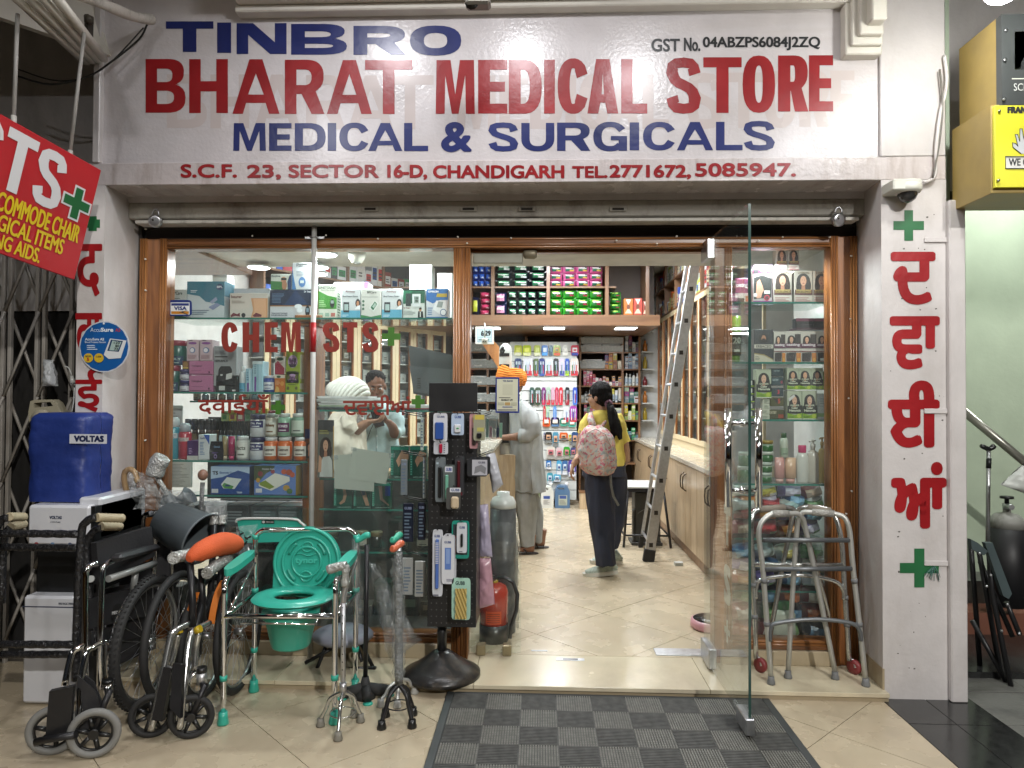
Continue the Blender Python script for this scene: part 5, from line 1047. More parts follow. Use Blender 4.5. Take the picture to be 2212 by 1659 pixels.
jerry('bright blue jerrycan left of the trouser leg',1106,1120,1050,'#2f8cb5','#b9c3c8',5.1)
c=P(1266,1080,5.2); t=thing('wooden_box','small pale wooden box on the floor right of the jerrycans','box',G(1266,1087,FZ)); MB().box((c.x-.09,5.05,FZ),(c.x+.09,5.2,FZ+.2),LAM,ch=.003).build('body',t); MB().box((c.x-.095,5.045,FZ+.2),(c.x+.095,5.205,FZ+.215),IWD).build('lid',t)
# ==== RIGHT WALL CABINETS
XC=(G(1450,1164,FZ).x+G(1508,1238,FZ).x)/2; ZCT=.90
cb=thing('base_cabinets','long run of pale laminate base cabinets with marble top on the right wall','cabinets',(XC+.3,3.5,FZ))
MB().box((XC+.03,1.05,FZ),(1.855,6.1,FZ+.09),IWD).build('kick_board',cb)
MB().box((XC+.018,1.05,FZ+.09),(1.855,6.1,ZCT-.04),LAM).build('carcass',cb)
y=1.08; k=0
BRZ=mat('bronze_handle',(.10,.075,.055),.35,.7)
while y<5.9:
 w_=.47; MB().box((XC,y,FZ+.1),(XC+.017,y+w_-.006,ZCT-.05),LAM,ch=.002).build('cabinet_door',cb)
 hx=XC-.0; yy=y+(w_-.05 if k%2==0 else .05); zc_=ZCT-.2
 MB().tube([(hx,yy,zc_-.075),(hx-.012,yy,zc_-.07),(hx-.03,yy,zc_-.05),(hx-.034,yy,zc_),(hx-.03,yy,zc_+.05),(hx-.012,yy,zc_+.07),(hx,yy,zc_+.075)],.0055,BRZ,7).build('handle',cb)
 y+=w_; k+=1
CTM=dirty('counter_marble',(.60,.55,.45),(.45,.38,.30),.5,6,.15,.0,.3)
MB().box((XC-.02,1.04,ZCT-.04),(1.855,6.1,ZCT),CTM,ch=.004).build('counter_top',cb)
XG=XC+.27; zg0=ZCT+.08; zg1=P(1424,694,0).z
zg1=PX(1440,682,XG).z
gc=thing('glass_cabinets','tall glass fronted cabinets with cream and brown doors above the marble counter','cabinets',(XG,3.4,ZCT))
MB().box((XG,1.05,zg1),(1.855,6.1,zg1+.035),IWD).build('top_board',gc); MB().box((XG,1.05,ZCT+.001),(1.855,5.3,zg0),CRM).build('bottom_board',gc)
MB().box((1.80,1.05,zg0),(1.85,5.3,zg1),IWH).build('back_panel',gc)
y=1.1; k=0
CGL=glassmat('cabinet_glass',(.94,.96,.95),.03)
while y<5.2:
 w_=.40; zz0,zz1=zg0,zg1-.002; d=thing_=None
 b=MB();
 for a_,c_ in((y,y+.04),(y+w_-.044,y+w_-.004)): b.box((XG-.02,a_,zz0),(XG,c_,zz1),CRM,ch=.002)
 b.box((XG-.02,y+.04,zz0),(XG,y+w_-.044,zz0+.05),CRM,ch=.002); b.box((XG-.02,y+.04,zz1-.05),(XG,y+w_-.044,zz1),CRM,ch=.002)
 for a_,c_ in((y+.04,y+.056),(y+w_-.06,y+w_-.044)): b.box((XG-.026,a_,zz0+.05),(XG-.004,c_,zz1-.05),WD,ch=.002)
 do_=b.build('cabinet_door',gc)
 MB().box((XG-.013,y+.05,zz0+.05),(XG-.009,y+w_-.05,zz1-.05),CGL).build('glass_pane',do_)
 MB().tube([(XG-.02,y+.02,1.45),(XG-.035,y+.02,1.46),(XG-.035,y+.02,1.54),(XG-.02,y+.02,1.55)],.004,BRZ,6).build('handle',do_)
 MB().box((XG,y-.006,zg0),(1.84,y+.004,zg1),IWH).build('partition',gc)
 for z in (1.25,1.5,1.75,2.0,2.22):
  MB().box((XG+.01,y+.006,z-.012),(1.80,y+w_-.008,z),IWH).build('shelf_board',gc)
 y+=w_; k+=1
zlev=[zg0,1.25,1.5,1.75,2.0]
for k in range(10):
 for j,z in enumerate(zlev):
  y0=1.12+k*.4
  hh_=R_.uniform(.12,.2); cc=R_.choice(['#9fa3a6','#b0b3b3','#7a7f84','#8c6a5a','#c0c3c3'])
  for q in range(2):
   yy=y0+.03+q*.17; b=MB().box((XG+.04,yy,z+.001),(XG+.2,yy+.15,z+hh_),plast(cc,.4),ch=.003)
   decals(b,(XG+.04,yy+.13,z+hh_*.3),(0,-1,0),(0,0,1),(-1,0,0),.11,hh_*.4,[('r',0,0,1,1,'#c6c6c2'),('l',.1,.2,.9,.8,2,'#3a3a3c')])
   b.build('medicine_bin',loc=(XG+.1,yy,z),label='pale labelled bin, %s one, %s glass bay from the doorway, shelf %s up'%(('near','far')[q],ORD[k],ORD[j]),category='bin',group='labelled bins in the glass cabinets')
y0,y1=5.2,5.74
MB().box((XG,5.1,zg0),(XG+.02,5.2,zg1),CRM).build('end_stile',gc)
for j,pz in enumerate((760,797,833,870,907)):
 z=PX(1398,pz,XG).z; MB().box((XG,y0,z-.015),(1.8,y1,z),IWH).build('shelf_board',gc)
 for q in range(3):
  yy=5.28+q*.13; hh_=R_.uniform(.13,.17); a=Vector((XG+.06,yy,z))
  bc=('#17191c','#a8902a','#7a2a2a','#c3b9a8','#2a2c30')[(j*2+q)%5]
  MB().lathe([(r*.033,h*hh_) for r,h in PROF['small'][:5]],plast(bc),a,12).lathe([(r*.033,h*hh_) for r,h in PROF['small'][5:]],plast('#c9c9c6'),a,12).build('bottle',loc=a,label='medicine bottle in the open white bay, %s shelf from the top, %s from the front'%(ORD[j],ORD[q]),category='bottle',group='bottles in the open white bay')
us=thing('upper_shelves','open wooden shelves above the glass cabinets on the right wall','shelving',(XG+.2,3.4,zg1+.04))
for z in (zg1+.36,): MB().box((XG-.01,1.05,z),(1.85,5.9,z+.02),IWD).build('shelf_board',us)
MB().box((1.80,1.05,zg1+.036),(1.85,6.1,3.1),IWH).build('back_panel',us)
for k in range(8):
 yy=1.1+k*.66; MB().box((XG-.008,yy,zg1+.036),(1.8,yy+.02,3.1),IWZ).build('divider',us)
 for lev in (zg1+.036,zg1+.38):
  zz=lev; q=0; y_=yy+.04
  while y_<yy+.6:
   w_=R_.uniform(.06,.11); h=R_.uniform(.12,.26); c_=R_.choice(['#b9bcbc','#b5501e','#c9c6c0','#a8202e','#2f4a9e','#8fa63a','#c3c6c9','#b0862a'])
   b=MB().box((XG+.02,y_,zz+.001),(XG+.14,y_+w_*.92,zz+h),plast(c_,.35),ch=.003); decals(b,(XG+.02,y_+w_*.85,zz+h*.2),(0,-1,0),(0,0,1),(-1,0,0),w_*.75,h*.5,[('r',0,0,1,1,R_.choice(['#c9c9c6','#1f3f7a','#b02f2a','#d0c9a0'])),('l',.1,.2,.9,.8,2,'#3a3a3c')])
   b.build('carton',loc=(XG+.1,y_,zz),label='carton %s in the %s open bay from the doorway, %s high shelf'%(ORD[q],ORD[k],'lower' if lev<zg1+.1 else 'upper'),category='carton',group='cartons on the high right wall shelves'); y_+=w_; q+=1
# ==== LEFT / REAR WALL CABINETS
A=Vector((-2.75,3.1,0)); Bv=Vector((P(966,0,5.3).x,5.3,0)); d=(Bv-A); Ld=d.length; d.normalize(); nrm=Vector((d.y,-d.x,0));
if nrm.y>0: nrm=-nrm
lc=thing('rear_cabinets','row of tall glass fronted cream and brown cabinets behind the counter','cabinets',(A+Bv)/2+Vector((0,0,FZ)))
ztc=2.28; nd=9; wv=Ld/nd; up=Vector((0,0,1))
def ob(b,s0,s1,n0,n1,z0,z1,m): c=A+d*((s0+s1)/2)+nrm*((n0+n1)/2)+up*((z0+z1)/2); b.obox(c,(s1-s0,abs(n1-n0),z1-z0),m,d,nrm,up,ch=.002)
b=MB(); ob(b,-.1,Ld,-.45,.0,ztc+.001,ztc+.06,IWD); b.build('top_board',lc)
b=MB(); ob(b,-.1,Ld,-.42,-.40,FZ,ztc,IWH); b.build('back_panel',lc)
for k in range(nd):
 s0=k*wv; b=MB()
 ob(b,s0,s0+.05,0,.022,FZ,ztc,CRM); ob(b,s0+wv-.054,s0+wv-.004,0,.022,FZ,ztc,CRM); ob(b,s0+.05,s0+wv-.054,0,.022,ztc-.06,ztc,CRM); ob(b,s0+.05,s0+wv-.054,0,.022,FZ+.7,FZ+.8,CRM)
 ob(b,s0+.05,s0+.066,-.002,.028,FZ+.8,ztc-.06,WD); ob(b,s0+wv-.07,s0+wv-.054,-.002,.028,FZ+.8,ztc-.06,WD)
 dd=b.build('cabinet_door',lc); b=MB(); ob(b,s0+.05,s0+wv-.054,.008,.012,FZ+.8,ztc-.06,CGL); b.build('glass_pane',dd)
 b=MB(); ob(b,s0+.05,s0+wv-.054,0,.02,FZ,FZ+.7,LAM); b.build('lower_panel',dd)
 for j in range(6):
  z=.95+j*.22; b=MB(); ob(b,s0,s0+wv,-.38,-.03,z-.012,z,IWH); b.build('shelf_board',lc)
  for q in range(2):
   sA=s0+.03+q*(wv/2-.02); hh_=R_.uniform(.1,.17); b=MB(); c_=plast(R_.choice(['#8f9598','#a8adad','#6a7076','#5a4a3a','#b0b3b0']),.4)
   ob(b,sA,sA+wv/2-.05,-.25,-.06,z+.001,z+hh_,c_); o=A+d*(sA+.02)+nrm*(-.06)+up*(z+hh_*.25)
   decals(b,o,d,up,nrm,wv/2-.09,hh_*.45,[('r',0,0,1,1,'#b9b9b4'),('l',.1,.2,.9,.8,2,'#3a3a3c')])
   b.build('medicine_bin',loc=o,label='labelled bin, %s in the %s rear cabinet from the left, shelf %s up'%(('left one','right one')[q],ORD[k],ORD[j]),category='bin',group='labelled bins in the rear cabinets')
ul=thing('upper_shelves','open wooden shelves with cartons high above the rear cabinets','shelving',(A+Bv)/2+Vector((0,0,ztc+.08)))
for z in (ztc+.062,ztc+.42):
 b=MB(); ob(b,-.1,Ld,-.4,.02,z,z+.02,IWD); b.build('shelf_board',ul)
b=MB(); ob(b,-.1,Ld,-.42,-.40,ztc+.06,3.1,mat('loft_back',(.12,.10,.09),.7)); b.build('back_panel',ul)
for k in range(6):
 s0=k*Ld/5-.02; b=MB(); ob(b,s0,s0+.025,-.4,.01,ztc+.08,3.1,IWZ); b.build('divider',ul)
 if k==5: break
 for lev in (ztc+.083,ztc+.443):
  s_=s0+.05; q=0
  while s_<s0+Ld/5-.06:
   w_=R_.uniform(.07,.13); h=R_.uniform(.13,.28); c_=R_.choice(['#b9bcbc','#a8202e','#c9c6c0','#c9c9cc','#2f5ab5','#8c3a2c','#4a8c5a','#c3c6c9','#23262a'])
   b=MB(); ob(b,s_,s_+w_*.93,-.16,-.02,lev,lev+h,plast(c_,.35)); o=A+d*(s_+w_*.1)+nrm*(-.02)+up*(lev+h*.25); decals(b,o,d,up,nrm,w_*.72,h*.5,[('r',0,0,1,1,R_.choice(['#c9c9c6','#1f3f7a','#b02f2a','#2f7a4a'])),('l',.1,.2,.9,.8,2,'#3a3a3c')])
   b.build('carton',loc=o,label='carton %s in the %s high bay above the rear cabinets, %s shelf'%(ORD[q],ORD[k],'lower' if lev<ztc+.2 else 'upper'),category='carton',group='cartons above the rear cabinets'); s_+=w_; q+=1
nx0,nx1=P(1386,0,5.95).x,XG-.01
MB().box((nx0,6.02,ZCT),(1.85,6.06,3.1),IWH).build('niche_panel',loc=(nx0,6,1),label='white back panel of the shelves in the far right corner',category='panel')
for j,pz in enumerate((625,660,716,760,797,833,870,907)):
 z=P(1400,pz,5.95).z; MB().box((nx0,5.85,z-.015),(nx1,6.02,z),IWH).build('corner_shelf',loc=(nx0,5.9,z),label='white shelf board in the far right corner, %s from the top'%ORD[j],category='shelf',group='corner shelves')
 for q in range(3):
  x=nx0+.05+q*.09; hh_=R_.uniform(.12,.18); bc=('#b5702a','#c3c6c9','#a8902a','#2a4a7a','#7a2a2a','#17191c')[(j*2+q*3)%6]
  if x<nx1-.04: MB().lathe([(r*.03,h*hh_) for r,h in PROF['small']],plast(bc),(x,5.9,z),10).build('bottle',loc=(x,5.9,z),label='bottle in the far right corner, %s shelf from the top, %s from the left'%(ORD[j],ORD[q]),category='bottle',group='bottles in the far right corner')
# ==== RIGHT WINDOW DISPLAY
R1=gshelf(1586,1792,652,.06,.38,'top glass shelf of the right window'); R2=gshelf(1586,1792,782,.06,.38,'second glass shelf of the right window'); R3=gshelf(1586,1792,906,.06,.38,'third glass shelf of the right window')
R4=gshelf(1586,1792,1045,.06,.40,'fourth glass shelf of the right window'); R5=gshelf(1586,1792,1163,.06,.40,'fifth glass shelf of the right window'); R6=gshelf(1586,1792,1276,.06,.40,'lowest glass shelf of the right window')
xw0,xw1=P(1590,0,.1).x,P(1792,0,.1).x
MB().box((xw1+.03,.06,FZ),(xw1+.05,.75,2.3),IWH).build('display_side_panel',loc=(xw1,.1,FZ),label='white side panel inside the right window',category='panel')
MB().box((xw0-.02,.60,FZ),(xw1+.03,.62,P(1700,1050,.6).z),LOW).build('display_back_panel',loc=(xw0,.6,FZ),label='dark back panel behind the lower right window shelves',category='panel')
MB().box((xw0-.02,.62,P(1700,1050,.6).z),(xw0+.30,.64,2.25),mat('mirror_grey',(.30,.31,.31),.2)).build('display_back_panel',loc=(xw0,.62,1),label='grey upper back panel in the right window',category='panel')
zs2=P(1700,545,.5).z
MB().box((xw0-.05,.06,zs2),(xw1+.05,.9,zs2+.04),IWD,ch=.004).build('display_soffit',loc=(xw0,.1,zs2),label='wooden soffit over the right window display',category='soffit')
q=G(*zr1(815,203),zs2); rlamp('round lamp in the soffit of the right window',Vector((q.x,min(.6,q.y),zs2)),.075)
def hair(cx=.5,cy=.62,s=1.1,skin='#c39474',hairc='#1c1311'): return face(cx,cy,s,hairc,skin,.62)
EX=lambda sk,h: [('p',[(0,.0),(1,0),(1,1),(0,1)],'#b9b5aa')]+hair(.5,.68,1.25,sk,h)+[('t','LOREAL',.2,.9,.85,.96,'#6a5a3a',.02),('r',.03,.24,.97,.40,'#4a1726'),('r',.08,.29,.92,.40,'#a89352'),('t','EXCELLENCE',.1,.30,.9,.37,'#4a3a1a',.04),('r',0,.0,1,.21,'#b9b5ac'),('l',.06,.04,.92,.18,3,'#8c5a5a'),('r',.02,.0,.98,.025,'#7a1f3a')]
row(zr1,[
 ('hair dye carton with a brown haired woman, left of three on the top shelf',924,1073,342,'#b9b5aa',EX('#c79c80','#2a1a14')),
 ('hair dye carton with a black haired woman, middle of three on the top shelf',1094,1243,344,'#b9b5aa',EX('#cfa084','#15100f')),
 ('hair dye carton with a curly haired woman, right of three on the top shelf',1248,1386,346,'#b9b5aa',EX('#b8876a','#1c1210')),
 ('white and plum herbal hair carton with a woman in profile',756,914,332,'#b3aeb0',[('r',.0,.86,1,1,'#6a2050'),('r',.04,.87,.3,.99,'#1c1c20'),('t','Vegetal',.38,.9,.95,.98,'#c9c3c6',.04),('p',[(.05,.1),(.05,.75),(.5,.82),(.98,.72),(.95,.15)],'#1a1c1c'),('p',[(.15,.2),(.2,.62),(.35,.7),(.5,.5),(.56,.36),(.48,.28),(.42,.14),(.2,.12)],'#b98c74'),('e',.72,.14,.15,.09,'#a82f42'),('e',.72,.14,.1,.06,'#4a2a30'),('e',.12,.22,.1,.06,'#c6c3c3'),('r',.58,.26,.88,.36,'#c3c3c0'),('r',0,0,1,.05,'#6a2f6a')],None,dict(side=[('r',0,0,1,1,'#8c4a70')])),
 ],R1,.09,.07)
row(zr1,[('dark haired dye carton standing behind the left one, top cut by the frame',948,1037,160,'#b9b5aa',EX('#b8876a','#1c1210'),338),('dark haired dye carton standing behind the middle one, top cut by the frame',1045,1134,160,'#b9b5aa',EX('#b8876a','#15100f'),338)],R1,.19,.07)
row(zr1,[('plum and white casting hair colour carton seen through the door glass',612,716,405,'#7a2a52',[('t','casting',.05,.6,.95,.8,'#c9c3c6',.05),('r',0,0,1,.4,'#b9b5b0'),('r',.8,0,1,.3,'#b5702a'),('r',.0,.0,.7,.2,'#1f1c1c')]),
 ('lilac carton at the back of the top shelf',762,925,258,'#b3a8b9',[('l',.1,.1,.9,.9,5,'#8c7f94')],None,dict(dy=.1))],R1,.12,.07)
CA=lambda sk:[('r',0,.0,1,1,'#b3aea6')]+face(.4,.72,.85,'#1c1311',sk,.55)+[('r',.62,.6,1,.9,'#2a2220'),('r',0,.46,1,.6,'#4f1a3c'),('t','casting',.06,.5,.94,.60,'#d0c6cc',.05),('r',0,.36,1,.42,'#b9b5b0'),('r',.0,.34,1,.36,'#6a1f2a'),('p',[(.08,.03),(.08,.3),(.68,.32),(.62,.03)],'#241c1b'),('p',[(.72,.0),(.7,.3),(1,.3),(1,0)],'#b5702a'),('e',.86,.08,.1,.06,'#c9923a')]
row(zr1,[
 ('black and white herbal hair colour carton with a bearded man',766,922,824,'#23262b',face(.5,.72,.9,'#141110','#a5765a',.6,True)+[('r',0,.42,1,.54,'#b9b5aa'),('t','ERBACEO',.1,.44,.9,.52,'#2a2722',.03),('p',[(0,0),(1,0),(1,.06),(.5,.2),(0,.25)],'#b3ae9a'),('p',[(0,.25),(.5,.2),(1,.06),(1,.09),(.5,.24),(0,.28)],'#8c7a4a'),('l',.04,.06,.3,.2,3,'#6a6a60')]),
 ('casting hair colour carton with a fringed woman, first of four',927,1019,840,'#b3aea6',CA('#c99c80')),
 ('casting hair colour carton with a curly woman, second of four',1021,1145,836,'#b3aea6',CA('#c79a80')),
 ('casting hair colour carton with a smiling woman, third of four',1147,1272,838,'#b3aea6',CA('#cfa086')),
 ('casting hair colour carton with a price tag, fourth of four',1273,1388,838,'#b3aea6',CA('#b98a70')+[('r',.25,.05,.6,.13,'#c6c6c3')]),
 ('black carton with a plum top lying on the casting cartons, left',1108,1255,722,'#15131a',[('r',0,.7,1,1,'#6a1f44'),('l',.3,.2,.95,.5,2,'#3a3640')],806,dict(dy=.06)),
 ('black carton with a plum top lying on the casting cartons, right',1258,1388,722,'#15131a',[('r',0,.7,1,1,'#6a1f44'),('l',.3,.2,.95,.5,2,'#3a3640')],806,dict(dy=.06)),
 ],R2,.09,.06)
MB().box((P(zr1(1108,0)[0],0,.13).x,.13,P(1700,zr1(0,826)[1],.13).z),(P(zr1(1388,0)[0],0,.13).x,.25,P(1700,zr1(0,808)[1],.13).z),ink('#3a1c2c')).build('product_box',loc=(P(1700,0,.13).x,.13,R2+.1),label='flat plum carton under the two lying black cartons',category='box')
o=P(*zr1(625,1075),.13); bottle('lime green hair oil bottle marked with a number, behind the door glass',*[zr1(x,0)[0] for x in(582,672)],P(1600,zr1(0,712)[1],.11).z,R2,.11,'tube','#6a9a1c','#6a9a1c',band='#1f2a1a',txt=('20','#c9d0c0'),bz=(.15,.65))
NA=lambda sk:[('r',0,0,1,1,'#a8b09a')]+face(.5,.66,1.2,'#15100f',sk,.6)+[('p',[(0,.2),(0,.48),(.5,.42),(1,.5),(1,.2)],'#1a1c18'),('t','GARNIER',.2,.46,.82,.52,'#c9cfb9',.03),('t','Color',.28,.36,.72,.44,'#d0d6c0',.04),('t','Naturals',.12,.27,.9,.35,'#d0d6c0',.04),('p',[(0,.03),(0,.22),(.5,.15),(1,.22),(1,.03)],'#7a9e1c'),('e',.78,.12,.14,.08,'#a8b93a'),('l',.06,.06,.6,.14,2,'#4a6a14'),('r',0,0,1,.03,'#c0c4b4')]
row(zr1,[
 ('green and black hair colour carton at the left of the third shelf',783,905,1148,'#a8b09a',NA('#cfa58c'),1383),
 ('upper green and black hair colour carton, first of three',1034,1130,1138,'#a8b09a',NA('#c39474'),1318),
 ('upper green and black hair colour carton, second of three',1132,1230,1138,'#a8b09a',NA('#c89a7c'),1318),
 ('upper green and black hair colour carton, third of three',1232,1328,1138,'#a8b09a',NA('#b98a70'),1318),
 ('lower green and black hair colour carton with a price tag',1036,1154,1324,'#a8b09a',NA('#cfa58c')+[('p',[(.05,.72),(.45,.88),(.52,.8),(.12,.62)],'#c6c6c3')]),
 ('lower green and black hair colour carton with a red lipped woman',1158,1278,1324,'#a8b09a',NA('#d0a890')),
 ('white and green carton at the right end of the third shelf',1282,1388,1345,'#9ea8a4',[('r',0,.1,1,.24,'#5f8c3a'),('l',.2,.6,.95,.85,3,'#7a8684'),('r',0,.5,1,.52,'#7f8a86')]),
 ('dark teal wax carton, first from the top of the stack',910,1005,1140,'#173038',[('t','GATSBY',.2,.6,.7,.8,'#9fb0b4',.03)],1205,dict(dy=.03)),
 ('dark teal wax carton, second from the top of the stack',906,1005,1212,'#1b3a42',[('t','GATSBY',.1,.55,.6,.8,'#9fb0b4',.03),('e',.85,.4,.1,.2,'#8c3a4a')],1280,dict(dy=.03)),
 ('dark teal carton marked 3 in the stack',906,1005,1302,'#173038',[('t','3',.5,.25,.68,.8,'#b53f4a',.08)],1368,dict(dy=.03)),
 ('olive carton marked 5 in the stack',896,1010,1378,'#4a4a1e',[('p',[(.2,.9),(.5,.3),(.95,.9)],'#1a1a14'),('t','5',.55,.3,.72,.85,'#b5442e',.08)],1450,dict(dy=.03)),
 ('olive wax carton at the foot of the stack',886,1012,1480,'#3f3f1e',[('t','GATSBY',.05,.55,.5,.85,'#b9b49a',.03),('r',.6,.1,.95,.5,'#8c3a1e')],None,dict(dy=.03)),
 ],R3,.09,.06)
for r_ in range(5):
 row(zr1,[('small black and lime carton, %s from the top beside the pale cartons'%ORD[r_],712,775,1235+r_*63,'#17191a',[('t','I',.4,.3,.6,.9,'#c6c9c3',.05),('r',.2,.08,.9,.22,'#8fae2a')],1235+r_*63+60)],R3,.12,.06,group='small black and lime cartons')
for r_ in range(4):
 row(zr1,[('small white carton, %s from the top under the dye carton'%ORD[r_],835-(20 if r_>1 else 0),893,1388+r_*43,'#b9bcaa',[('l',.2,.2,.9,.8,4,'#5f6a5a')],1388+r_*43+41)],R3,.10,.05,group='small white cartons under the dye carton')
bottle('lime bottle at the end of the third shelf',*[zr1(x,0)[0] for x in(1332,1386)],P(1770,zr1(0,1165)[1],.1).z,P(1770,zr1(0,1318)[1],.1).z,.1,'tube','#6a9a1c','#6a9a1c',band='#1f2a1a',txt=('20','#c9d0c0'),flat=.7)
brow(zr2,[
 ('pink flat topped lotion bottle, left of two','tube',598,695,478,'#c08c86','#c9a098',dict(band='#b07a76',bz=(.3,.75),flat=.6,txt=('Vaseline','#1d2f5e'))),
 ('peach flat topped lotion bottle, right of two','tube',697,803,480,'#c9a488','#c9968c',dict(band='#c0906e',bz=(.3,.75),flat=.6,txt=('Vaseline','#1d2f5e'))),
 ('white and magenta lotion bottle with a pink cap','bottle',803,920,365,'#c3c3bc','#b52f62',dict(flat=.6,txt=('POND\'S','#2a3a5a'),band='#c9c9c3',bz=(.42,.62))),
 ('white pump lotion bottle with red fruit label','pump',905,1022,315,'#b9b3a8','#c0beb8',dict(flat=.7,band='#6a3a26',bz=(.32,.42))),
 ('yellow pump lotion bottle at the shelf end','pump',1004,1087,290,'#a88c3f','#a8853a',dict(flat=.7,band='#5a4420',bz=(.32,.42))),
 ('tall dark green capped bottle standing behind the pink lotions','bottle',652,728,250,'#b0b4a6','#1f4a22',dict(yb=480,band='#8fa08a',bz=(.1,.4))),
],R4,.09)
for i,(x0,x1,y0,y1,lid) in enumerate(((470,598,320,425,'#8c7326'),(472,600,425,522,'#b9c0b6'),(458,590,524,620,'#b0bab0'),(455,585,622,714,'#b0bab0'))):
 brow(zr2,[('green gel jar, %s from the top of the stack'%ORD[i],'cream',x0,x1,y0,'#1f5a22',lid,dict(yb=y1,band='#9fb39a' if i!=1 else None,bz=(.55,.66)))],R4,.09,cat='jar',name='gel_jar',group='green gel jars in the right window')
for i,(x0,x1,y0,y1) in enumerate(((270,385,430,560),(262,380,562,712))): brow(zr2,[('large green jar seen through the door glass, %s of two'%('upper','lower')[i],'jar',x0,x1,y0,'#2f6a34','#a8b5aa',dict(yb=y1))],R4,.14,cat='jar',name='gel_jar')
WPK=[('#b9c3bd','#8fa8a8','#3f8c94'),('#b9b9aa','#a89a3a','#c6c6bc'),('#6a5a9e','#b9b3c6','#5a8c3a'),('#8c1f2c','#b9a08c'),('#2f6a34','#5a8c4a','#b9c0b0'),('#1f5a8c','#7aa8c6'),('#8c1a24','#a83a3f','#c9c0b9'),('#23262c','#a8203a'),('#9fb0b5','#c3c9c9'),('#a84a1e','#c98a4a')]
k_=0
for sh_,(xa,xb),n,lay,h,lbl in ((R5,(1592,1790),4,3,.078,'fifth shelf'),(R6,(1592,1790),4,3,.075,'lowest shelf')):
 x0,x1=P(xa,0,.09).x,P(xb,0,.09).x; wv=(x1-x0)/n
 for l_ in range(lay):
  for i in range(n):
   k_+=1; softpack('crumpled packet on the %s, right window, %s from left, layer %s up'%(lbl,ORD[i],ORD[l_]),(x0+(i+.5)*wv+R_.uniform(-.01,.01),.08+R_.uniform(0,.04),sh_+l_*h),wv*R_.uniform(.9,1.05),h*R_.uniform(.9,1.08),.2,WPK[(k_*3+l_)%len(WPK)],group='wipe and pad packets in the right window',seed=k_*5,facing='tilt')
x0,x1=P(1592,0,.09).x,P(1790,0,.09).x
for l_ in range(2):
 for i in range(4):
  k_+=1; softpack('crumpled wipe packet between the lotions and pads, %s from the left in the %s layer'%(ORD[i],('lower','upper')[l_]),(x0+(i+.5)*(x1-x0)/4,.08+.02*l_,P(1700,1107,.09).z+l_*.07),(x1-x0)/4,.072,.18,WPK[(0,1,2,3)[i]] if l_ else WPK[(8,6,0,4)[i]],group='wipe packets under the lotions',seed=k_*9,facing='tilt')
MB().box((x0-.03,.07,P(1700,1107,.09).z-.01),(x1,.4,P(1700,1107,.09).z-.001),SHG).build('glass_shelf',loc=(x0,.07,1),label='glass shelf under the wipe packets in the right window',category='shelf')
for l_ in range(3):
 for i in range(4):
  k_+=1; softpack('packet piled at the foot of the right window, %s from left, layer %s up'%(ORD[i],ORD[l_]),(x0+(i+.5)*(x1-x0)/4,.1,FZ+.07+l_*.095),(x1-x0)/4*.98,.092,.2,(('#8c2a14','#a85a2a'),('#7a1a24','#b9b0a8'),('#1f4a2a','#6a8c5a'),('#15172a','#5a7a94'))[(i+l_)%4],group='packets at the foot of the right window',seed=k_*3,facing='tilt')
brow(zr2,[('white jug with a green cap among the red packets at the foot','bottle',620,780,0,'#b0b5aa','#1f5a2a',dict(flat=.5))],FZ+.07,.085) if 0 else None
u0,u1=1672,1722; bottle('white handwash jug with a green cap low in the right window',u0,u1,P(1700,1240+60,.09).z,FZ+.07,.07,'bottle','#a8ada0','#1f5a2a',band='#b9beb0',flat=.5)
MB().box((xw0,.05,FZ),(xw1+.03,.6,FZ+.069),LOW).build('plinth_board',loc=(xw0,.05,FZ),label='dark base board inside the right window',category='base')
# ==== PEOPLE
from mathutils import noise
_T=None
def ell(b,c,r,X=(1,0,0),Y=(0,1,0),Z=(0,0,1),n=12,m=None):
 c,X,Y,Z=Vector(c),Vector(X),Vector(Y),Vector(Z); vs=[]; k=n//2+1
 for j in range(1,k):
  t=math.pi*j/k
  for i in range(n):
   a=2*math.pi*i/n; vs.append(c+X*(r[0]*math.sin(t)*math.cos(a))+Y*(r[1]*math.sin(t)*math.sin(a))+Z*(r[2]*math.cos(t)))
 vs+= [c+Z*r[2],c-Z*r[2]]; N=len(vs); fs=[((j)*n+i,(j+1)*n+i,(j+1)*n+(i+1)%n,j*n+(i+1)%n) for j in range(k-2) for i in range(n)]
 fs+=[(N-2,i,(i+1)%n) for i in range(n)]+[(N-1,(k-2)*n+(i+1)%n,(k-2)*n+i) for i in range(n)]
 return b.add(vs,fs,m or _bm,True)
def loft(b,rings,side=(1,0,0),n=14,m=None,vert=False):
 """rings: (centre, rx, ry); rx along side"""
 C=[Vector(r[0]) for r in rings]; vs=[]; side=Vector(side); N=len(C)
 for i in range(N):
  t=(C[min(N-1,i+1)]-C[max(0,i-1)]).normalized() if not vert else Vector((0,0,1 if C[-1].z>C[0].z else -1))
  u=(side-t*side.dot(t)).normalized(); v=t.cross(u)
  for k in range(n):
   a=2*math.pi*k/n; vs.append(C[i]+u*(rings[i][1]*math.cos(a))+v*(rings[i][2]*math.sin(a)))
 fs=[(i*n+k,i*n+(k+1)%n,(i+1)*n+(k+1)%n,(i+1)*n+k) for i in range(N-1) for k in range(n)]
 fs+=[tuple(range(n))[::-1],tuple((N-1)*n+k for k in range(n))]
 return b.add(vs,fs,m or _bm,True)
_bm=mat('skin_brown',(.22,.105,.06),.5,scale=12,var=.12)
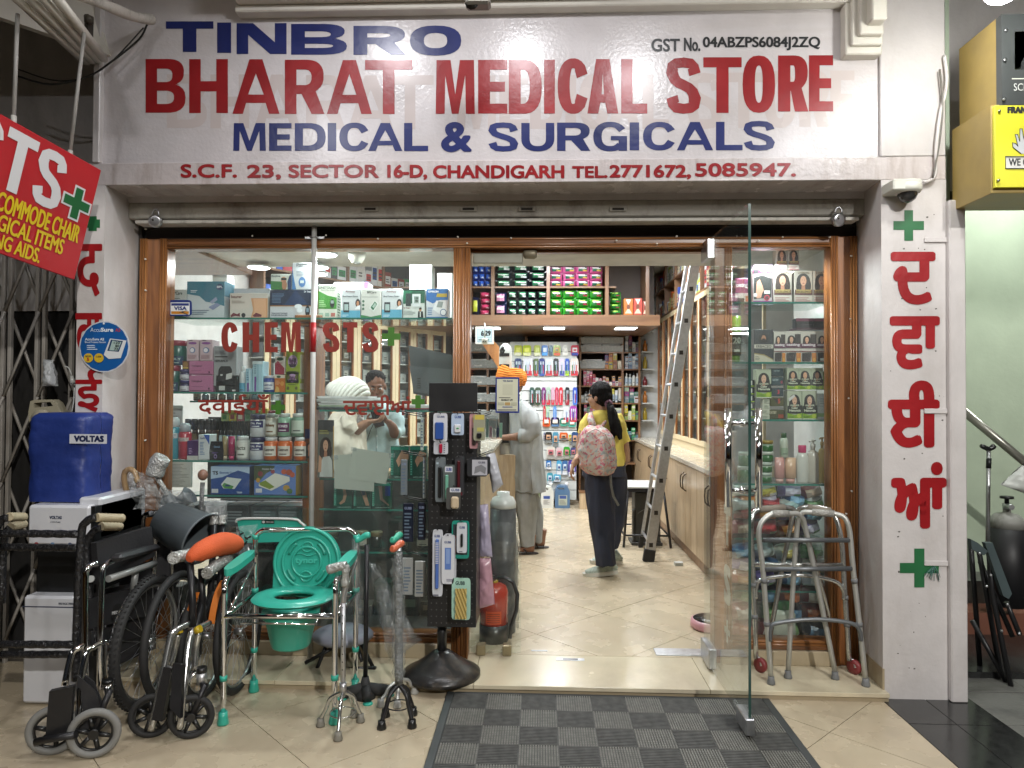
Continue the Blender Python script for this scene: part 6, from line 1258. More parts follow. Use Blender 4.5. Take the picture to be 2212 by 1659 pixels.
def solid(b,name,parent,vox,m,fold=0,fscale=(6,6,2.5),smooth=4,label=None,own=None):
 me=bpy.data.meshes.new('x'); me.from_pydata(b.v,[],b.f); me.update(); o=bpy.data.objects.new('x',me); COL.objects.link(o)
 md=o.modifiers.new('r','REMESH'); md.mode='VOXEL'; md.voxel_size=vox; md.use_smooth_shade=True
 ms=o.modifiers.new('s','SMOOTH'); ms.iterations=smooth; ms.factor=.5
 dg=bpy.context.evaluated_depsgraph_get(); dg.update(); r=bpy.data.meshes.new_from_object(o.evaluated_get(dg)); bpy.data.objects.remove(o); bpy.data.meshes.remove(me)
 inv=WM[parent].inverted() if parent else Matrix.Identity(4)
 nn=[v.normal.copy() for v in r.vertices]
 for v,nv in zip(r.vertices,nn):
  co=v.co.copy()
  if fold:
   q=Vector((co.x*fscale[0],co.y*fscale[1],co.z*fscale[2])); f=noise.noise(q)+.5*noise.noise(q*2.3+Vector((3,1,7)))
   co+=nv*(f*fold-abs(noise.noise(q*1.3+Vector((9,2,4))))*fold*.8)
  v.co=inv@co
 r.materials.clear(); r.materials.append(m)
 for p in r.polygons: p.use_smooth=True; p.material_index=0
 r.name=name; o=bpy.data.objects.new(name,r); COL.objects.link(o)
 if parent: o.parent=parent; WM[o]=WM[parent]
 if label: o['label']=label
 return o
def hand(b,w,d,n,s=1,curl=.5,thumb=1):
 """w wrist, d pointing direction, n palm normal"""
 w,d,n=Vector(w),Vector(d).normalized(),Vector(n).normalized(); n=(n-d*n.dot(d)).normalized(); sd=d.cross(n)
 loft(b,[(w-d*.02*s,.022*s,.018*s),(w+d*.02*s,.030*s,.016*s),(w+d*.06*s,.040*s,.015*s),(w+d*.088*s,.040*s,.013*s)],side=sd,n=10)
 for i,(o,L) in enumerate(((-.030,.068),(-.010,.078),(.010,.073),(.030,.058))):
  p0=w+d*.078*s+sd*o*s; p1=p0+(d*(1-curl*.5)+n*curl*.6).normalized()*L*.5*s; p2=p1+(d*(1-curl*1.2)+n*curl*1.3).normalized()*L*.5*s
  b.tube([p0,p1,p2],[.0095*s,.0088*s,.0072*s],_bm,8)
 p0=w+d*.025*s-sd*.03*s*thumb; p1=p0+(d*.7-sd*.7*thumb+n*.3).normalized()*.038*s; p2=p1+(d*.9-sd*.1*thumb+n*.5).normalized()*.03*s
 b.tube([p0,p1,p2],[.013*s,.011*s,.009*s],_bm,8)
def head(b,c,fw,up=(0,0,1),s=1):
 c,fw,up=Vector(c),Vector(fw).normalized(),Vector(up).normalized(); fw=(fw-up*fw.dot(up)).normalized(); rt=fw.cross(up)
 W=lambda x,y,z:c+rt*x*s+fw*y*s+up*z*s
 ell(b,W(0,-.012,.03),(.074*s,.092*s,.092*s),rt,fw,up)
 ell(b,W(0,.018,-.03),(.060*s,.072*s,.085*s),rt,fw,up); ell(b,W(0,.045,-.075),(.034*s,.036*s,.032*s),rt,fw,up)
 ell(b,W(0,.088,-.018),(.012*s,.018*s,.028*s),rt,fw,up); ell(b,W(0,.097,-.030),(.016*s,.012*s,.010*s),rt,fw,up)
 ell(b,W(0,.078,.020),(.048*s,.014*s,.011*s),rt,fw,up)
 ell(b,W(0,.080,-.056),(.022*s,.012*s,.009*s),rt,fw,up)
 for q in(-1,1):
  ell(b,W(.074*q,-.005,-.012),(.010*s,.018*s,.030*s),rt,fw,up); ell(b,W(.036*q,.06,-.03),(.022*s,.024*s,.022*s),rt,fw,up)
 return W
def features(W,parent,brow='#15100e',mouth='#6a3630'):
 for q in(-1,1):
  b=MB(); ell(b,W(.028*q,.0835,-.002),(.013,.007,.0065),n=10,m=mat('eye_white',(.45,.43,.40),.3,kind='flat')); ell(b,W(.028*q,.089,-.003),(.006,.003,.0055),n=8,m=ink('#120d0b')); b.build('eye',parent)
 b=MB();
 for q in(-1,1): ell(b,W(.03*q,.0895,.021),(.02,.005,.0045),n=8,m=ink(brow))
 b.build('eyebrow',parent); b=MB(); ell(b,W(0,.0905,-.056),(.022,.004,.005),n=10,m=ink(mouth)); b.build('lips',parent)
def clothm(n,c,**k): return mat(n,c,.8,scale=20,var=.1,bump=.25,bscale=350,**k)
def turban(parent,c,fw,m,s=1,rows=9,tilt=.25,rx=.125,ry=.135,rz=.095):
 c,fw=Vector(c),Vector(fw).normalized(); up=Vector((0,0,1)); rt=fw.cross(up)
 core=MB(); ell(core,c+up*.02,(rx*.93*s,ry*.93*s,rz*1.02*s),rt,fw,up,16)
 o=MB()
 ell(o,c+up*.02,(rx*.95*s,ry*.95*s,rz*1.0*s),rt,fw,up,20,m=m)
 for sgn in(-1,1):
  for k in range(rows):
   f=k/(rows-1); z0=-.055+.125*f; R=math.sqrt(max(.05,1-((z0-.0)/.105)**2)); pts=[]
   for i in range(26):
    a=math.pi*2*i/26; x=math.cos(a)*rx*s*R*1.0; y=math.sin(a)*ry*s*R*1.02
    pts.append(c+rt*x+fw*y+up*(z0*s+.02+sgn*tilt*x*.8+max(0,math.sin(a))*.045*s*f*1.1))
   o.tube(pts,[.0125*s*(1+.25*math.sin(i*1.7+k)) for i in range(26)],m,6,closed=True)
 return o.build('turban',parent)
SHOE=plast('#c3c3bb',.6)
gk=G(1140,1193,FZ); D=CAMPOS.y; Yk=gk.y
def K(px,py,dy=0): return P(px,py,Yk+dy)
pk_=thing('person','man with an orange turban and long pale grey kurta leaning at the counter','person',(gk.x,Yk,FZ))
b=MB(); hc=K(1106,838,.0); W=head(b,hc,(-1,.15,-.12),(.08,0,1),.98)
loft(b,[(K(1110,868),.05,.055),(K(1112,850),.05,.05)],n=12)
loft(b,[(K(1126,940,-.17),.034,.034),(K(1112,944,-.20),.034,.032),(K(1092,945,-.2),.027,.025),(K(1080,946,-.2),.023,.02)],side=(0,0,1),n=12); hand(b,K(1081,946,-.2),(-1,0,-.05),(0,0,-1),.95,.5)
for px,py,dy,yd in((1134,1196,-.08,0),(1158,1183,.16,0)):
 z=FZ+.012; a=G(px,py,FZ); A_=Vector((a.x+.03,a.y,z));
 loft(b,[(A_+Vector((.03,0,.16)),.042,.045),(A_+Vector((.02,0,.07)),.038,.042),(A_+Vector((.01,0,.03)),.045,.04)],n=12)
 loft(b,[(A_+Vector((.05,0,.03)),.032,.028),(A_+Vector((-.03,0,.035)),.042,.032),(A_+Vector((-.11,0,.022)),.046,.018),(A_+Vector((-.15,0,.016)),.04,.012)],side=(0,1,0),n=12)
 for q in range(5): ell(b,A_+Vector((-.165+abs(q-1)*.01,-.034+q*.017,.014)),(.018,.009,.009),n=8)
 s=MB(); s.prism([[(x*.14,y*.052) for x,y in _arc(0,0,1,1,0,345,19,.9)]],A_+Vector((-.05,0,-.001)),(1,0,0),(0,1,0),(0,0,1),.013,plast('#2a201c',.6))
 s.tube([A_+Vector((-.12,0,.004)),A_+Vector((-.10,-.0,.05)),A_+Vector((-.03,-.045,.03)),A_+Vector((-.01,-.055,.0))],.006,plast('#1d1614',.6),6).tube([A_+Vector((-.10,-.0,.05)),A_+Vector((-.03,.045,.03)),A_+Vector((-.01,.055,.0))],.006,plast('#1d1614',.6),6)
 s.build('sandal',pk_)
b.tube([K(1112,868),K(1134,920),K(1137,1040,0),K(1139,1130,-.07),Vector((G(1134,1196,FZ).x+.06,G(1134,1196,FZ).y,.17))],.035,_bm,8).tube([K(1137,1040),K(1155,1130,.15),Vector((G(1158,1183,FZ).x+.06,G(1158,1183,FZ).y,.17))],.035,_bm,8).tube([K(1134,890),K(1140,898,-.2),K(1149,925,-.24),K(1126,940,-.17)],.032,_bm,8); solid(b,'body',pk_,.006,_bm,smooth=3); features(W,pk_)
bd=MB(); ell(bd,W(0,.05,-.075),(.055,.045,.06),(0,1,0),(1,0,0),(0,0,1)); ell(bd,W(0,.02,-.05),(.072,.05,.05),(0,1,0),(1,0,0),(0,0,1)); solid(bd,'beard',pk_,.007,mat('beard_grey',(.35,.34,.32),.8,scale=60,var=.5,bump=.6,bscale=300),fold=.004,fscale=(60,60,60))
KM=clothm('kurta_cloth',(.29,.305,.305))
b=MB(); S=lambda l,**k: loft(b,[(K(x,y,dy),rx,ry) for x,y,dy,rx,ry in l],**k)
S([(1113,862,0,.06,.075),(1118,872,0,.10,.17),(1128,890,0,.14,.215),(1134,920,0,.155,.22),(1136,960,0,.16,.20),(1137,1000,0,.165,.205),(1138,1030,0,.175,.215),(1139,1062,0,.18,.22)],side=(1,0,0),n=20,vert=True)
S([(1124,880,-.15,.075,.08),(1139,898,-.21,.072,.075),(1149,918,-.24,.066,.066),(1150,932,-.24,.062,.062),(1140,941,-.24,.06,.055),(1127,942,-.22,.055,.052),(1121,942,-.21,.056,.054)],side=(1,0,0),n=14)
S([(1122,880,.16,.07,.08),(1126,905,.2,.065,.07),(1122,930,.2,.06,.06),(1104,938,.18,.05,.05)],n=14)
solid(b,'kurta',pk_,.009,KM,fold=.03,fscale=(7,5,2.2),smooth=3)
b=MB(); S([(1130,1040,-.06,.10,.10),(1136,1090,-.07,.095,.095),(1139,1130,-.07,.082,.08),(1139,1160,-.07,.074,.075),(1140,1180,-.07,.07,.072)],n=16,vert=True)
S([(1140,1040,.1,.10,.10),(1148,1090,.13,.09,.09),(1155,1130,.15,.075,.08),(1157,1170,.16,.066,.066)],n=16,vert=True)
solid(b,'trousers',pk_,.009,KM,fold=.02,fscale=(8,8,3),smooth=3)
b=MB(); c_=K(1134,1000,-.225); b.tube([K(1146,1000,-.226),K(1147,1030,-.228),K(1150,1060,-.225)],.003,mat('seam_shadow',(.2,.2,.2),.9),5); b.build('side_slit',pk_)
turban(pk_,K(1105,822,0),(-1,.15,0),clothm('turban_orange',(.72,.22,.02)),1.0,8,.12,.12,.128,.095)
gw=G(1303,1242,FZ); Yw=gw.y+.1
def K(px,py,dy=0): return P(px,py,Yw+dy)
pw=thing('person','woman in a yellow shirt and navy trousers with a floral backpack walking in','person',(gw.x,Yw,FZ))
_bm=mat('skin_light',(.38,.21,.13),.5,scale=12,var=.1)
b=MB(); W=head(b,K(1293,858,0),(-.88,.45,-.22),(0,.0,1),.90)
loft(b,[(K(1298,872),.045,.05),(K(1302,900),.055,.055)],n=12)
loft(b,[(K(1262,930,-.04),.045,.045),(K(1254,965,-.06),.038,.038),(K(1252,985,-.10),.034,.034),(K(1245,995,-.14),.028,.028),(K(1238,1004,-.15),.024,.022)],n=12); hand(b,K(1238,1004,-.15),(-.25,-.2,-1),(1,0,.1),.9,.55)
loft(b,[(K(1345,945,.02),.045,.045),(K(1350,975,.03),.04,.04),(K(1352,992,.05),.037,.037),(K(1344,1004,.14),.03,.03),(K(1336,1008,.2),.024,.022)],n=12); hand(b,K(1336,1008,.2),(-.6,.6,-.2),(0,0,-1),.9,.5)
for px,py,dy in((1306,1238,-.1),(1318,1196,.3)): ell(b,K(px-8,py-22,dy),(.045,.045,.07))
b.tube([K(1302,900),K(1306,1004),K(1296,1080,-.06),K(1303,1215,-.12)],.035,_bm,8).tube([K(1306,1004),K(1326,1080,.1),K(1314,1185,.3)],.035,_bm,8).tube([K(1262,930,-.04),K(1280,900),K(1325,900),K(1345,945,.02)],.034,_bm,8); solid(b,'body',pw,.006,_bm,smooth=3); features(W,pw)
hm=mat('hair_black',(.006,.005,.005),.65,spec=.15,scale=40,var=.5,bump=.5,bscale=120,stretch=(6,6,1))
b=MB(); _s=_bm
c=K(1295,851,0); ell(b,c+Vector((.01,-.005,.02)),(.092,.095,.088)); ell(b,c+Vector((.03,-.02,-.03)),(.078,.082,.075)); ell(b,K(1311,867,-.02),(.04,.04,.05))
solid(b,'hair',pw,.006,hm,fold=.006,fscale=(40,40,6),smooth=2)
b=MB(); loft(b,[(K(1315,874,-.09),.024,.024),(K(1322,888,-.12),.034,.028),(K(1329,910,-.14),.040,.026),(K(1336,932,-.14),.034,.02),(K(1341,950,-.13),.016,.012)],n=12)
loft(b,[(K(1315,874,-.09),.02,.02),(K(1321,905,-.13),.028,.02),(K(1325,935,-.135),.022,.014),(K(1325,955,-.13),.008,.008)],n=12); solid(b,'ponytail',pw,.006,hm,fold=.008,fscale=(50,50,5),smooth=2)
MB().tube([K(1315,873,-.085)+Vector((math.cos(a)*.022,0,math.sin(a)*.026)) for a in [i*math.pi/5 for i in range(10)]],.012,plast('#6a4a5a',.8),8,closed=True).build('scrunchie',pw)
b=MB(); bx=plast('#101014',.3); c=W(0,.1,.0)
for q in(-1,1): b.tube([W(.032*q+.024*math.cos(a),.098,-.002+.02*math.sin(a)) for a in [i*math.pi/6 for i in range(12)]],.0035,bx,6,closed=True); b.tube([W(.055*q,.098,.005),W(.078*q,.03,.005),W(.078*q,-.01,0)],.003,bx,6)
b.build('glasses',pw)
YM=clothm('shirt_yellow',(.62,.50,.10)); b=MB(); S=lambda l,**k: loft(b,[(K(x,y,dy),rx,ry) for x,y,dy,rx,ry in l],**k)
S([(1302,884,0,.065,.06),(1303,893,0,.13,.09),(1303,912,0,.175,.11),(1304,945,0,.165,.115),(1306,975,0,.155,.12),(1307,1004,0,.165,.125)],n=20,vert=True)
S([(1280,900,-.01,.065,.065),(1268,920,-.03,.066,.064),(1261,942,-.04,.068,.066)],n=14); S([(1325,898,.0,.065,.065),(1338,925,.01,.066,.064),(1346,958,.02,.068,.066)],n=14)
solid(b,'shirt',pw,.008,YM,fold=.018,fscale=(7,7,4),smooth=3)
NM=clothm('trousers_navy',(.018,.022,.04)); b=MB(); S([(1305,996,0,.165,.125),(1305,1030,0,.18,.14)],n=18,vert=True)
S([(1290,1020,-.04,.105,.12),(1296,1080,-.06,.112,.115),(1300,1140,-.1,.098,.10),(1306,1190,-.16,.09,.09),(1309,1222,-.18,.085,.085)],n=16,vert=True)
S([(1327,1020,.06,.10,.11),(1330,1080,.14,.09,.10),(1322,1140,.18,.085,.09),(1318,1185,.24,.08,.08)],n=16,vert=True)
solid(b,'trousers',pw,.009,NM,fold=.018,fscale=(8,8,2.6),smooth=3)
for (px,py,yy,tz) in((1303,1240,-.13,.02),(1316,1208,.28,0)):
 o=K(px,py,yy); o.z=FZ+.0; b=MB(); bl=[(Vector((.09,.0,.085+tz)),.036,.05),(Vector((.05,0,.055+tz)),.042,.055),(Vector((-.02,0,.045)),.046,.042),(Vector((-.09,0,.032)),.045,.03),(Vector((-.14,0,.024)),.03,.018)]
 _bm=plast('#8fa094',.8); loft(b,[(o+c_,rx,ry) for c_,rx,ry in bl],side=(0,1,0),n=14); s=solid(b,'shoe_upper',pw,.006,mat('shoe_mesh',(.36,.42,.37),.8,scale=80,var=.4),smooth=2)
 b=MB().prism([[(x*.14-.025,y*.05) for x,y in _arc(0,0,1,1,0,345,19,.85)]],o+Vector((0,0,.032+tz*.4)),Vector((1,0,.12 if tz else 0)).normalized(),(0,1,0),Vector((-.12 if tz else 0,0,1)).normalized(),.03,SHOE); b.build('shoe_sole',pw)
_bm=_s
FLm=bpy.data.materials.new('floral_fabric'); FLm.use_nodes=True; n_=FLm.node_tree.nodes; l_=FLm.node_tree.links; tc=n_.new('ShaderNodeTexCoord'); vo=n_.new('ShaderNodeTexVoronoi'); vo.inputs['Scale'].default_value=58
nz=n_.new('ShaderNodeTexNoise'); nz.inputs['Scale'].default_value=20; mxv=n_.new('ShaderNodeVectorMath'); mxv.operation='ADD'; scl=n_.new('ShaderNodeVectorMath'); scl.operation='SCALE'; scl.inputs[3].default_value=.06
l_.new(tc.outputs['Object'],nz.inputs[0]); l_.new(nz.outputs['Color'],scl.inputs[0]); l_.new(tc.outputs['Object'],mxv.inputs[0]); l_.new(scl.outputs[0],mxv.inputs[1]); l_.new(mxv.outputs[0],vo.inputs['Vector'])
sx_=n_.new('ShaderNodeSeparateColor'); l_.new(vo.outputs['Color'],sx_.inputs[0]); cr=n_.new('ShaderNodeValToRGB'); cr.color_ramp.interpolation='CONSTANT'; els=cr.color_ramp.elements
cols_=[(.45,.40,.36),(.50,.24,.22),(.46,.42,.38),(.30,.33,.33),(.42,.12,.17),(.48,.43,.40),(.55,.33,.28)]
while len(els)<7: els.new(.5)
for i,c_ in enumerate(cols_): els[i].position=i/7; els[i].color=(*c_,1)
l_.new(sx_.outputs[0],cr.inputs[0]); l_.new(cr.outputs[0],n_['Principled BSDF'].inputs['Base Color']); n_['Principled BSDF'].inputs['Roughness'].default_value=.75
bk=thing('backpack','white, pink and grey floral backpack worn by the woman in yellow','backpack',K(1292,970,-.2))
b=MB(); loft(b,[(K(1287,918,-.16),.05,.05),(K(1287,926,-.17),.10,.075),(K(1288,945,-.18),.135,.10),(K(1290,975,-.19),.155,.115),(K(1293,1005,-.19),.15,.11),(K(1297,1022,-.18),.11,.08),(K(1299,1027,-.17),.06,.05)],n=18,vert=True)
solid(b,'main_bag',bk,.008,FLm,fold=.014,fscale=(8,8,8),smooth=3)
b=MB(); b.tube([K(1262,960,-.27),K(1268,935,-.285),K(1287,926,-.29),K(1308,938,-.285),K(1321,965,-.26)],.006,plast('#c9b9b4',.7),6); b.build('zip_piping',bk)
b=MB(); b.tube([K(1281,920,-.16),K(1276,905,-.1),K(1277,895,-.02)],[.026,.028,.024],FLm,10).tube([K(1300,922,-.15),K(1312,905,-.06),K(1316,897,0)],.014,FLm,8); b.build('shoulder_strap',bk)
b=MB(); pts=[K(1318,1020,-.18),K(1320,1050,-.19),K(1325,1072,-.19),K(1336,1092,-.18)]; b.tube(pts,.010,plast('#6a6a66',.8),6); b.build('hanging_strap',bk)
b=MB(); b.tube([K(1320,985,-.24),K(1321,1000,-.25)],.006,plast('#b9b9b4'),6); b.build('zip_pull',bk)
_bm=mat('skin_brown2',(.17,.075,.042),.5,scale=12,var=.1)
Yc=1.75
def K(px,py,dy=0): return P(px,py,Yc+dy)
pc=thing('person','man in a pale blue shirt behind the counter looking down at his phone','person',(K(815,900).x,Yc,FZ))
b=MB(); W=head(b,K(812,834,-.02),(.28,-.9,-.28),(.03,-.25,1),1.0)
loft(b,[(K(811,852),.055,.055),(K(812,876,.02),.06,.06)],n=12); b.tube([K(775,932,-.12),K(775,910,-.04),K(790,885,.02),K(842,885,.02),K(855,910,-.03),K(853,938,-.1)],.034,_bm,8).tube([K(812,876,.02),Vector((K(805,0).x,Yc,.88))],.04,_bm,8)
loft(b,[(K(775,932,-.12),.042,.042),(K(783,922,-.2),.036,.034),(K(792,912,-.26),.026,.024)],n=12); hand(b,K(793,911,-.26),(.8,-.3,.25),(.2,.3,.9),.95,.6,-1)
loft(b,[(K(853,938,-.10),.042,.042),(K(848,922,-.2),.036,.034),(K(840,912,-.27),.026,.024)],n=12); hand(b,K(839,911,-.27),(-.8,-.3,.3),(-.2,.3,.9),.95,.6)
loft(b,[(Vector((K(805,0).x,Yc,FZ+.05)),.06,.1),(Vector((K(805,0).x,Yc,.9)),.12,.1)],n=12)
solid(b,'body',pc,.006,_bm,smooth=3); features(W,pc)
b=MB(); ell(b,W(0,-.022,.052),(.083,.092,.078)); h_=solid(b,'hair',pc,.006,hm,fold=.003,fscale=(60,60,60),smooth=2)
SM=clothm('shirt_pale_blue',(.36,.49,.50)); b=MB(); S=lambda l,**k: loft(b,[(K(x,y,dy),rx,ry) for x,y,dy,rx,ry in l],**k)
S([(812,868,.02,.07,.065),(814,876,.02,.14,.09),(814,892,.02,.19,.12),(813,930,0,.185,.13),(812,975,-.01,.185,.14),(812,1010,0,.19,.14)],n=20,vert=True)
S([(784,888,0,.065,.065),(775,908,-.03,.062,.062),(772,928,-.07,.058,.058),(776,932,-.12,.05,.048)],n=14); S([(842,886,0,.065,.065),(855,908,-.03,.062,.062),(858,932,-.06,.058,.058),(852,936,-.12,.05,.048)],n=14)
solid(b,'shirt',pc,.008,SM,fold=.018,fscale=(8,8,5),smooth=3)
b=MB(); b.tube([K(815,880,-.12),K(814,920,-.15),K(813,985,-.165)],.003,plast('#8fa6aa',.7),5)
for yy in(895,918,942,966): ell(b,K(814,yy,-.165),(.005,.003,.005),n=6,m=plast('#c9cccc'))
b.build('placket',pc)
t=thing('phone','dark mobile phone held by the man in the pale blue shirt','phone',K(815,905,-.34)); MB().obox(K(815,903,-.35),(.075,.010,.14),plast('#17181c',.2),(.96,.0,.28),(0,1,0),(-.28,0,.96),ch=.003).build('phone_case',t)
b=MB(); b.tube([K(812,905,-.36),K(800,930,-.3),K(790,960,-.25),K(785,985,-.25)],.003,ink('#1c1f24'),6); b.build('cable',t)
_bm=mat('skin_tan',(.26,.14,.085),.5,scale=12,var=.1); Yd=1.3
def K(px,py,dy=0): return P(px,py,Yd+dy)
pd=thing('person','stooping man with a large white turban and cream shirt behind the paper stack','person',(K(745,900).x,Yd,FZ))
b=MB(); W=head(b,K(768,872,0),(.75,-.35,-.75),(.45,-.1,.8),1.0); loft(b,[(K(762,878,.03),.055,.055),(K(748,900,.06),.06,.06)],n=12); b.tube([K(748,900,.06),K(757,915,-.08),K(770,930,-.05)],.034,_bm,8).tube([K(748,900,.06),Vector((K(745,0).x,Yd,.88))],.04,_bm,8)
loft(b,[(K(770,930,-.05),.04,.04),(K(785,918,-.1),.034,.034),(K(796,912,-.13),.025,.023)],n=12); hand(b,K(797,911,-.13),(.9,-.1,.1),(0,.2,1),.9,.6)
loft(b,[(Vector((K(745,0).x,Yd,FZ+.05)),.06,.1),(Vector((K(745,0).x,Yd,.9)),.12,.1)],n=12)
solid(b,'body',pd,.006,_bm,smooth=3); features(W,pd)
bd=MB(); ell(bd,W(0,.06,-.09),(.06,.05,.06)); solid(bd,'beard',pd,.007,_m['beard_grey'],fold=.006,fscale=(50,50,50))
b=MB(); S=lambda l,**k: loft(b,[(K(x,y,dy),rx,ry) for x,y,dy,rx,ry in l],**k)
S([(756,884,.04,.06,.06),(748,896,.04,.12,.10),(744,920,.03,.15,.15),(746,960,.0,.15,.16),(748,1010,0,.16,.16)],n=20,vert=True); S([(752,900,-.08,.065,.065),(757,920,-.12,.06,.06),(768,932,-.1,.052,.05)],n=14)
solid(b,'shirt',pd,.008,clothm('shirt_cream',(.50,.47,.38)),fold=.02,fscale=(9,9,4),smooth=3)
TW=clothm('turban_white',(.66,.67,.60)); b=MB(); ax=Vector((.86,-.2,-.35)).normalized()
c0=K(752,845,0)
for k in range(11):
 f=(k-5)/5; pts=[]; Rr=math.sqrt(max(.08,1-f*f*.8))
 for i in range(22):
  a=2*math.pi*i/22; u_=Vector((.35,0,.86)).normalized(); v_=ax.cross(u_)
  pts.append(c0+ax*(f*.115+.03*math.cos(a))+u_*(math.cos(a)*.098*Rr)+v_*(math.sin(a)*.11*Rr))
 b.tube(pts,.021,TW,8,closed=True)
ell(b,c0,(.125,.10,.088),ax,ax.cross(Vector((.35,0,.86)).normalized()),Vector((.35,0,.86)).normalized(),18,m=TW)
b.build('turban',pd)
# ==== THINGS IN THE DOORWAY AND ON THE SHOP FLOOR
BLK=plast('#121314',.35); BLKM=mat('black_metal',(.02,.02,.022),.35,.3); WHT=plast('#c3c5c2',.35); ALU=mat('aluminium',(.52,.53,.54),.38,.85,scale=40,var=.15); RUB=mat('rubber_black',(.018,.018,.018),.7); RUBG=mat('rubber_grey',(.16,.165,.17),.6)
f0=G(1384,1187,FZ); f1=G(1400,1213,FZ)
la=thing('ladder','aluminium ladder leaning against the right wall cabinets','ladder',(f0+f1)/2)
t0=P(1478,570,f0.y+.25); t1=P(1498,560,f1.y-.0);
def rail(b,a,c,w_,d_,m):
 ax=(c-a); L_=ax.length; ax.normalize(); Y_=Vector((0,1,0)); Y_=(Y_-ax*ax.dot(Y_)).normalized(); X_=Y_.cross(ax)
 b.obox((a+c)/2,(w_,d_,L_),m,X_,Y_,ax,ch=.004)
for a,c,w_ in((f1,P(1503,556,f1.y+.02),.085),(f0+Vector((.01,.1,0)),P(1484,566,f1.y+.26),.03)):
 b=MB(); rail(b,a,c,w_,.03,ALU);
 b.build('rail',la); b=MB(); rail(b,a-Vector((0,0,.0)),a+(c-a)*.04,w_+.012,.045,RUB); b.build('rubber_foot',la)
for k in range(9):
 f=.055+k*.105; p=f1.lerp(P(1503,556,f1.y+.02),f); q=(f0+Vector((.01,.1,0))).lerp(P(1484,566,f1.y+.26),f)
 MB().tube([p+Vector((0,-.017,0)),q],.013,ALU,6).build('rung',la); MB().box((p.x-.016,p.y-.0185,p.z-.018),(p.x+.016,p.y-.0155,p.z+.018),DARK).build('rung_end',la)
s0=G(1358,1183,FZ); cs=[G(1350,1160,FZ),G(1356,1182,FZ),G(1448,1183,FZ),G(1430,1160,FZ)]
zst=P(1356,1052,cs[1].y).z; stl=thing('stool','black framed stool with a white top in front of the base cabinets','stool',(sum((c.x for c in cs))/4,sum((c.y for c in cs))/4,FZ))
tp=[P(1356,1048,cs[1].y),P(1434,1048,cs[1].y)]
xa,xb=tp[0].x-.01,tp[1].x+.01; ya,yb=cs[1].y-.01,cs[0].y+.05
MB().box((xa,ya,zst-.012),(xb,yb,zst+.004),WHT,ch=.003).build('seat',stl); MB().box((xa+.005,ya+.005,zst-.045),(xb-.005,yb-.005,zst-.013),BLKM).build('apron',stl)
co=[(xa+.01,yb-.01),(xa+.01,ya+.01),(xb-.01,ya+.01),(xb-.01,yb-.01)]; ft=[(xa-.04,yb+.03),(xa-.03,ya-.02),(xb+.05,ya-.02),(xb+.04,yb+.03)]
for (a,c),(d_,e_) in zip(co,ft): MB().tube([(a,c,zst-.04),(d_,e_,FZ+.005)],.012,BLKM,8).build('leg',stl)
m_=[(Vector((a,c,zst-.04)).lerp(Vector((d_,e_,FZ)),.78)) for (a,c),(d_,e_) in zip(co,ft)]
for k in range(4): MB().tube([m_[k],m_[(k+1)%4]],.009,BLKM,6).build('stretcher',stl)
bn=thing('waste_bin','dark grey panelled waste bin under the white topped stool','bin',((xa+xb)/2+.02,ya+.2,FZ))
gx=(xa+xb)/2+.02; GB=mat('bin_grey',(.05,.05,.045),.5); MB().box((gx-.11,ya+.10,FZ+.03),(gx+.13,ya+.32,zst-.06),GB,ch=.008).build('body',bn)
b=MB().box((gx-.14,ya+.08,FZ),(gx+.15,ya+.35,FZ+.03),GB,ch=.004); b.build('base',bn)
for x in(gx-.12,gx+.12): MB().lathe([(.016,0),(.012,.02),(.012,.28),(.018,.31)],GB,(x,ya+.1,FZ+.03),10).build('column',bn)
MB().tube([(gx-.08+.16*k/8,ya+.097,FZ+.30+.04*math.sin(math.pi*k/8)) for k in range(9)],.005,mat('bin_trim',(.12,.12,.11),.5),6).build('arch_trim',bn)
q=G(1466,1222,FZ); b=MB().box((q.x-.035,q.y-.02,FZ),(q.x+.035,q.y+.03,FZ+.03),WHT,ch=.002); decals(b,(q.x-.035,q.y-.02,FZ),(1,0,0),(0,0,1),(0,-1,0),.07,.03,[('l',.1,.2,.9,.8,2,'#7a8c8c')]); b.build('small_box',loc=q,label='small white carton fallen on the floor by the ladder',category='box')
q=G(1556,1368,FZ); t=thing('bathroom_scale','pink rimmed round scale on the floor behind the open door','scale',(q.x-.02,q.y+.1,FZ)); c=Vector((q.x-.02,q.y+.1,FZ)); MB().lathe([(.12,0),(.135,.012),(.13,.05),(.12,.055)],plast('#c08c94',.35),c,28).build('rim',t); MB().lathe([(.118,.0555),(.05,.060)],plast('#23252a',.2),c,24).build('plate',t)
q=P(1047,724,2.9); ck=thing('digital_clock','white framed digital wall clock reading 6:29','clock',q); a,c=P(1027,744,2.9),P(1067,706,2.9)
MB().box((a.x,2.88,a.z),(c.x,2.91,c.z),WHT,ch=.005).build('frame',ck); b=MB(); decals(b,(a.x,2.879,a.z),(1,0,0),(0,0,1),(0,-1,0),c.x-a.x,c.z-a.z,[('r',.1,.12,.9,.88,'#8fa3ad'),('r',.14,.42,.86,.84,'#a9bcc0'),('r',.14,.18,.86,.38,'#a3b5b9'),('t','6:29',.3,.47,.84,.78,'#1c2226',.06),('l',.18,.22,.82,.34,1,'#2a3338')]); b.build('display',ck)
wb=MB(); o=[P(*zi1(140,1262),3.0),P(*zi1(245,1205),3.0),P(*zi1(318,1285),3.0),P(*zi1(318,1530),3.0)]; wb.prism([[((p-o[0]).x,(p-o[0]).z) for p in o]],o[0],(1,0,0),(0,0,1),(0,-1,0),.03,wood('orange_wood',(.50,.22,.07),(.38,.15,.05),'z',.4)); wb.build('wooden_brace',loc=o[0],label='slanted orange wood board beside the digital clock',category='board')
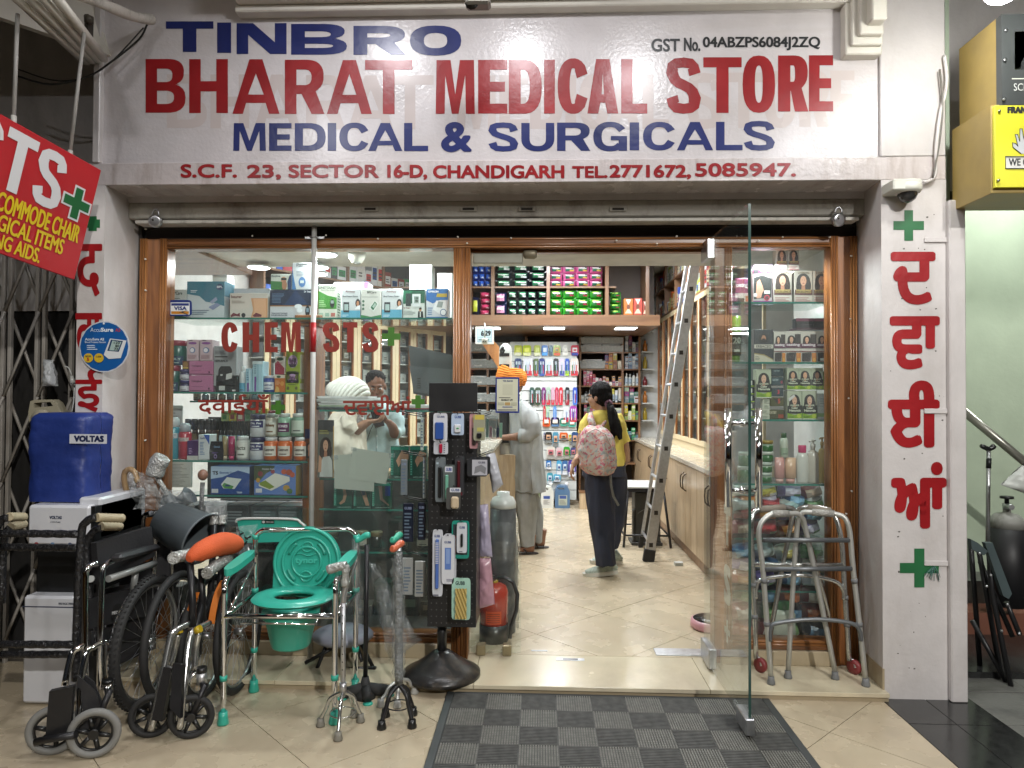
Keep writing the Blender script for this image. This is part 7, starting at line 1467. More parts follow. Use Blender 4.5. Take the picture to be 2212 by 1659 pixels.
q0=P(1077,812,2.5); q1=P(1105,741,2.5); rr_=(q1.x-q0.x)/2; cx=(q0.x+q1.x)/2; ap=thing('air_purifier','tall rounded white and black tower fan above the orange turban','tower fan',(cx,2.5,q0.z-.7)); h=q1.z-q0.z+.7
MB().lathe([(rr_,0),(rr_,h-.09),(rr_*.93,h-.045),(rr_*.7,h-.015),(.02,h)],WHT,(cx,2.56,q0.z-.7),20).build('body',ap)
b=MB(); c_=Vector((cx,2.56,q0.z-.7)); wrapdecal(b,c_,rr_,.1,h-.19,'#101214',-155,-50,10,.002); wrapdecal(b,c_,rr_,h-.12,h-.09,'#101214',-155,-50,10,.002); ell(b,c_+Vector((-.012,-rr_*.3,h-.08)),(rr_*.72,rr_*.72,.07),m=plast('#101214',.15)); b.build('black_front',ap)
MB().box((cx-.1,2.4,FZ),(cx+.1,2.7,q0.z-.7),LAM).build('pedestal',loc=(cx,2.5,FZ),label='pale wooden pedestal under the tower fan',category='pedestal')
def domecam(lb,px,py0,py1,wpx,Y):
 a,c=P(px-wpx/2,py0,Y),P(px+wpx/2,py1,Y); r=(c.x-a.x)/2; h=a.z-c.z; t=thing('dome_camera',lb,'camera',(px and (a.x+c.x)/2,Y,a.z)); o=Vector(((a.x+c.x)/2,Y,c.z))
 MB().lathe([(r*.5,h*.04),(r*.82,h*.3),(r*.98,h*.7),(r,h)],mat('ivory_plastic',(.55,.54,.46),.4,kind='flat'),o,20).build('housing',t); b=MB(); b.lathe([(.01,-.0),(r*.35,h*.02),(r*.5,h*.06)],plast('#22261f',.1),o,16); wrapdecal(b,o,r*.93,h*.62,h*.72,'#4a4c44',-110,-70,5,.003); b.build('lens',t); MB().lathe([(r*.6,h),(r*.6,h+.3)],WHT,o,12).build('stem',t)
domecam('ivory dome device hanging behind the left window glass, right of the steel pole',771,531,570,40,.16)
domecam('ivory dome device hanging behind the fixed glass side panel',1047,541,570,36,.16)
q=P(1047,738,2.2); t=thing('small_camera','small ivory camera in front of the digital clock','camera',q); MB().lathe([(.018,0),(.026,.01),(.026,.04),(.02,.05)],mat('ivory_plastic',(.5,.5,.4)),q+Vector((0,0,-.02)),14).build('housing',t); MB().lathe([(.004,0),(.006,.004)],DARK,q+Vector((-.01,-.025,0)),8,(0,-1,0)).lathe([(.004,0),(.006,.004)],DARK,q+Vector((.01,-.025,0)),8,(0,-1,0)).tube([q+Vector((0,0,.03)),q+Vector((0,0,.16))],.006,WHT,6).build('lens',t)
ctx0,ctx1=P(700,0,1.0).x,P(1066,0,1.0).x
ct=thing('sales_counter','pale marble topped sales counter the turbaned man leans on','counter',((ctx0+ctx1)/2,.9,FZ))
zct=P(1088,947,Yk-.2).z; xk=P(1084,950,Yk-.3).x
MB().box((-.95,.75,zct-.03),(xk-.0,1.05,zct),CTM,ch=.004).build('counter_top',ct); MB().box((xk-.42,1.05,zct-.03),(xk,4.2,zct),CTM,ch=.004).build('counter_top',ct)
MB().box((-.95,.78,FZ),(xk-.03,1.02,zct-.031),LAM).build('front_panel',ct); MB().box((xk-.40,1.02,FZ),(xk-.03,4.18,zct-.031),LAM).build('front_panel',ct)
mo=thing('monitor','dark grey monitor seen from behind above the sales counter','monitor',P(930,850,.95)); pts=[P(882,746,.95),P(1002,772,.95),P(1002,868,.95),P(893,851,.95)]; o=pts[0]
MG=mat('monitor_grey',(.045,.055,.055),.45); b=MB(); b.prism([[((p-o).x,(p-o).z) for p in pts[::-1]]],o,(1,0,0),(0,0,1),(0,-1,0),.02,MG); b.build('screen',mo)
pts=[P(884,790,.93),P(1000,800,.93),P(1000,862,.93),P(893,846,.93)]; b=MB(); b.prism([[((p-o).x,(p-o).z) for p in pts[::-1]]],(o.x,.935,o.z),(1,0,0),(0,0,1),(0,-1,0),.03,mat('monitor_grey2',(.07,.085,.085),.5)); b.build('rear_cover',mo)
for k in range(5): q=P(905,818+k*5,.93); MB().box((q.x-.012,.93,q.z-.003),(q.x+.012,.934,q.z+.003),DARK).build('vent_slot',mo)
MB().tube([P(945,860,.99),(P(945,0,.99).x,.99,zct)],.02,BLK,8).build('stand',mo)
a,c=P(1070,892,-.02),P(1122,815,-.02); b=MB().box((a.x,-.022,a.z),(c.x,-.016,c.z),ink('#1f2f7a'),ch=.002); decals(b,(a.x,-.0222,a.z),(1,0,0),(0,0,1),(0,-1,0),c.x-a.x,c.z-a.z,[('r',.06,.05,.94,.95,'#c3c3ac'),('t','YES BANK',.3,.87,.74,.92,'#2a3a6a',.04),('r',.3,.5,.72,.8,'#b9b9a3'),('l',.15,.42,.88,.46,1,'#4a4a4a'),('t','BHARAT UPI',.25,.34,.72,.39,'#33333a',.04),('r',.1,.22,.36,.3,'#a9a994'),('r',.4,.22,.62,.3,'#a98c5a'),('r',.66,.22,.9,.3,'#a9a994'),('r',.3,.16,.72,.18,'#2a3a8c'),('l',.1,.08,.9,.13,1,'#6a6a6c')]); b.build('payment_poster',loc=a,label='blue edged bank payment poster stuck on the glass side panel',category='poster')
WRAP=glassmat('shrink_wrap',(.95,.95,.95),.2,milk=.07)
q=G(1083,1378,FZ)+Vector((0,.12,0)); r_=.078; gz=P(1083,1062,q.y).z-FZ; gcy=thing('gas_cylinder','tall black medical gas cylinder with white top wrapped in cling film','gas cylinder',q)
MB().lathe([(r_,0),(r_,gz*.885)],mat('cyl_black',(.02,.02,.022),.4),q,24).build('body',gcy); MB().lathe([(r_,gz*.886),(r_*.99,gz*.925),(r_*.8,gz*.96),(r_*.5,gz*.972),(r_*.5,gz*1.0)],WHT,q,24).build('white_shoulder',gcy)
def crumple(b,f,nu,nv,amp,fs,m,seed=0):
 def g(u,v):
  p,nrm_=f(u,v); q_=p*fs+Vector((seed,seed*2,0)); return p+nrm_*(amp*(noise.noise(q_)+.6*abs(noise.noise(q_*2.7))))
 return b.grid(g,nu,nv,m,smooth=True)
b=MB(); crumple(b,lambda u,v:((q+Vector(((r_+.012)*math.cos(u*6.283),(r_+.012)*math.sin(u*6.283),gz*(.02+.78*v)))),Vector((math.cos(u*6.283),math.sin(u*6.283),0))),28,40,.02,22,WRAP); b.build('film_wrap',gcy)
q2=G(1100,1335,FZ)+Vector((.0,.25,0)); gc2=thing('gas_cylinder','slim grey gas cylinder standing behind the wrapped black one','gas cylinder',q2); MB().lathe([(.045,0),(.045,.42),(.035,.48),(.02,.50),(.02,.55)],mat('cyl_grey',(.22,.22,.2),.4),q2,18).build('body',gc2)
q=G(1066,1385,FZ)+Vector((0,.02,0)); e_h=P(1066,1258,q.y).z-FZ; r_=P(1095,1330,q.y).x-P(1066,1330,q.y).x+.004; RED=mat('ext_red',(.42,.035,.015),.25,scale=4,var=.08,coat=.4)
fx=thing('fire_extinguisher','red fire extinguisher with black base and hose behind the glass side panel','extinguisher',q)
MB().lathe([(r_,.10),(r_,e_h*.86),(r_*.86,e_h*.95),(r_*.5,e_h),(.02,e_h*1.01)],RED,q,24).build('body',fx); MB().lathe([(r_*1.02,0),(r_*1.02,.10)],BLK,q,24).build('base_ring',fx)
MB().lathe([(.024,e_h*.99),(.024,e_h*1.05)],plast('#b59a1a'),q,12).build('yellow_collar',fx); MB().lathe([(.02,e_h*1.05),(.022,e_h*1.1)],STEEL,q,12).box((q.x-.02,q.y-.06,q.z+e_h*1.1),(q.x+.02,q.y+.03,q.z+e_h*1.115),BLK).tube([(q.x,q.y,q.z+e_h*1.12),(q.x-.03,q.y-.03,q.z+e_h*1.17)],.005,STEEL,6).build('valve',fx)
hz=q.z+e_h*1.07; MB().tube([(q.x+.01,q.y,hz),(q.x+.06,q.y,hz+.005),(q.x+.11,q.y,hz-.02),(q.x+.135,q.y,hz-.09),(q.x+.13,q.y,hz-.18),(q.x+.10,q.y,hz-.27),(q.x+r_+.012,q.y,hz-.34)],.012,BLK,10).build('hose',fx)
b=MB(); wrapdecal(b,q,r_,e_h*.34,e_h*.56,'#c2481a',-120,-55,8);
for k in range(5): wrapdecal(b,q,r_,e_h*(.37+.035*k),e_h*(.38+.035*k),'#4a1a12',-115,-62,6,.0012)
b.build('label',fx)
def mt(px,py): return G(px,py,0)
mx0,mx1=-.445,1.095; my1=YF-.052; my0=-2.35
ma=thing('doormat','large grey rubber doormat with a checkerboard of ribbed squares','mat',((mx0+mx1)/2,my1,0))
MR=mat('mat_dark',(.085,.085,.08),.75,scale=30,var=.4); ML=mat('mat_light',(.18,.178,.158),.8,scale=30,var=.3); MBd=mat('mat_border',(.045,.05,.05),.6)
MB().box((mx0,my0,0.002),(mx1,my1,.005),MR).build('backing',ma)
for a,c in(((mx0,my0),(mx0+.035,my1)),((mx1-.035,my0),(mx1,my1)),((mx0+.035,my1-.02),(mx1-.035,my1))): MB().box((a[0],a[1],.005),(c[0],c[1],.013),MBd,ch=.003).build('border',ma)
s_=(mx1-mx0-.07)/9; dk,lt=MB(),MB()
for k in range(13): dk.box((.003,.004+k*s_/13,0),(s_-.003,.004+k*s_/13+s_/13*.45,.007),MR)
dk.box((.002,.002,-.0),(s_-.002,s_-.002,.0025),mat('mat_dark2',(.10,.10,.095),.8))
for k in range(15):
 for j in range(11): lt.box((.003+k*s_/15,.003+j*s_/11,0),(.003+k*s_/15+s_/15*.62,.003+j*s_/11+s_/11*.8,.007),ML)
mds=[]
for b,nm in((dk,'dark'),(lt,'light')):
 o=b.build('mat_square'); mds.append(o.data); bpy.data.objects.remove(o)
for j in range(11):
 for i in range(9):
  y=my1-.02-(j+1)*s_
  o=bpy.data.objects.new('mat_square',mds[(i+j)%2]); COL.objects.link(o); o.parent=ma; o.location=Vector((mx0+.035+i*s_,y,.005))-ma.location
# ==== WALKERS, COMMODE CHAIR, CANES
zc=conv(800,1950,1.544); zw=conv(0,1900,1.4756); zs_=conv(1400,1500,1.276); zk=conv(2750,1900,1.843); zq=conv(3300,1700,1.2527); za=conv(0,1200,1.8433)
def smoothpath(pts,n=5):
 pts=[Vector(p) for p in pts]; out=[]
 for i in range(len(pts)-1):
  p0=pts[max(0,i-1)];p1=pts[i];p2=pts[i+1];p3=pts[min(len(pts)-1,i+2)]
  for k in range(n):
   t=k/n; out.append(.5*((2*p1)+(p2-p0)*t+(2*p0-5*p1+4*p2-p3)*t*t+(3*p1-p0-3*p2+p3)*t**3))
 return out+[pts[-1]]
def path(f,l): return [P(*f(x,y),Y) for x,y,Y in l]
ALW=mat('alu_pale',(.50,.50,.47),.42,.55); ALG=mat('alu_grey_paint',(.15,.16,.17),.35,.5); ALS=mat('alu_shiny',(.62,.63,.62),.22,.95)
GRP=mat('foam_grip',(.26,.23,.19),.85,bump=.5,bscale=300)
def foot(t,p,m,r=.017,h=.038): MB().lathe([(r*1.15,0),(r*1.2,.008),(r*.95,h*.6),(r*.9,h)],m,p,14).build('rubber_foot',t)
def walker(lb,Yf,Yr,L,R,bars,arch,m,mb_,wheels,gripm):
 t=thing('walker',lb,'walking frame',P(*zk((L[0][0]+R[0][0])/2,1400),Yf)); t.location.z=FZ
 WM[t]=Matrix.Translation(t.location)
 for (pts,gi) in((L,'L'),(R,'R')):
  n_=len(pts); l=[]
  for i,(x,y) in enumerate(pts):
   Y_=Yf+(Yr-Yf)*(max(0,min(1,(i-2)/(n_-4))) if n_>4 else 0)
   p=P(*zk(x,y),Y_); l.append(p)
  for e in(0,-1): l[e].z=max(FZ+.02,l[e].z)
  b=MB(); b.tube(smoothpath(l,4),.0125,m,12); b.build('side_tube',t)
  g0,g1=l[3],l[4]; MB().tube([g0.lerp(g1,.0),g0.lerp(g1,1)],.0175,gripm,12).build('hand_grip',t)
  for e in(0,-1):
   if wheels and e==0:
    p=l[e]; q=Vector((p.x+.02,p.y-.01,FZ+.036)); MB().lathe([(.012,-.011),(.036,-.011),(.038,0),(.036,.011),(.012,.011)],plast('#7a2a2c',.5),q,18,(.8,.5,0)).build('wheel',t); MB().tube([p+Vector((0,0,.01)),q+Vector((.0,-.0,.03)),q+Vector((.0,-.016,0))],.008,STEEL,6).build('wheel_fork',t)
   else: foot(t,Vector((l[e].x,l[e].y,FZ)),RUBG)
  for f_ in (.25,.45):
   a,c=l[0],l[1]; pp=a.lerp(c,f_*2 if f_<.5 else .9); MB().tube([pp,pp+(c-a).normalized()*.02],.0155,RUBG,12).build('height_clip',t)
 for (x0,y0,x1,y1,mm) in bars: MB().tube([P(*zk(x0,y0),Yf-.005),P(*zk(x1,y1),Yf-.005)],.0115,mm,12).build('cross_bar',t)
 MB().tube(smoothpath([P(*zk(x,y),Yf-.006) for x,y in arch],4),.0105,mb_,10).build('arch_bar',t)
 return t
yW1=G(*zk(527,1462),FZ).y; yW2=G(*zk(465,1370),FZ).y
walker('silver wheeled walking frame folded behind the grey one in front of the right window',yW2,yW2+.12,
  [(418,1275),(400,700),(384,300),(440,195),(625,180),(700,205),(770,330),(1045,1285)],[(1095,1290),(1062,800),(1035,400),(960,205),(790,178),(710,210),(665,330),(488,1285)],
  [(405,597,1045,597,ALS)],[(420,840),(422,760),(470,700),(740,672),(980,712),(1050,780),(1056,850)],ALS,ALS,True,GRP)
walker('pale grey folding walking frame standing foremost in front of the right window',yW1,yW1+.08,
  [(527,1440),(470,650),(440,340),(535,226),(650,226),(745,245),(800,440),(992,1372)],[(1215,1440),(1125,650),(1085,300),(985,226),(825,216),(745,235),(708,420),(650,1385)],
  [(470,418,1095,418,ALG),(482,630,1112,625,ALG)],[(520,1150),(522,1065),(570,1020),(850,992),(1110,1022),(1172,1080),(1178,1148)],ALW,ALG,False,mat('wrapped_grip',(.42,.41,.38),.3,.3,bump=1,bscale=120))
TEAL=mat('teal_plastic',(.035,.40,.30),.32,scale=3,var=.1,coat=.25)
FL,BL_,FR,BR_=[G(*zc(x,y),0) for x,y in((120,1392),(308,1192),(797,1387),(924,1187))]
co_=thing('commode_chair','teal plastic commode chair with chrome legs and its oval lid raised','commode chair',(FL+FR+BL_+BR_)/4)
def zat(x,y,Y): return P(*zc(x,y),Y).z
zs=zat(450,742,FL.y); zarm=zat(160,505,FL.y)
for nm,f0_,top in(('FL',FL,zarm),('FR',FR,zarm)):
 B_0=BL_ if nm=='FL' else BR_
 tb=P(*zc(312,400),B_0.y).z; back=Vector((B_0.x,B_0.y,tb)); fr_=f0_
 pts=[Vector((fr_.x,fr_.y,.03)),Vector((fr_.x,fr_.y,zarm-.07)),Vector((fr_.x,fr_.y,zarm-.03)),Vector((fr_.x,fr_.y,zarm-.008)).lerp(back,.06),Vector((fr_.x,fr_.y,zarm+.002)).lerp(Vector((B_0.x,B_0.y,zarm+.03)),.25),Vector((B_0.x,B_0.y,zarm+.03))]
 MB().tube(smoothpath(pts,4),.0125,CHROME,14).build('front_leg',co_)
 a=Vector((fr_.x,fr_.y,zarm+.02)); c=Vector((B_0.x,B_0.y,zarm+.05)); d_=(c-a);
 b=MB(); X_=d_.normalized(); Y_=Vector((0,0,1)).cross(X_).normalized(); Z_=X_.cross(Y_)
 b.prism([[(x*d_.length*.42,y*.028) for x,y in _arc(0,0,1,1,0,345,23,.7)]],a+d_*.47+Z_*.012,X_,Y_,Z_,.028,TEAL); b.build('armrest',co_)
ztp=P(*zc(600,213),BL_.y).z
top=[Vector((BL_.x,BL_.y,.03)),Vector((BL_.x,BL_.y,ztp-.12)),Vector((BL_.x,BL_.y,ztp-.04)),Vector((BL_.x+.03,BL_.y,ztp-.004)),Vector((BL_.x+.09,BL_.y,ztp)),Vector((BR_.x-.09,BR_.y,ztp)),Vector((BR_.x-.03,BR_.y,ztp-.004)),Vector((BR_.x,BR_.y,ztp-.04)),Vector((BR_.x,BR_.y,ztp-.12)),Vector((BR_.x,BR_.y,.03))]
MB().tube(smoothpath(top,3),.0125,CHROME,14).build('back_frame',co_)
q4=[Vector((p.x,p.y,zs)) for p in(FL,FR,BR_,BL_)]
for a,c in((0,1),(1,2),(2,3),(3,0)): MB().tube([q4[a],q4[c]],.0125,CHROME,12).build('seat_rail',co_)
MB().tube([Vector((FL.x,FL.y,zs-.02)),Vector((BL_.x,BL_.y,zs+.16))],.008,CHROME,8).build('brace',co_); MB().tube([Vector((FR.x,FR.y,zs-.02)),Vector((BR_.x,BR_.y,zs+.16))],.008,CHROME,8).build('brace',co_)
for p in(FL,FR,BL_,BR_):
 foot(co_,p,TEAL,.021,.055);
 for z_ in(.19,): MB().tube([p+Vector((0,0,z_)),p+Vector((0,0,z_+.022))],.0165,TEAL,12).build('collar',co_)
for p in(BL_,BR_):
 for z_ in(.48,.74): MB().tube([p+Vector((0,0,z_)),p+Vector((0,0,z_+.022))],.0165,TEAL,12).build('collar',co_)
sc_=(FL+FR+BL_+BR_)/4+Vector((-.02,0,0)); sc_.z=zs+.022; rx=(P(*zc(800,670),sc_.y).x-P(*zc(300,670),sc_.y).x)/2*.98; ry=.175
cxs=(P(*zc(800,670),sc_.y).x+P(*zc(300,670),sc_.y).x)/2; sc_.x=cxs
def ringseat(u,v):
 a=u*6.28318; t_=v*6.28318; rr_=.052; X_=math.cos(a); Yy=math.sin(a); k=(1+.25*(Yy<0)*abs(Yy)*0)
 R1_,R2_=rx-rr_,ry-rr_*.9
 return Vector((sc_.x+X_*(R1_+rr_*math.cos(t_)),sc_.y+Yy*(R2_+rr_*math.cos(t_)),sc_.z+.014+.018*math.sin(t_)))
MB().grid(ringseat,40,10,TEAL).build('seat_ring',co_)
lc=P(*zc(630,405),sc_.y+ry-.02); lw=(P(*zc(838,400),lc.y).x-P(*zc(424,400),lc.y).x)/2; lhgt=(P(*zc(630,185),lc.y).z-P(*zc(630,612),lc.y).z)/2
Zl=Vector((0,.13,1)).normalized(); Nl=Vector((0,-1,.13)).normalized(); Xl=Vector((1,0,0))
def ov(s,n=44,e=1.0): return [(lw*s*math.copysign(abs(math.cos(a))**e,math.cos(a)),lhgt*(s if isinstance(s,float) else 1)*math.sin(a)) for a in [i*2*math.pi/n for i in range(n)]]
ol=[(x if y>-lhgt*.5 else x*1.0,y) for x,y in ov(1.0)]; ol=[(math.copysign(max(abs(x),lw*.96),x) if (y<-lhgt*.15 and y>-lhgt*.99 and abs(x)>.02) else x, max(y,-lhgt*.97)) for x,y in ol]
b=MB(); b.prism([ol],lc,Xl,Zl,Nl,.012,TEAL); b.build('lid',co_)
b=MB()
for s,r_ in((.93,.009),(.70,.007),(.42,.006)):
 b.tube([lc+Xl*(lw*s*math.cos(a))+Zl*(lhgt*s*math.sin(a))+Nl*.004 for a in [i*2*math.pi/40 for i in range(40)]],r_,TEAL,8,closed=True)
b.build('lid_ribs',co_)
TD=mat('teal_shade_tone',(.025,.30,.22),.4,kind='flat')  # darker copy of the teal, shade painted into the lid hollows
b=MB()
for zz_,rr_ in((.42,.16),(-.40,.16)): b.tube([lc+Xl*(lw*rr_*math.cos(a))+Zl*(lhgt*(zz_+rr_*.85*math.sin(a)))+Nl*.002 for a in [i*2*math.pi/20 for i in range(20)]],.005,TEAL,6,closed=True); b.poly([lc+Xl*(lw*rr_*.9*math.cos(a))+Zl*(lhgt*(zz_+rr_*.8*math.sin(a)))+Nl*.0012 for a in [i*2*math.pi/20 for i in range(20)]],TD)
for sg in(-1,1):
 for f_ in(1,-1): b.tube([lc+Xl*(lw*.56*sg*math.cos(a))+Zl*(lhgt*.62*f_*math.sin(a))+Nl*.003 for a in [rad(20+i*6) for i in range(7)]],.008,TD,8)
text(b,'tynor',lc+Xl*(-lw*.33)+Zl*(-lhgt*.09)+Nl*.008,Xl,Zl,Nl,lw*.66,lhgt*.20,mat('teal_lit_tone',(.06,.46,.35),.3,kind='flat'),.05); text(b,'tynor',lc+Xl*(-lw*.325)+Zl*(-lhgt*.10)+Nl*.0062,Xl,Zl,Nl,lw*.66,lhgt*.20,TD,.06)  # relief painted: lit teal letters over an offset shaded copy
b.tube([lc+Xl*(lw*(-.33+.6*i/10))+Zl*(lhgt*(.2+.035*math.sin(i*.75)))+Nl*.003 for i in range(11)],.003,TEAL,6)
b.build('embossed_mark',co_)
bc=Vector((sc_.x,sc_.y-.03,0)); zb0=P(*zc(548,915),bc.y).z; zb1=zs-.012
MB().lathe([(.082,zb0),(.088,zb0+.01),(.118,zb1-.03),(.13,zb1-.028),(.13,zb1)],TEAL,bc,28).build('bucket',co_)
MB().tube([Vector((bc.x-.17,bc.y-.15,zs-.028)),Vector((bc.x-.17,bc.y-.16,zs-.028)),Vector((bc.x+.17,bc.y-.16,zs-.028)),Vector((bc.x+.17,bc.y-.15,zs-.01))],.004,CHROME,6).build('bucket_wire',co_)
def quad(t,top,feet,m,fm,ring=True,r=.0085,fr=.016):
 for p in feet:
  mid=Vector(((top.x+p.x*3)/4,(top.y+p.y*3)/4,top.z*.50)); MB().tube(smoothpath([top,top.lerp(Vector((p.x,p.y,top.z*.62)),.55),mid+Vector((0,0,-.0)),Vector((p.x,p.y,.03))],4),r,m,8).build('base_leg',t); foot(t,Vector((p.x,p.y,0)),fm,fr,.035)
 if ring:
  c=top.copy(); c.z=top.z*.45; R_1=.055; MB().tube([c+Vector((R_1*math.cos(a),R_1*math.sin(a),0)) for a in [i*math.pi/10 for i in range(20)]],.003,m,5,closed=True).build('base_ring',t)
fa_=[G(*zc(x,y),0) for x,y in((713,1405),(820,1490),(957,1378))]; c0=sum(fa_,Vector())/3; fb=c0*2-fa_[1]; ca=thing('quad_cane','silver four footed cane with a cling wrapped handle beside the commode chair','cane',c0)
tp_=P(*zc(850,1195),c0.y); tp_.x=tp_.x
quad(ca,tp_,fa_+[Vector((c0.x+.03,c0.y+.12,0))],ALS,mat('foot_grey',(.2,.19,.16),.6)); h1=P(*zc(868,500),c0.y)
MB().tube([tp_-Vector((0,0,.02)),P(*zc(852,640),c0.y)],.011,ALU,12).tube([tp_,tp_+Vector((0,0,.04))],.015,ALU,12).build('lower_shaft',ca)
MB().tube(smoothpath([P(*zc(852,650),c0.y),P(*zc(856,600),c0.y),P(*zc(866,555),c0.y),h1],3),.0125,ALU,12).build('upper_shaft',ca)
b=MB()
for k in range(9): q=tp_.lerp(P(*zc(852,640),c0.y),.25+k*.085); b.lathe([(.003,0),(.003,.001)],DARK,q+Vector((0,-.0112,0)),6,(0,-1,0))
b.build('adjust_hole',ca)
wc=P(*zc(858,450),c0.y); WRG=mat('wrapped_silver',(.45,.46,.44),.22,.4,bump=1.2,bscale=90)
b=MB(); b.tube(smoothpath([P(*zc(862,555),c0.y),P(*zc(866,470),c0.y),P(*zc(868,425),c0.y)],3),[.017+.003*math.sin(i*2) for i in range(7)],WRG,10); b.tube(smoothpath([P(*zc(872,430),c0.y),P(*zc(820,435),c0.y),P(*zc(757,455),c0.y)],3),[.02,.021,.02,.019,.02,.021,.019],WRG,10); b.build('wrapped_handle',ca)
cb0=G(*zc(985,1230),0); cbn=thing('cane','black cane with a teal handle and chunky black rubber base','cane',cb0)
MB().tube([cb0+Vector((0,0,.08)),P(*zc(995,300),cb0.y)],.011,BLKM,12).build('shaft',cbn)
MB().lathe([(.05,0),(.045,.02),(.025,.06),(.016,.10)],RUB,cb0,16).build('base_hub',cbn)
for dx,dy in((-.105,-.02),(.03,-.07),(.11,.03),(-.02,.09)): b=MB(); loft(b,[(cb0+Vector((0,0,.045)),.03,.025),(cb0+Vector((dx*.6,dy*.6,.032)),.028,.022),(cb0+Vector((dx,dy,.024)),.026,.02)],side=(0,0,1),m=RUB); b.build('base_foot',cbn); MB().lathe([(.024,0),(.022,.006)],TEAL,cb0+Vector((dx,dy,.0)),12).build('rubber_foot',cbn)
def thandle(t,a,c,up_,m,r=.016): b=MB(); b.tube(smoothpath([a,a.lerp(c,.3)+Vector((0,0,-.006)),a.lerp(c,.7)+Vector((0,0,.004)),c],3),[r*.7,r,r,r*.9,r*.9,r*.95,r,r,r*.9,r*.7],m,10); b.build('handle',t)
thandle(cbn,P(*zc(925,268),cb0.y),P(*zc(1015,242),cb0.y),0,TEAL)
f4=[G(*zc(x,y),0) for x,y in((1085,1420),(1270,1412),(1108,1345),(1276,1335))]; c4=sum(f4,Vector())/4; cc=thing('quad_cane','black footed quad cane wrapped in film with a coral handle','cane',c4)
t4=P(*zc(1190,1150),c4.y); quad(cc,t4,f4,BLKM,BLK,True,.0095,.018); CW_=mat('wrapped_shaft',(.20,.21,.21),.2,.3,bump=1.5,bscale=70)
hp=P(*zc(1187,345),c4.y); MB().tube([t4.lerp(hp,i/14) for i in range(15)],[.0165+.003*abs(math.sin(i*1.9)) for i in range(15)],CW_,12).build('wrapped_shaft',cc)
MB().tube([t4.lerp(hp,.72),t4.lerp(hp,.99)],.013,BLK,10).build('upper_shaft',cc); thandle(cc,P(*zc(1145,325),c4.y-.03),P(*zc(1215,292),c4.y+.03),0,plast('#c2603f',.5))
b=MB(); crumple(b,lambda u,v:(t4.lerp(hp,.05+.9*v)+Vector((.024*math.cos(u*6.283),.024*math.sin(u*6.283),0)),Vector((math.cos(u*6.283),math.sin(u*6.283),0))),12,34,.018,28,PLW,5); b.build('film_wrap',cc)
f5=[G(*zc(x,y),0) for x,y in((1285,1205),(1080,1285),(1190,1195),(1180,1290))]; c5=sum(f5,Vector())/4; cd_=thing('quad_cane','pale grey footed quad cane with a mint handle behind the wrapped cane','cane',c5); quad(cd_,P(*zc(1195,1120),c5.y),f5,ALW,plast('#a8a8a4'),False,.009,.017); MB().tube([P(*zc(1195,1130),c5.y),P(*zc(1192,280),c5.y)],.011,ALU,10).build('shaft',cd_); thandle(cd_,P(*zc(1145,272),c5.y-.03),P(*zc(1205,240),c5.y+.03),0,plast('#3fa88c',.5))
def bag(lb,pts,Y,amp=.03,m=None,seed=1,name='plastic_bag',cat='bag',nu=14,nv=18,dep=.05):
 c=[P(x,y,Y) for x,y in pts]   # tl,tr,br,bl
 b=MB()
 for sg in(1,-1):
  def f(u,v,sg=sg):
   p=c[3].lerp(c[2],u).lerp(c[0].lerp(c[1],u),v); return p+Vector((0,-sg*dep*math.sin(math.pi*u)**.5*math.sin(math.pi*min(1,v*1.02+.0))**.5,0)),Vector((0,-sg,0))
  crumple(b,f,nu*2,nv*2,amp,13,m or PLW,seed+sg)
 return b.build(name,loc=c[3],label=lb,category=cat)
bag('large crumpled clear bag hanging between the black cane and the wrapped cane',[zc(1000,400),zc(1050,420),zc(1325,890),zc(1130,1010)],-.30,.05,seed=3)
bag('narrow clear bag around the teal cane handle',[zc(900,270),zc(945,260),zc(975,770),zc(930,800)],-.42,.035,seed=8)
bag('clear walking aid bag with black print left of the commode lid',[zc(200,190),zc(320,180),zc(330,560),zc(215,560)],-.28,.03,seed=11)
b=MB(); word(b,'LKING',*[zc(190,0)[0],zc(268,0)[0],zc(0,356)[1],zc(0,380)[1]],-.345,ink('#17211f'),.03); word(b,'AIDS',*[zc(204,0)[0],zc(268,0)[0],zc(0,386)[1],zc(0,410)[1]],-.345,ink('#17211f'),.03)
for (x,y,a) in((232,235,.5),(262,262,-.6),(280,255,.4),(238,275,-1),(258,290,.8)):
 c=P(*zc(x,y),-.345); b.poly([c+Vector((.012*math.cos(t)*math.cos(a)-.005*math.sin(t)*math.sin(a),0,.012*math.cos(t)*math.sin(a)+.005*math.sin(t)*math.cos(a))) for t in [k*.7 for k in range(9)]],ink('#17211f'))
b.tube([P(*zc(200,205),-.345),P(*zc(245,225),-.345),P(*zc(262,285),-.345)],.0015,ink('#17211f'),5); b.build('printed_mark',bpy.data.objects['plastic_bag.002'])
t=thing('curved_panel','teal curved backrest panel with a white rim behind the commode chair','backrest',P(*zc(420,200),-.22)); c=[P(*zc(x,y),-.16) for x,y in((205,150),(560,140),(620,185),(600,280),(250,290),(215,200))]
b=MB(); b.prism([[((p-c[0]).x,(p-c[0]).z) for p in c[::-1]]],c[0],(1,0,0),(0,0,1),(0,-1,0),.02,TEAL); b.build('panel',t); MB().tube(smoothpath([P(*zc(200,165),-.165),P(*zc(240,142),-.165),P(*zc(540,145),-.165),P(*zc(590,165),-.165),P(*zc(620,190),-.165)],3),.007,WHT,8).build('rim',t)
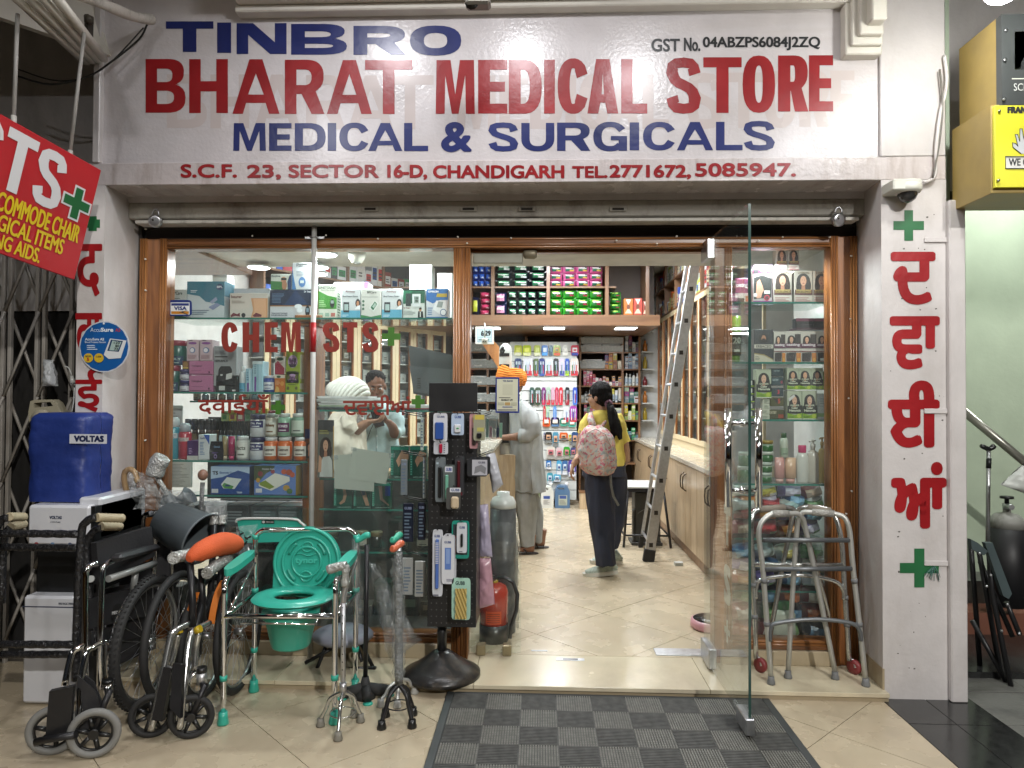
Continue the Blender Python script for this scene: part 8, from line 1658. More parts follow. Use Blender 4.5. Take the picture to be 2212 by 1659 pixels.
o=P(*zc(355,172),-.163); b=MB(); X=P(*zc(432,172),-.163)-o; h_=P(*zc(355,152),-.163).z-o.z; decals(b,o,(1,0,0),(0,0,1),(0,-1,0),X.length,h_,[('r',0,0,1,1,'#14181a'),('e',.16,.5,.12,.4,'#b9c0bc'),('t','MEDICARE',.36,.3,.95,.7,'#b9c0bc',.03)]); b.build('label',t)
t=thing('shower_chair','grey plastic shower chair with dark metal legs behind the canes','chair',P(*zc(830,1000),-.2)); t.location.z=FZ; WM[t]=Matrix.Translation(t.location)
b=MB(); c=P(*zc(850,850),-.15); ell(b,c,(.16,.14,.05),n=20,m=mat('chair_lilac',(.26,.27,.33),.45)); b.build('seat',t)
for x0,y0,x1,y1 in((760,880,680,1085),(840,900,620,1020),(960,900,1060,1100),(940,930,965,1010),(690,1060,1050,1050)): MB().tube([P(*zc(x0,y0),-.18),P(*zc(x1,y1),-.22)],.010,BLKM,8).build('leg',t)
for x,y in((675,1088),(1058,1098)): MB().lathe([(.016,-.03),(.014,.03)],WHT,P(*zc(x,y),-.22),10).build('rubber_foot',t)
sb=G(956,1452,FZ); sb.y=-.27; ys=sb.y; ds_=thing('display_stand','black pegboard display stand on a round base left of the doorway','display stand',(sb.x,ys,FZ)); STB=mat('stand_black',(.016,.016,.017),.35,coat=.2,bump=.05);
a,c=P(*zs_(360,1235),ys-.10),P(*zs_(612,10),ys-.10); xl_,xr_=a.x,c.x; zt_,zb_=c.z,a.z; ztp_=P(*zs_(360,158),ys-.1).z; yf_=ys-.10; yb_=ys+.12
rb=dirty('stand_base',(.018,.017,.017),(.12,.09,.06),.6,18,.3)
R0=(P(1039,1460,ys).x-P(873,1460,ys).x)/2; MB().lathe([(R0,.0),(R0,.018),(R0*.75,.045),(R0*.45,.085),(R0*.25,.115),(.03,.125)],rb,(sb.x,ys,FZ),36).build('base',ds_)
MB().tube([(sb.x,ys,FZ+.1),(sb.x,ys,zb_+.02)],.024,STB,16).build('pole',ds_)
MB().box((xl_,yf_,ztp_+.004),(xr_,yf_+.012,zt_),STB,ch=.002).box((xl_,yf_+.012,ztp_+.004),(xr_,yb_,ztp_+.012),STB).build('header_panel',ds_)
PB=bpy.data.materials.new('pegboard'); PB.use_nodes=True; n_=PB.node_tree.nodes; l_=PB.node_tree.links; n_['Principled BSDF'].inputs['Base Color'].default_value=(.016,.016,.017,1); n_['Principled BSDF'].inputs['Roughness'].default_value=.4
MB().box((xl_,yf_,zb_),(xr_,yf_+.012,ztp_),PB,ch=.002).build('pegboard',ds_); MB().box((xl_-.0,yf_+.0125,zb_),(xl_+.012,yb_,ztp_),PB,ch=.002).build('pegboard',ds_); MB().box((xr_-.012,yf_+.0125,zb_),(xr_,yb_,ztp_),PB,ch=.002).build('pegboard',ds_)
b=MB(); hol=mat('peg_hole',(.11,.11,.11),.6,kind='flat')
for i in range(9):
 for j in range(int((ztp_-zb_)/.032)):
  x=xl_+.02+i*(xr_-xl_-.04)/8; z=zb_+.02+j*.032; b.poly([(x+.003*math.cos(k*math.pi/3),yf_-.0006,z+.003*math.sin(k*math.pi/3)) for k in range(6)],hol)
b.build('peg_holes',ds_,kind='stuff')
def hook(x,z,L_=.09,d=(0,-1,0)):
 d=Vector(d); MB().tube([Vector((x,yf_,z)),Vector((x,yf_,z))+d*L_*.3+Vector((0,0,.004)),Vector((x,yf_,z))+d*L_+Vector((0,0,.02))],.0022,STB,5).build('hook',ds_)
def gcard(lb,x0,y0,x1,y1,base,ds,Y=None,n_=1,wavy=False,cat='blister pack'):
 Y=Y if Y is not None else yf_-.05; u0,v0=zs_(x0,y0); u1,v1=zs_(x1,y1); a=P(u0,v1,Y); c=P(u1,v0,Y); t=thing('carded_product',lb,cat,a)
 b=MB()
 for k in range(n_): b.prism([[(x*(c.x-a.x),z*(c.z-a.z)) for x,z in _arc(.5,.5,.5,.5,0,345,19,.22)]],(a.x+k*.004,Y+k*.012,a.z+k*.003),(1,0,0),(0,0,1),(0,-1,0),.0025,plast(base,.35))
 b.build('card',t); b=MB(); decals(b,(a.x,Y,a.z),(1,0,0),(0,0,1),(0,-1,0),c.x-a.x,c.z-a.z,ds); b.build('print',t); hook((a.x+c.x)/2,c.z-.012,.09); return a,c,t
def bl(t,a,c,u0,v0,u1,v1,m,dep=.015,ch=.004): w_,h_=c.x-a.x,c.z-a.z; MB().box((a.x+w_*u0,a.y-dep,a.z+h_*v0),(a.x+w_*u1,a.y-.002,a.z+h_*v1),m,ch=ch).build('product',t)
GT=[('t','GUBB',.25,.86,.8,.93,'#3a4a7a',.03)]
a,c,t=gcard('white card with a blue comb set, upper left on the black stand',390,162,462,305,'#c3c6cc',[('t','GUBB',.25,.84,.8,.91,'#3a4a7a',.03)]); bl(t,a,c,.15,.08,.75,.68,plast('#2f4f94'))
a,c,t=gcard('white card with red nail files hanging under the blue comb',392,306,465,368,'#b9bcc3',[('l',.7,.1,.8,.9,5,'#4a4c60')],Y=yf_-.045); bl(t,a,c,.4,.1,.62,.85,plast('#a01f3a'))
a,c,t=gcard('pale blue card with a white file block, upper middle on the stand',481,164,545,272,'#a9b9cf',[('t','GUBB',.25,.78,.78,.9,'#2f4a8c',.03)]); bl(t,a,c,.25,.12,.75,.5,plast('#c9ccd0')); bl(t,a,c,.38,.28,.65,.36,plast('#1f8c4a'),.018)
a,c,t=gcard('pink edged pack with a brush, upper right on the stand',572,165,615,340,'#b08488',[('r',.4,.75,.95,.95,'#b9a84a')],Y=yf_-.06); bl(t,a,c,.35,.1,.8,.6,plast('#3a2f2a'))
a,c,t=gcard('clear pack with an eyelash tool and yellow tag right of the pink one',592,168,652,300,'#8f8f7a',[('r',.1,.8,.9,.98,'#b9a84a'),('r',.3,.35,.9,.5,'#a8a25a')],Y=yf_-.09); bl(t,a,c,.3,.1,.7,.3,BLK)
a,c,t=gcard('long clear brush pack, left of the middle row of the stand',400,385,448,608,'#6a7276',[('l',.1,.85,.5,.95,1,'#9fb0b9')],n_=2); bl(t,a,c,.35,.1,.7,.8,BLK)
a,c,t=gcard('brush pack with a white name tag in the middle row',440,425,495,610,'#59615f',[('r',.15,.82,.85,.97,'#c3c6cf'),('t','GUBB',.25,.85,.78,.94,'#3a4a8c',.03)],Y=yf_-.07,n_=2); bl(t,a,c,.2,.1,.5,.75,plast('#6fa892'))
a,c,t=gcard('dark red hair brush pack, right of the middle row',498,380,542,578,'#39393c',[('r',.1,.02,.9,.1,'#5a2026')],n_=2); bl(t,a,c,.3,.2,.65,.9,plast('#4a1a20'))
a,c,t=gcard('pumice stone pack with a large name tag in the middle of the stand',455,535,528,645,'#4a4a48',[('r',.25,.78,1,.98,'#c3c6cc'),('t','GUBB',.34,.82,.92,.94,'#3a4a7a',.03)],Y=yf_-.1); bl(t,a,c,.35,.05,.9,.6,plast('#b9a88c',.8),.02,.008)
a,c,t=gcard('stack of grey and white eye mask cards on the right of the stand',560,392,662,480,'#2a2b2e',[('r',.25,.08,1,.95,'#a9a9b0'),('t','GUBB',.55,.74,.9,.86,'#4a4a5a',.03),('p',[(.35,.15),(.4,.55),(.7,.68),(.95,.5),(.9,.15),(.65,.3)],'#77787c')],Y=yf_-.08,n_=4)
a,c,t=gcard('white card with a long striped blue comb, lower left on the stand',385,746,440,1082,'#c6c9cf',[('t','GUBB',.15,.88,.7,.92,'#3a4a7a',.03),('l',.1,.01,.9,.05,1,'#4a4c60')]); bl(t,a,c,.3,.12,.62,.86,plast('#4a6ab0'))
b=MB(); w_,h_=c.x-a.x,c.z-a.z; [b.box((a.x+w_*.31,a.y-.0165,a.z+h_*(.5+.025*k)),(a.x+w_*.61,a.y-.0152,a.z+h_*(.512+.025*k)),plast('#c3c6cf')) for k in range(13)]; b.build('comb_teeth',t)
a,c,t=gcard('white card with a blue toothed comb window beside the long striped comb',432,778,496,1020,'#c9cbd0',[('t','GUBB',.2,.84,.75,.89,'#3a4a7a',.03),('r',.25,.3,.75,.75,'#5a78b5'),('r',.35,.42,.65,.73,'#7f98c6'),('l',.4,.06,.9,.12,2,'#6a6c80')],Y=yf_-.07,n_=3)
a,c,t=gcard('teal card holding nail clippers on the lower stand',482,702,572,892,'#1f8c7c',[('r',.08,.1,.9,.9,'#2f3a40'),('r',.02,.15,.25,.6,'#a01f24')],Y=yf_-.05)
a,c,t=gcard('white card with black nail clippers over the teal card',508,712,560,864,'#c6c9cf',[('t','GUBB',.25,.8,.8,.88,'#3a4a7a',.03),('l',.2,.03,.8,.08,1,'#4a4c60')],Y=yf_-.075); bl(t,a,c,.4,.2,.62,.65,BLK)
a,c,t=gcard('mint edged bath sponge pack at the bottom of the stand',482,990,578,1200,'#9fc6b5',[('t','GUBB',.2,.83,.7,.92,'#2a3a3a',.03)],Y=yf_-.07); MB().grid(lambda u,v,a=a,c=c: Vector((a.x+(c.x-a.x)*(.22+.6*u),a.y-.02-.006*math.sin((u+v)*22),a.z+(c.z-a.z)*(.05+.72*v))),20,24,plast('#b09a5a',.8)).build('sponge',t)
for i,(x0,y0,x1,y1,col_,lb) in enumerate(((225,395,260,575,'#6a7276','grey nail file pack hanging on the left arm of the stand'),(237,615,290,810,'#11172a','navy pack on the left arm of the stand, left one'),(312,612,352,800,'#141a2c','navy pack on the left arm of the stand, right one'),(325,180,342,350,'#a9b9b0','pale slim pack standing out on the upper left arm'),(232,890,288,1075,'#8f918e','clear bag with a white leaflet on the lower left arm'),(296,905,350,1085,'#9a9c98','clear bag with a folded leaflet beside it on the lower left arm'),(337,380,352,590,'#9fa8a6','narrow silver pack on the middle left arm'))):
 Y=ys-.02; a=P(*zs_(x0,y1),Y); c=P(*zs_(x1,y0),Y); t=thing('carded_product',lb,'blister pack',a); MB().box((a.x,Y,a.z),(c.x,Y+.012,c.z),plast(col_,.3),ch=.003).build('card',t); b=MB(); decals(b,(a.x,Y-.0004,a.z),(1,0,0),(0,0,1),(0,-1,0),c.x-a.x,c.z-a.z,[('l',.15,.1,.85,.8,8,'#5a6a7a')]+([('t','GUBB',.15,.84,.85,.91,'#7a86a0',.02)] if y1<850 else [])); b.build('print',t)
for y,x in((150,225),(350,230),(575,240),(850,245)): b=MB(); b.tube([P(*zs_(358,y+25),ys-.02),P(*zs_(300,y+12),ys-.03),P(*zs_(x,y),ys-.03)],.0025,STB,5).tube([P(*zs_(358,y+32),ys-.02),P(*zs_(x+10,y+12),ys-.03)],.0025,STB,5); b.build('hook',ds_)
for y in(150,345): b=MB(); b.tube([P(*zs_(612,y+30),ys-.02),P(*zs_(690,y),ys-.02)],.0025,STB,5).tube([P(*zs_(612,y+38),ys-.02),P(*zs_(680,y+14),ys-.02)],.0025,STB,5); b.build('hook',ds_)
bag('white and purple packet hanging on the right arm of the stand',[zs_(655,370),zs_(700,360),zs_(742,520),zs_(690,565)],-.3,.02,plast('#b0b2b9',.3),21,nu=8,nv=10,dep=.03)
bag('lilac printed gauze packets in a clear bag hanging behind the side panel',[zs_(618,625),zs_(665,620),zs_(688,885),zs_(628,880)],-.12,.02,plast('#a8a0b5',.35),23,nu=8,nv=12,dep=.03)
bag('pink and white packet in a clear bag above the extinguisher',[zs_(614,890),zs_(680,890),zs_(700,1120),zs_(616,1145)],-.12,.02,plast('#b58c98',.35),25,nu=8,nv=12,dep=.03)
q=P(*zs_(690,240),.25); t=thing('clear_box','small clear acrylic box on the counter end beside the stand','box',q); a,c=P(*zs_(645,293),.3),P(*zs_(710,175),.3); MB().box((a.x,.3,a.z),(c.x,.36,c.z),mat('acrylic',(.4,.45,.45),.1,alpha=.35,kind='flat')).build('case',t)
for k in range(5): MB().box((a.x+.01+k*.02,.31,a.z+.01),(a.x+.026+k*.02,.33,a.z+R_.uniform(.05,.12)),ink(('#2f6a5a','#8c3f5a','#b0b0a0','#1f2a4a','#6a8c7a')[k])).build('small_tube',t)
# ==== LEFT CLUSTER
GTM=dirty('gate_paint',(.30,.28,.25),(.10,.07,.05),.8,9,.5,.2)
Yg_=-.12; gt=thing('collapsible_gate','dirty grey steel lattice gate drawn across the dark opening at far left','gate',P(80,1400,Yg_)); zg_0=.0; zg_1=2.35
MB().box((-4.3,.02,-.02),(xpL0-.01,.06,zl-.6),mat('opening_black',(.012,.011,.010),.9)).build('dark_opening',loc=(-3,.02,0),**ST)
xs_=[P(px,1000,Yg_).x for px in(-40,16,88,168,232)]; xs_=[P(px,1000,Yg_).x for px in(-70,10,84,158)]
for x in xs_:
 for dx in(-.028,.012): MB().box((x+dx,Yg_-.012,zg_0),(x+dx+.018,Yg_+.012,zg_1),GTM,ch=.002).build('upright',gt)
for k in range(len(xs_)-1):
 a,c=xs_[k],xs_[k+1]
 for j in range(5):
  z0=.05+j*.46; z1=z0+.46
  for (p,q,yy) in(((a,z0),(c,z1),-.018),((a,z1),(c,z0),.018)): MB().tube([Vector((p[0],Yg_+yy,p[1])),Vector((q[0],Yg_+yy,q[1]))],.009,GTM,4).build('lattice_bar',gt)
MB().box((xs_[0]-.1,Yg_-.02,zg_1),(xs_[-1]+.05,Yg_+.02,zg_1+.04),GTM).build('top_rail',gt)
TR,BR2=P(220,368,-.62),P(162,605,-.62); TR2=TR; d1=(P(0,245,-1.12)-TR); X_=-d1.normalized(); Zr=(TR-BR2).normalized(); N_=X_.cross(Zr); N_=-N_ if N_.y>0 else N_; L_=1.5; H_=(TR-BR2).length
hb_=thing('hanging_sign','tilted red hanging sign board with white and yellow lettering','sign board',TR); RB_=mat('sign_red',(.40,.012,.018),.35,scale=4,var=.12); b=MB(); o=BR2-X_*L_; Zf=Zr; b.obox(o+X_*(L_/2)+Zf*(H_/2)-N_*.012,(L_,.02,H_),RB_,X_,-N_,Zf,ch=.003); b.build('board',hb_)
b=MB(); YL=ink('#c9b01a'); WL=ink('#c6c6c8'); GL=ink('#0f5a2c')
def bt(s,x1,z0,h,m,wd=None,bold=.06,al='r'):
 if wd is None: wd=.1
 text(b,s,o+X_*(x1-wd)+Zf*z0+N_*.0015,X_,Zf,N_,wd,h,m,bold,res=5)
for k,(cx_,w_,s) in enumerate(((L_-.315,.145,'S'),(L_-.465,.14,'T'),(L_-.62,.145,'S'),(L_-.70,.055,'I'))):
 for g_ in glyph(s,.34 if s!='I' else 1,.17): b.prism(g_,o+X_*cx_+Zf*(H_*.485)+N_*.0015,X_*w_,Zf*(H_*.465),N_,0,WL)
for w1,w2,m,e in((.078,.028,WL,.0015),(.069,.020,GL,.0025)):
 for (a_,c_) in((w1,w2),(w2,w1)): cc_=o+X_*(L_-.088)+Zf*(H_*.63)+N_*(e+(.0004 if a_==w1 else 0)); b.poly([cc_-X_*a_-Zf*c_,cc_+X_*a_-Zf*c_,cc_+X_*a_+Zf*c_,cc_-X_*a_+Zf*c_],m)
bt('COMMODE CHAIR',L_-.035,H_*.31,H_*.15,YL,.41,.03); bt('WALKER,',L_-.48,H_*.31,H_*.15,YL,.25,.035); bt('SURGICAL ITEMS',L_-.10,H_*.165,H_*.13,YL,.42,.03); bt('WALKING AIDS.',L_-.20,H_*.03,H_*.12,YL,.38,.03)
b.build('lettering',hb_)
RD=mat('rod_paint',(.38,.37,.34),.5)
for (a,c) in((P(182,70,-.75),P(152,325,-.75)),(P(38,30,-1.0),P(30,250,-1.0))):
 b=MB().tube([a,c],.008,RD,8).tube([c,c+Vector((0,0,-.05))],.011,RD,8); b.build('hanger_rod',hb_)
ub=thing('plaster_beam','stepped white plaster beam running out over the left end of the sign','beam',P(200,120,-.5)); del ub['category']; ub['kind']='structure'
for k in range(4): b=MB(); b.tube([P(225-k*13,128+k*2,-.36),P(110-k*30,-20,-1.1)],.022,W_ceil,4); b.build('moulding_strip',ub)
b=MB(); b.prism([[(0,0),(1.6,0),(1.6,1),(0,1)]],P(235,118,-.34),Vector((-.8,-.6,.12)).normalized(),Vector((-.3,.0,1)).normalized(),(0,-1,0),.06,W_ceil); b.build('beam_face',ub)
pp=thing('ceiling_pipe','stained white pipe sagging across the top left corner','pipe',P(310,45,-.42)); MB().tube(smoothpath([P(330,42,-.4),P(290,36,-.5),P(230,12,-.7),P(150,-20,-.9)],5),[.024+.002*math.sin(i) for i in range(16)],dirty('pipe_white',(.5,.47,.42),(.06,.05,.04),.9,14,.6,.5),12).build('tube',pp)
b=MB(); CB=ink('#15140f'); b.tube(smoothpath([P(40,165,-.45),P(110,182,-.45),P(190,165,-.42),P(245,130,-.40),P(300,85,-.38),P(318,52,-.38)],5),.005,CB,6).tube(smoothpath([P(40,150,-.44),P(130,175,-.44),P(220,150,-.41),P(310,60,-.38)],5),.0035,CB,6); b.build('cable',loc=P(190,160,-.4),label='black cables sagging across the upper left corner to the ceiling pipe',category='cable')
b=MB().box(P(190,78,-.6),P(194,40,-.56),ink('#3a352c')).lathe([(.02,0),(.022,.03)],ink('#4a443a'),P(192,50,-.6),8); b.build('wall_bracket',loc=P(190,60,-.6),label='small rusty bracket beside the top of the hanger rod',category='bracket')
b=MB().obox(P(1033,4,-.75),(.11,.07,.05),mat('old_fitting',(.2,.19,.16),.5,.3),ch=.01); b.lathe([(.02,0),(.03,.02)],ink('#15140f'),P(1020,12,-.75),10,(0,-1,0)); b.build('ceiling_fitting',loc=P(1033,4,-.75),label='small grey ceiling fitting at the top of the picture above the sign',category='fitting')
q=P(226,749,YF-.012); r_=P(280,749,YF).x-P(226,749,YF).x; b=MB(); b.lathe([(r_,0),(r_,.003)],ink('#c3c6cc'),q,40,(0,-1,0),smooth=False); N_2=Vector((0,-1,0)); o=q+Vector((-r_,-.0032,-r_)); b2=MB()
decals(b2,o,(1,0,0),(0,0,1),N_2,2*r_,2*r_,[('e',.5,.5,.48,.48,'#0f5496'),('e',.5,.5,.479,.479,'#0f5496'),('t','Accu',.22,.79,.42,.87,'#c6d2e0',.0),('t','Sure',.43,.79,.68,.87,'#d6dee6',.06),('t','A5',.72,.79,.82,.86,'#a8303a',.03),('t','AccuSure AS',.12,.62,.5,.67,'#d0dae4',.04),('t','Blood Pressure Monitor',.12,.57,.54,.605,'#c6d2e0',.02),('l',.16,.44,.4,.55,3,'#b9c9dc'),('p',[(.50,.34),(.62,.66),(.95,.62),(.84,.28),(.6,.26)],'#cfd2d4'),('p',[(.57,.42),(.64,.64),(.88,.61),(.8,.4)],'#1f3a5e'),('p',[(.61,.43),(.67,.62),(.85,.59),(.78,.42)],'#9fb5b0'),('t','120',.7,.55,.82,.6,'#17221f',.04),('t','80',.73,.49,.81,.54,'#17221f',.04),('t','72',.71,.43,.79,.48,'#17221f',.04),('e',.2,.28,.095,.09,'#c9a82a'),('e',.41,.28,.095,.09,'#c9a82a'),('t','NOW',.14,.29,.26,.33,'#1f2a3a',.03),('t','5',.17,.22,.22,.28,'#a82a2a',.05),('t','USB',.36,.29,.46,.32,'#1f2a3a',.03),('e',.5,.95,.02,.02,'#d6dade')])
sg_=b.build('round_sign',loc=q,label='round blue sign with a white rim and a pressure monitor on the left pillar',category='sign'); WM[sg_]=Matrix.Translation(q); b2.build('print',sg_)
for lb,px,py in(('round padlock hanging at the left end of the shutter housing',336,478),('round padlock hanging at the right end of the shutter housing',1811,475)):
 q=P(px,py,-.17); t=thing('padlock',lb,'padlock',q,None); b=MB(); b.lathe([(.022,-.014),(.034,-.012),(.034,.012),(.022,.014)],STEEL,q,20,(.3,-1,-.2)); b.build('body',t); MB().tube([q+Vector((.018*math.cos(a),0,.03+.035*math.sin(a))) for a in [i*math.pi/8 for i in range(9)]],.005,STEEL,8).build('shackle',t); MB().lathe([(.006,0),(.004,.003)],DARK,q+Vector((-.006,-.016,.003)),8,(.3,-1,-.2)).build('keyhole',t)
WAP=mat('appliance_white',(.56,.57,.60),.3,kind='flat',coat=.3); yA1=-.62
def cab(lb,x0,x1,y0,y1,Y,dep,z0=None):
 a=P(*zw(x0,y1),Y); c=P(*zw(x1,y0),Y); t=thing('water_dispenser',lb,'water dispenser',((a.x+c.x)/2,Y,0)); MB().box((a.x,Y,z0 if z0 is not None else a.z),(c.x,Y+dep,c.z),WAP,ch=.012).build('body',t); return a,c,t
a,c,t=cab('white water dispenser under the blue cover',155,520,135,365,yA1,.42); zz_=a.z; zr_=P(*zw(300,660),yA1).z; zb2=.02
MB().box((a.x+.01,yA1+.06,zr_),(c.x-.01,yA1+.40,zz_-.001),BLK).build('dark_recess',t)
b=MB(); decals(b,(a.x,yA1-.0005,a.z),(1,0,0),(0,0,1),(0,-1,0),c.x-a.x,c.z-a.z,[('t','VOLTAS',.36,.66,.56,.74,'#1f2a4a',.06),('t','A TATA Product',.38,.57,.54,.61,'#3a3f4a',.02),('e',.16,.05,.03,.035,'#8c2a2a'),('e',.42,.05,.03,.035,'#5a7a9e'),('e',.7,.05,.03,.035,'#3a4a6a')]); b.build('print',t)
MB().box((c.x+.001,yA1+.01,a.z),(c.x+.02,yA1+.40,c.z-.004),BLK).box((c.x+.02,yA1+.05,a.z+.02),(P(272,1100,yA1+.44).x,yA1+.44,c.z+.03),WAP,ch=.01).build('side_panel',t)
a2=P(*zw(130,1340),yA1); c2=P(*zw(440,660),yA1); MB().box((a2.x,yA1-.01,max(.01,a2.z)),(c2.x,yA1+.38,c2.z),WAP,ch=.012).build('lower_body',t)
b=MB(); decals(b,(a2.x,yA1-.0105,a2.z),(1,0,0),(0,0,1),(0,-1,0),c2.x-a2.x,c2.z-a2.z,[('r',0,.905,1,.915,'#3a3f55'),('t','MINI MAGIC SPRING',.70,.93,1.0,.95,'#3a3f4a',.03)]); b.build('print',t)
BC=mat('cover_blue',(.015,.035,.19),.42,scale=5,var=.25,bump=.3,bscale=25); q=P(170,1088,yA1+.2); hcv=P(170,893,yA1+.2).z-c.z; rcx=(P(247,0,yA1+.2).x-P(98,0,yA1+.2).x)/2*.84; cxx=(P(247,0,yA1+.2).x+P(98,0,yA1+.2).x)/2
cv=thing('bottle_cover','royal blue fabric cover over a water bottle on the dispenser','cover',(cxx,yA1+.2,c.z))
def cvf(u,v):
 a=u*6.28318; sx_=math.copysign(abs(math.cos(a))**.33,math.cos(a)); sy_=math.copysign(abs(math.sin(a))**.33,math.sin(a)); k=(1-.03*math.sin(v*3.1))*(1 if v<.93 else max(.0,1-((v-.93)/.07)**2*.18)); zz=v if v<.98 else .98+(v-.98)
 q_=Vector((sx_*2,sy_*2,v*5)); return Vector((cxx+rcx*k*sx_,yA1+.2+rcx*.85*k*sy_,c.z+.004+hcv*zz)),Vector((sx_,sy_,0)).normalized()
b=MB(); crumple(b,cvf,56,34,.013,9,BC,4); top_=[b.v[34*57+i].copy() for i in range(56)]; b.poly(top_,BC); b.sm=[True]*len(b.f); b.build('fabric',cv)
o=P(150,958,yA1+.2-rcx*.85-.012); X=P(231,957,o.y).x-o.x; b=MB(); decals(b,o,(1,0,0),(0,0,1),(0,-1,0),X,.045,[('r',0,0,1,1,'#c3c6cc'),('t','VOLTAS',.12,.18,.92,.85,'#1a2348',.08)]); b.build('label',cv)
WB=mat('wrapped_black',(.02,.02,.022),.25,.2,bump=1.0,bscale=60); BGR=mat('wound_grip',(.40,.34,.22),.6,bump=.6,bscale=40)
t=thing('walker','black film wrapped walking frame with tan ribbed grips at far left','walking frame',G(60,1500,0)); Y0=-.92
for pts,Y in(([(440,1150),(445,900),(470,330),(500,230),(560,200)],Y0),([(560,1000),(500,420),(540,290),(590,265)],Y0+.12),([(-60,1150),(-40,400),(0,230),(50,205)],Y0),([(10,700),(20,350),(60,260)],Y0+.12)): MB().tube(smoothpath([P(*zw(x,y),Y) for x,y in pts],4),.0165,WB,10).build('side_tube',t)
for x0,y0,x1,y1,Y in((0,295,470,300,Y0),(0,375,470,380,Y0+.05),(0,940,440,942,Y0),(0,1000,440,998,Y0+.05)): MB().tube([P(*zw(x0+(x1-x0)*i/12,y0+(y1-y0)*i/12),Y) for i in range(13)],[.015+.002*(i%2) for i in range(13)],WB,10).build('cross_bar',t)
for x0,y0,x1,y1,Y in((560,203,715,208,Y0),(585,255,700,255,Y0+.12),(50,200,140,200,Y0),(60,258,140,240,Y0+.12)): MB().tube([P(*zw(x0,y0),Y).lerp(P(*zw(x1,y1),Y+.12),i/16) for i in range(17)],[.017+.003*(i%2) for i in range(17)],BGR,10).build('hand_grip',t)
def wheel(t,c,R,ax,tr,spokes=24,tm=RUB,knob=False,solidm=None,hub=.02,nm='wheel'):
 ax=Vector(ax).normalized(); u=ax.orthogonal().normalized(); v=ax.cross(u); c=Vector(c); pt=lambda a,r,h=0:c+u*(r*math.cos(a))+v*(r*math.sin(a))+ax*h
 b=MB(); b.tube([pt(i*math.pi/24,R-tr) for i in range(48)],tr,tm,10,closed=True)
 if knob:
  for i in range(72):
   for h in(-.5,.5): p=pt(i*math.pi/36+(.04 if h>0 else 0),R-tr*.22,tr*.62*h*1.4); d_=(p-c).normalized(); b.obox(p,(.010,.010,.012),tm,d_.cross(ax),ax,d_)
 w_=b.build(nm,t); WM[w_]=WM[t]
 b=MB(); rm=solidm or STEEL; b.tube([pt(i*math.pi/20,R-tr*2.1) for i in range(40)],tr*.45,rm,6,closed=True); b.tube([pt(0,0,-hub),pt(0,0,hub)],hub if solidm else .016,rm,12)
 if solidm:
  for i in range(spokes): a=i*2*math.pi/spokes; b.tube([pt(a,hub*.8),pt(a,R-tr*2)],[.011,.008],rm,6)
 else:
  for i in range(spokes): a=i*2*math.pi/spokes; s_=1 if i%2 else -1; b.tube([pt(a+.5*s_,.016,hub*s_),pt(a,R-tr*2.1)],.0012,STEEL,4,cap=False)
 b.build('rim',w_); return w_
TG=mat('tyre_grey',(.20,.20,.19),.6)
wcz=thing('wheelchair','folded chrome wheelchair with black seat and grey front castors, nearest on the left','wheelchair',G(250,1560,0)); BF=mat('vinyl_black',(.022,.022,.024),.42,bump=.15,bscale=80)
def wp(l): return [P(*zw(x,y),Y) for x,y,Y in l]
for l in([(497,1150,-.98),(495,900,-.96),(497,560,-.93),(510,500,-.92),(545,470,-.88)],[(580,1200,-.93),(583,900,-.92),(595,540,-.88),(612,480,-.86),(655,455,-.82)],[(545,470,-.88),(620,500,-.7)],[(830,270,-.36),(832,210,-.36),(850,185,-.36),(880,178,-.38)],[(895,560,-.30),(900,300,-.30),(905,225,-.30),(925,190,-.30),(950,180,-.33)],[(500,935,-.96),(460,960,-.98),(415,1000,-1.0),(375,1180,-1.04)],[(592,930,-.92),(545,955,-.95),(500,995,-.98),(462,1200,-1.02),(470,1400,-1.04)],[(600,930,-.9),(680,910,-.6),(730,900,-.4)],[(655,1190,-.85),(680,1280,-.8),(740,1300,-.7)]):
 MB().tube(smoothpath(wp(l),4),.0125,CHROME,12).build('frame_tube',wcz)
for a,c in(((865,182,-.37),(990,178,-.25)),((945,178,-.33),(1000,182,-.22))): MB().tube([P(*zw(a[0],a[1]),a[2]),P(*zw(c[0],c[1]),c[2])],.018,BLK,10).build('hand_grip',wcz)
for x0,y0,x1,y1 in((630,560,900,470),(525,560,560,560)): MB().tube([P(*zw(x0,y0),-.85),P(*zw(x1,y1),-.5)],.015,mat('grey_tube',(.30,.31,.30),.4,.3),10).build('side_tube',wcz)
MB().tube([P(*zw(790,510),-.62),P(*zw(770,640),-.62)],.015,_m['grey_tube'],8).build('side_tube',wcz)
b=MB(); a,c=P(*zw(670,440),-.85),P(*zw(905,375),-.45); X_=(c-a).normalized(); b.obox((a+c)/2,((c-a).length,.055,.032),BF,X_,Vector((0,0,1)).cross(X_).normalized(),X_.cross(Vector((0,0,1)).cross(X_).normalized())*1,ch=.014); b.build('armrest_pad',wcz)
def sheet(t,pts,Y0,Y1,m,nm,th=.02):
 l=[P(*zw(x,y),Y) for x,y,Y in pts]; n_=(l[1]-l[0]).cross(l[3]-l[0]).normalized(); n_=-n_ if n_.y>0 else n_; c_=l[0]; X_=(l[1]-l[0]).normalized(); Y_=n_.cross(X_); b=MB(); lo=[((p-c_).dot(X_),(p-c_).dot(Y_)) for p in l]; b.prism([lo],c_,X_,Y_,n_,th,m); b.build(nm,t); return c_,X_,Y_,n_
sheet(wcz,[(560,350,-.8),(880,255,-.5),(905,430,-.5),(580,590,-.8)],0,0,BF,'backrest',.035)
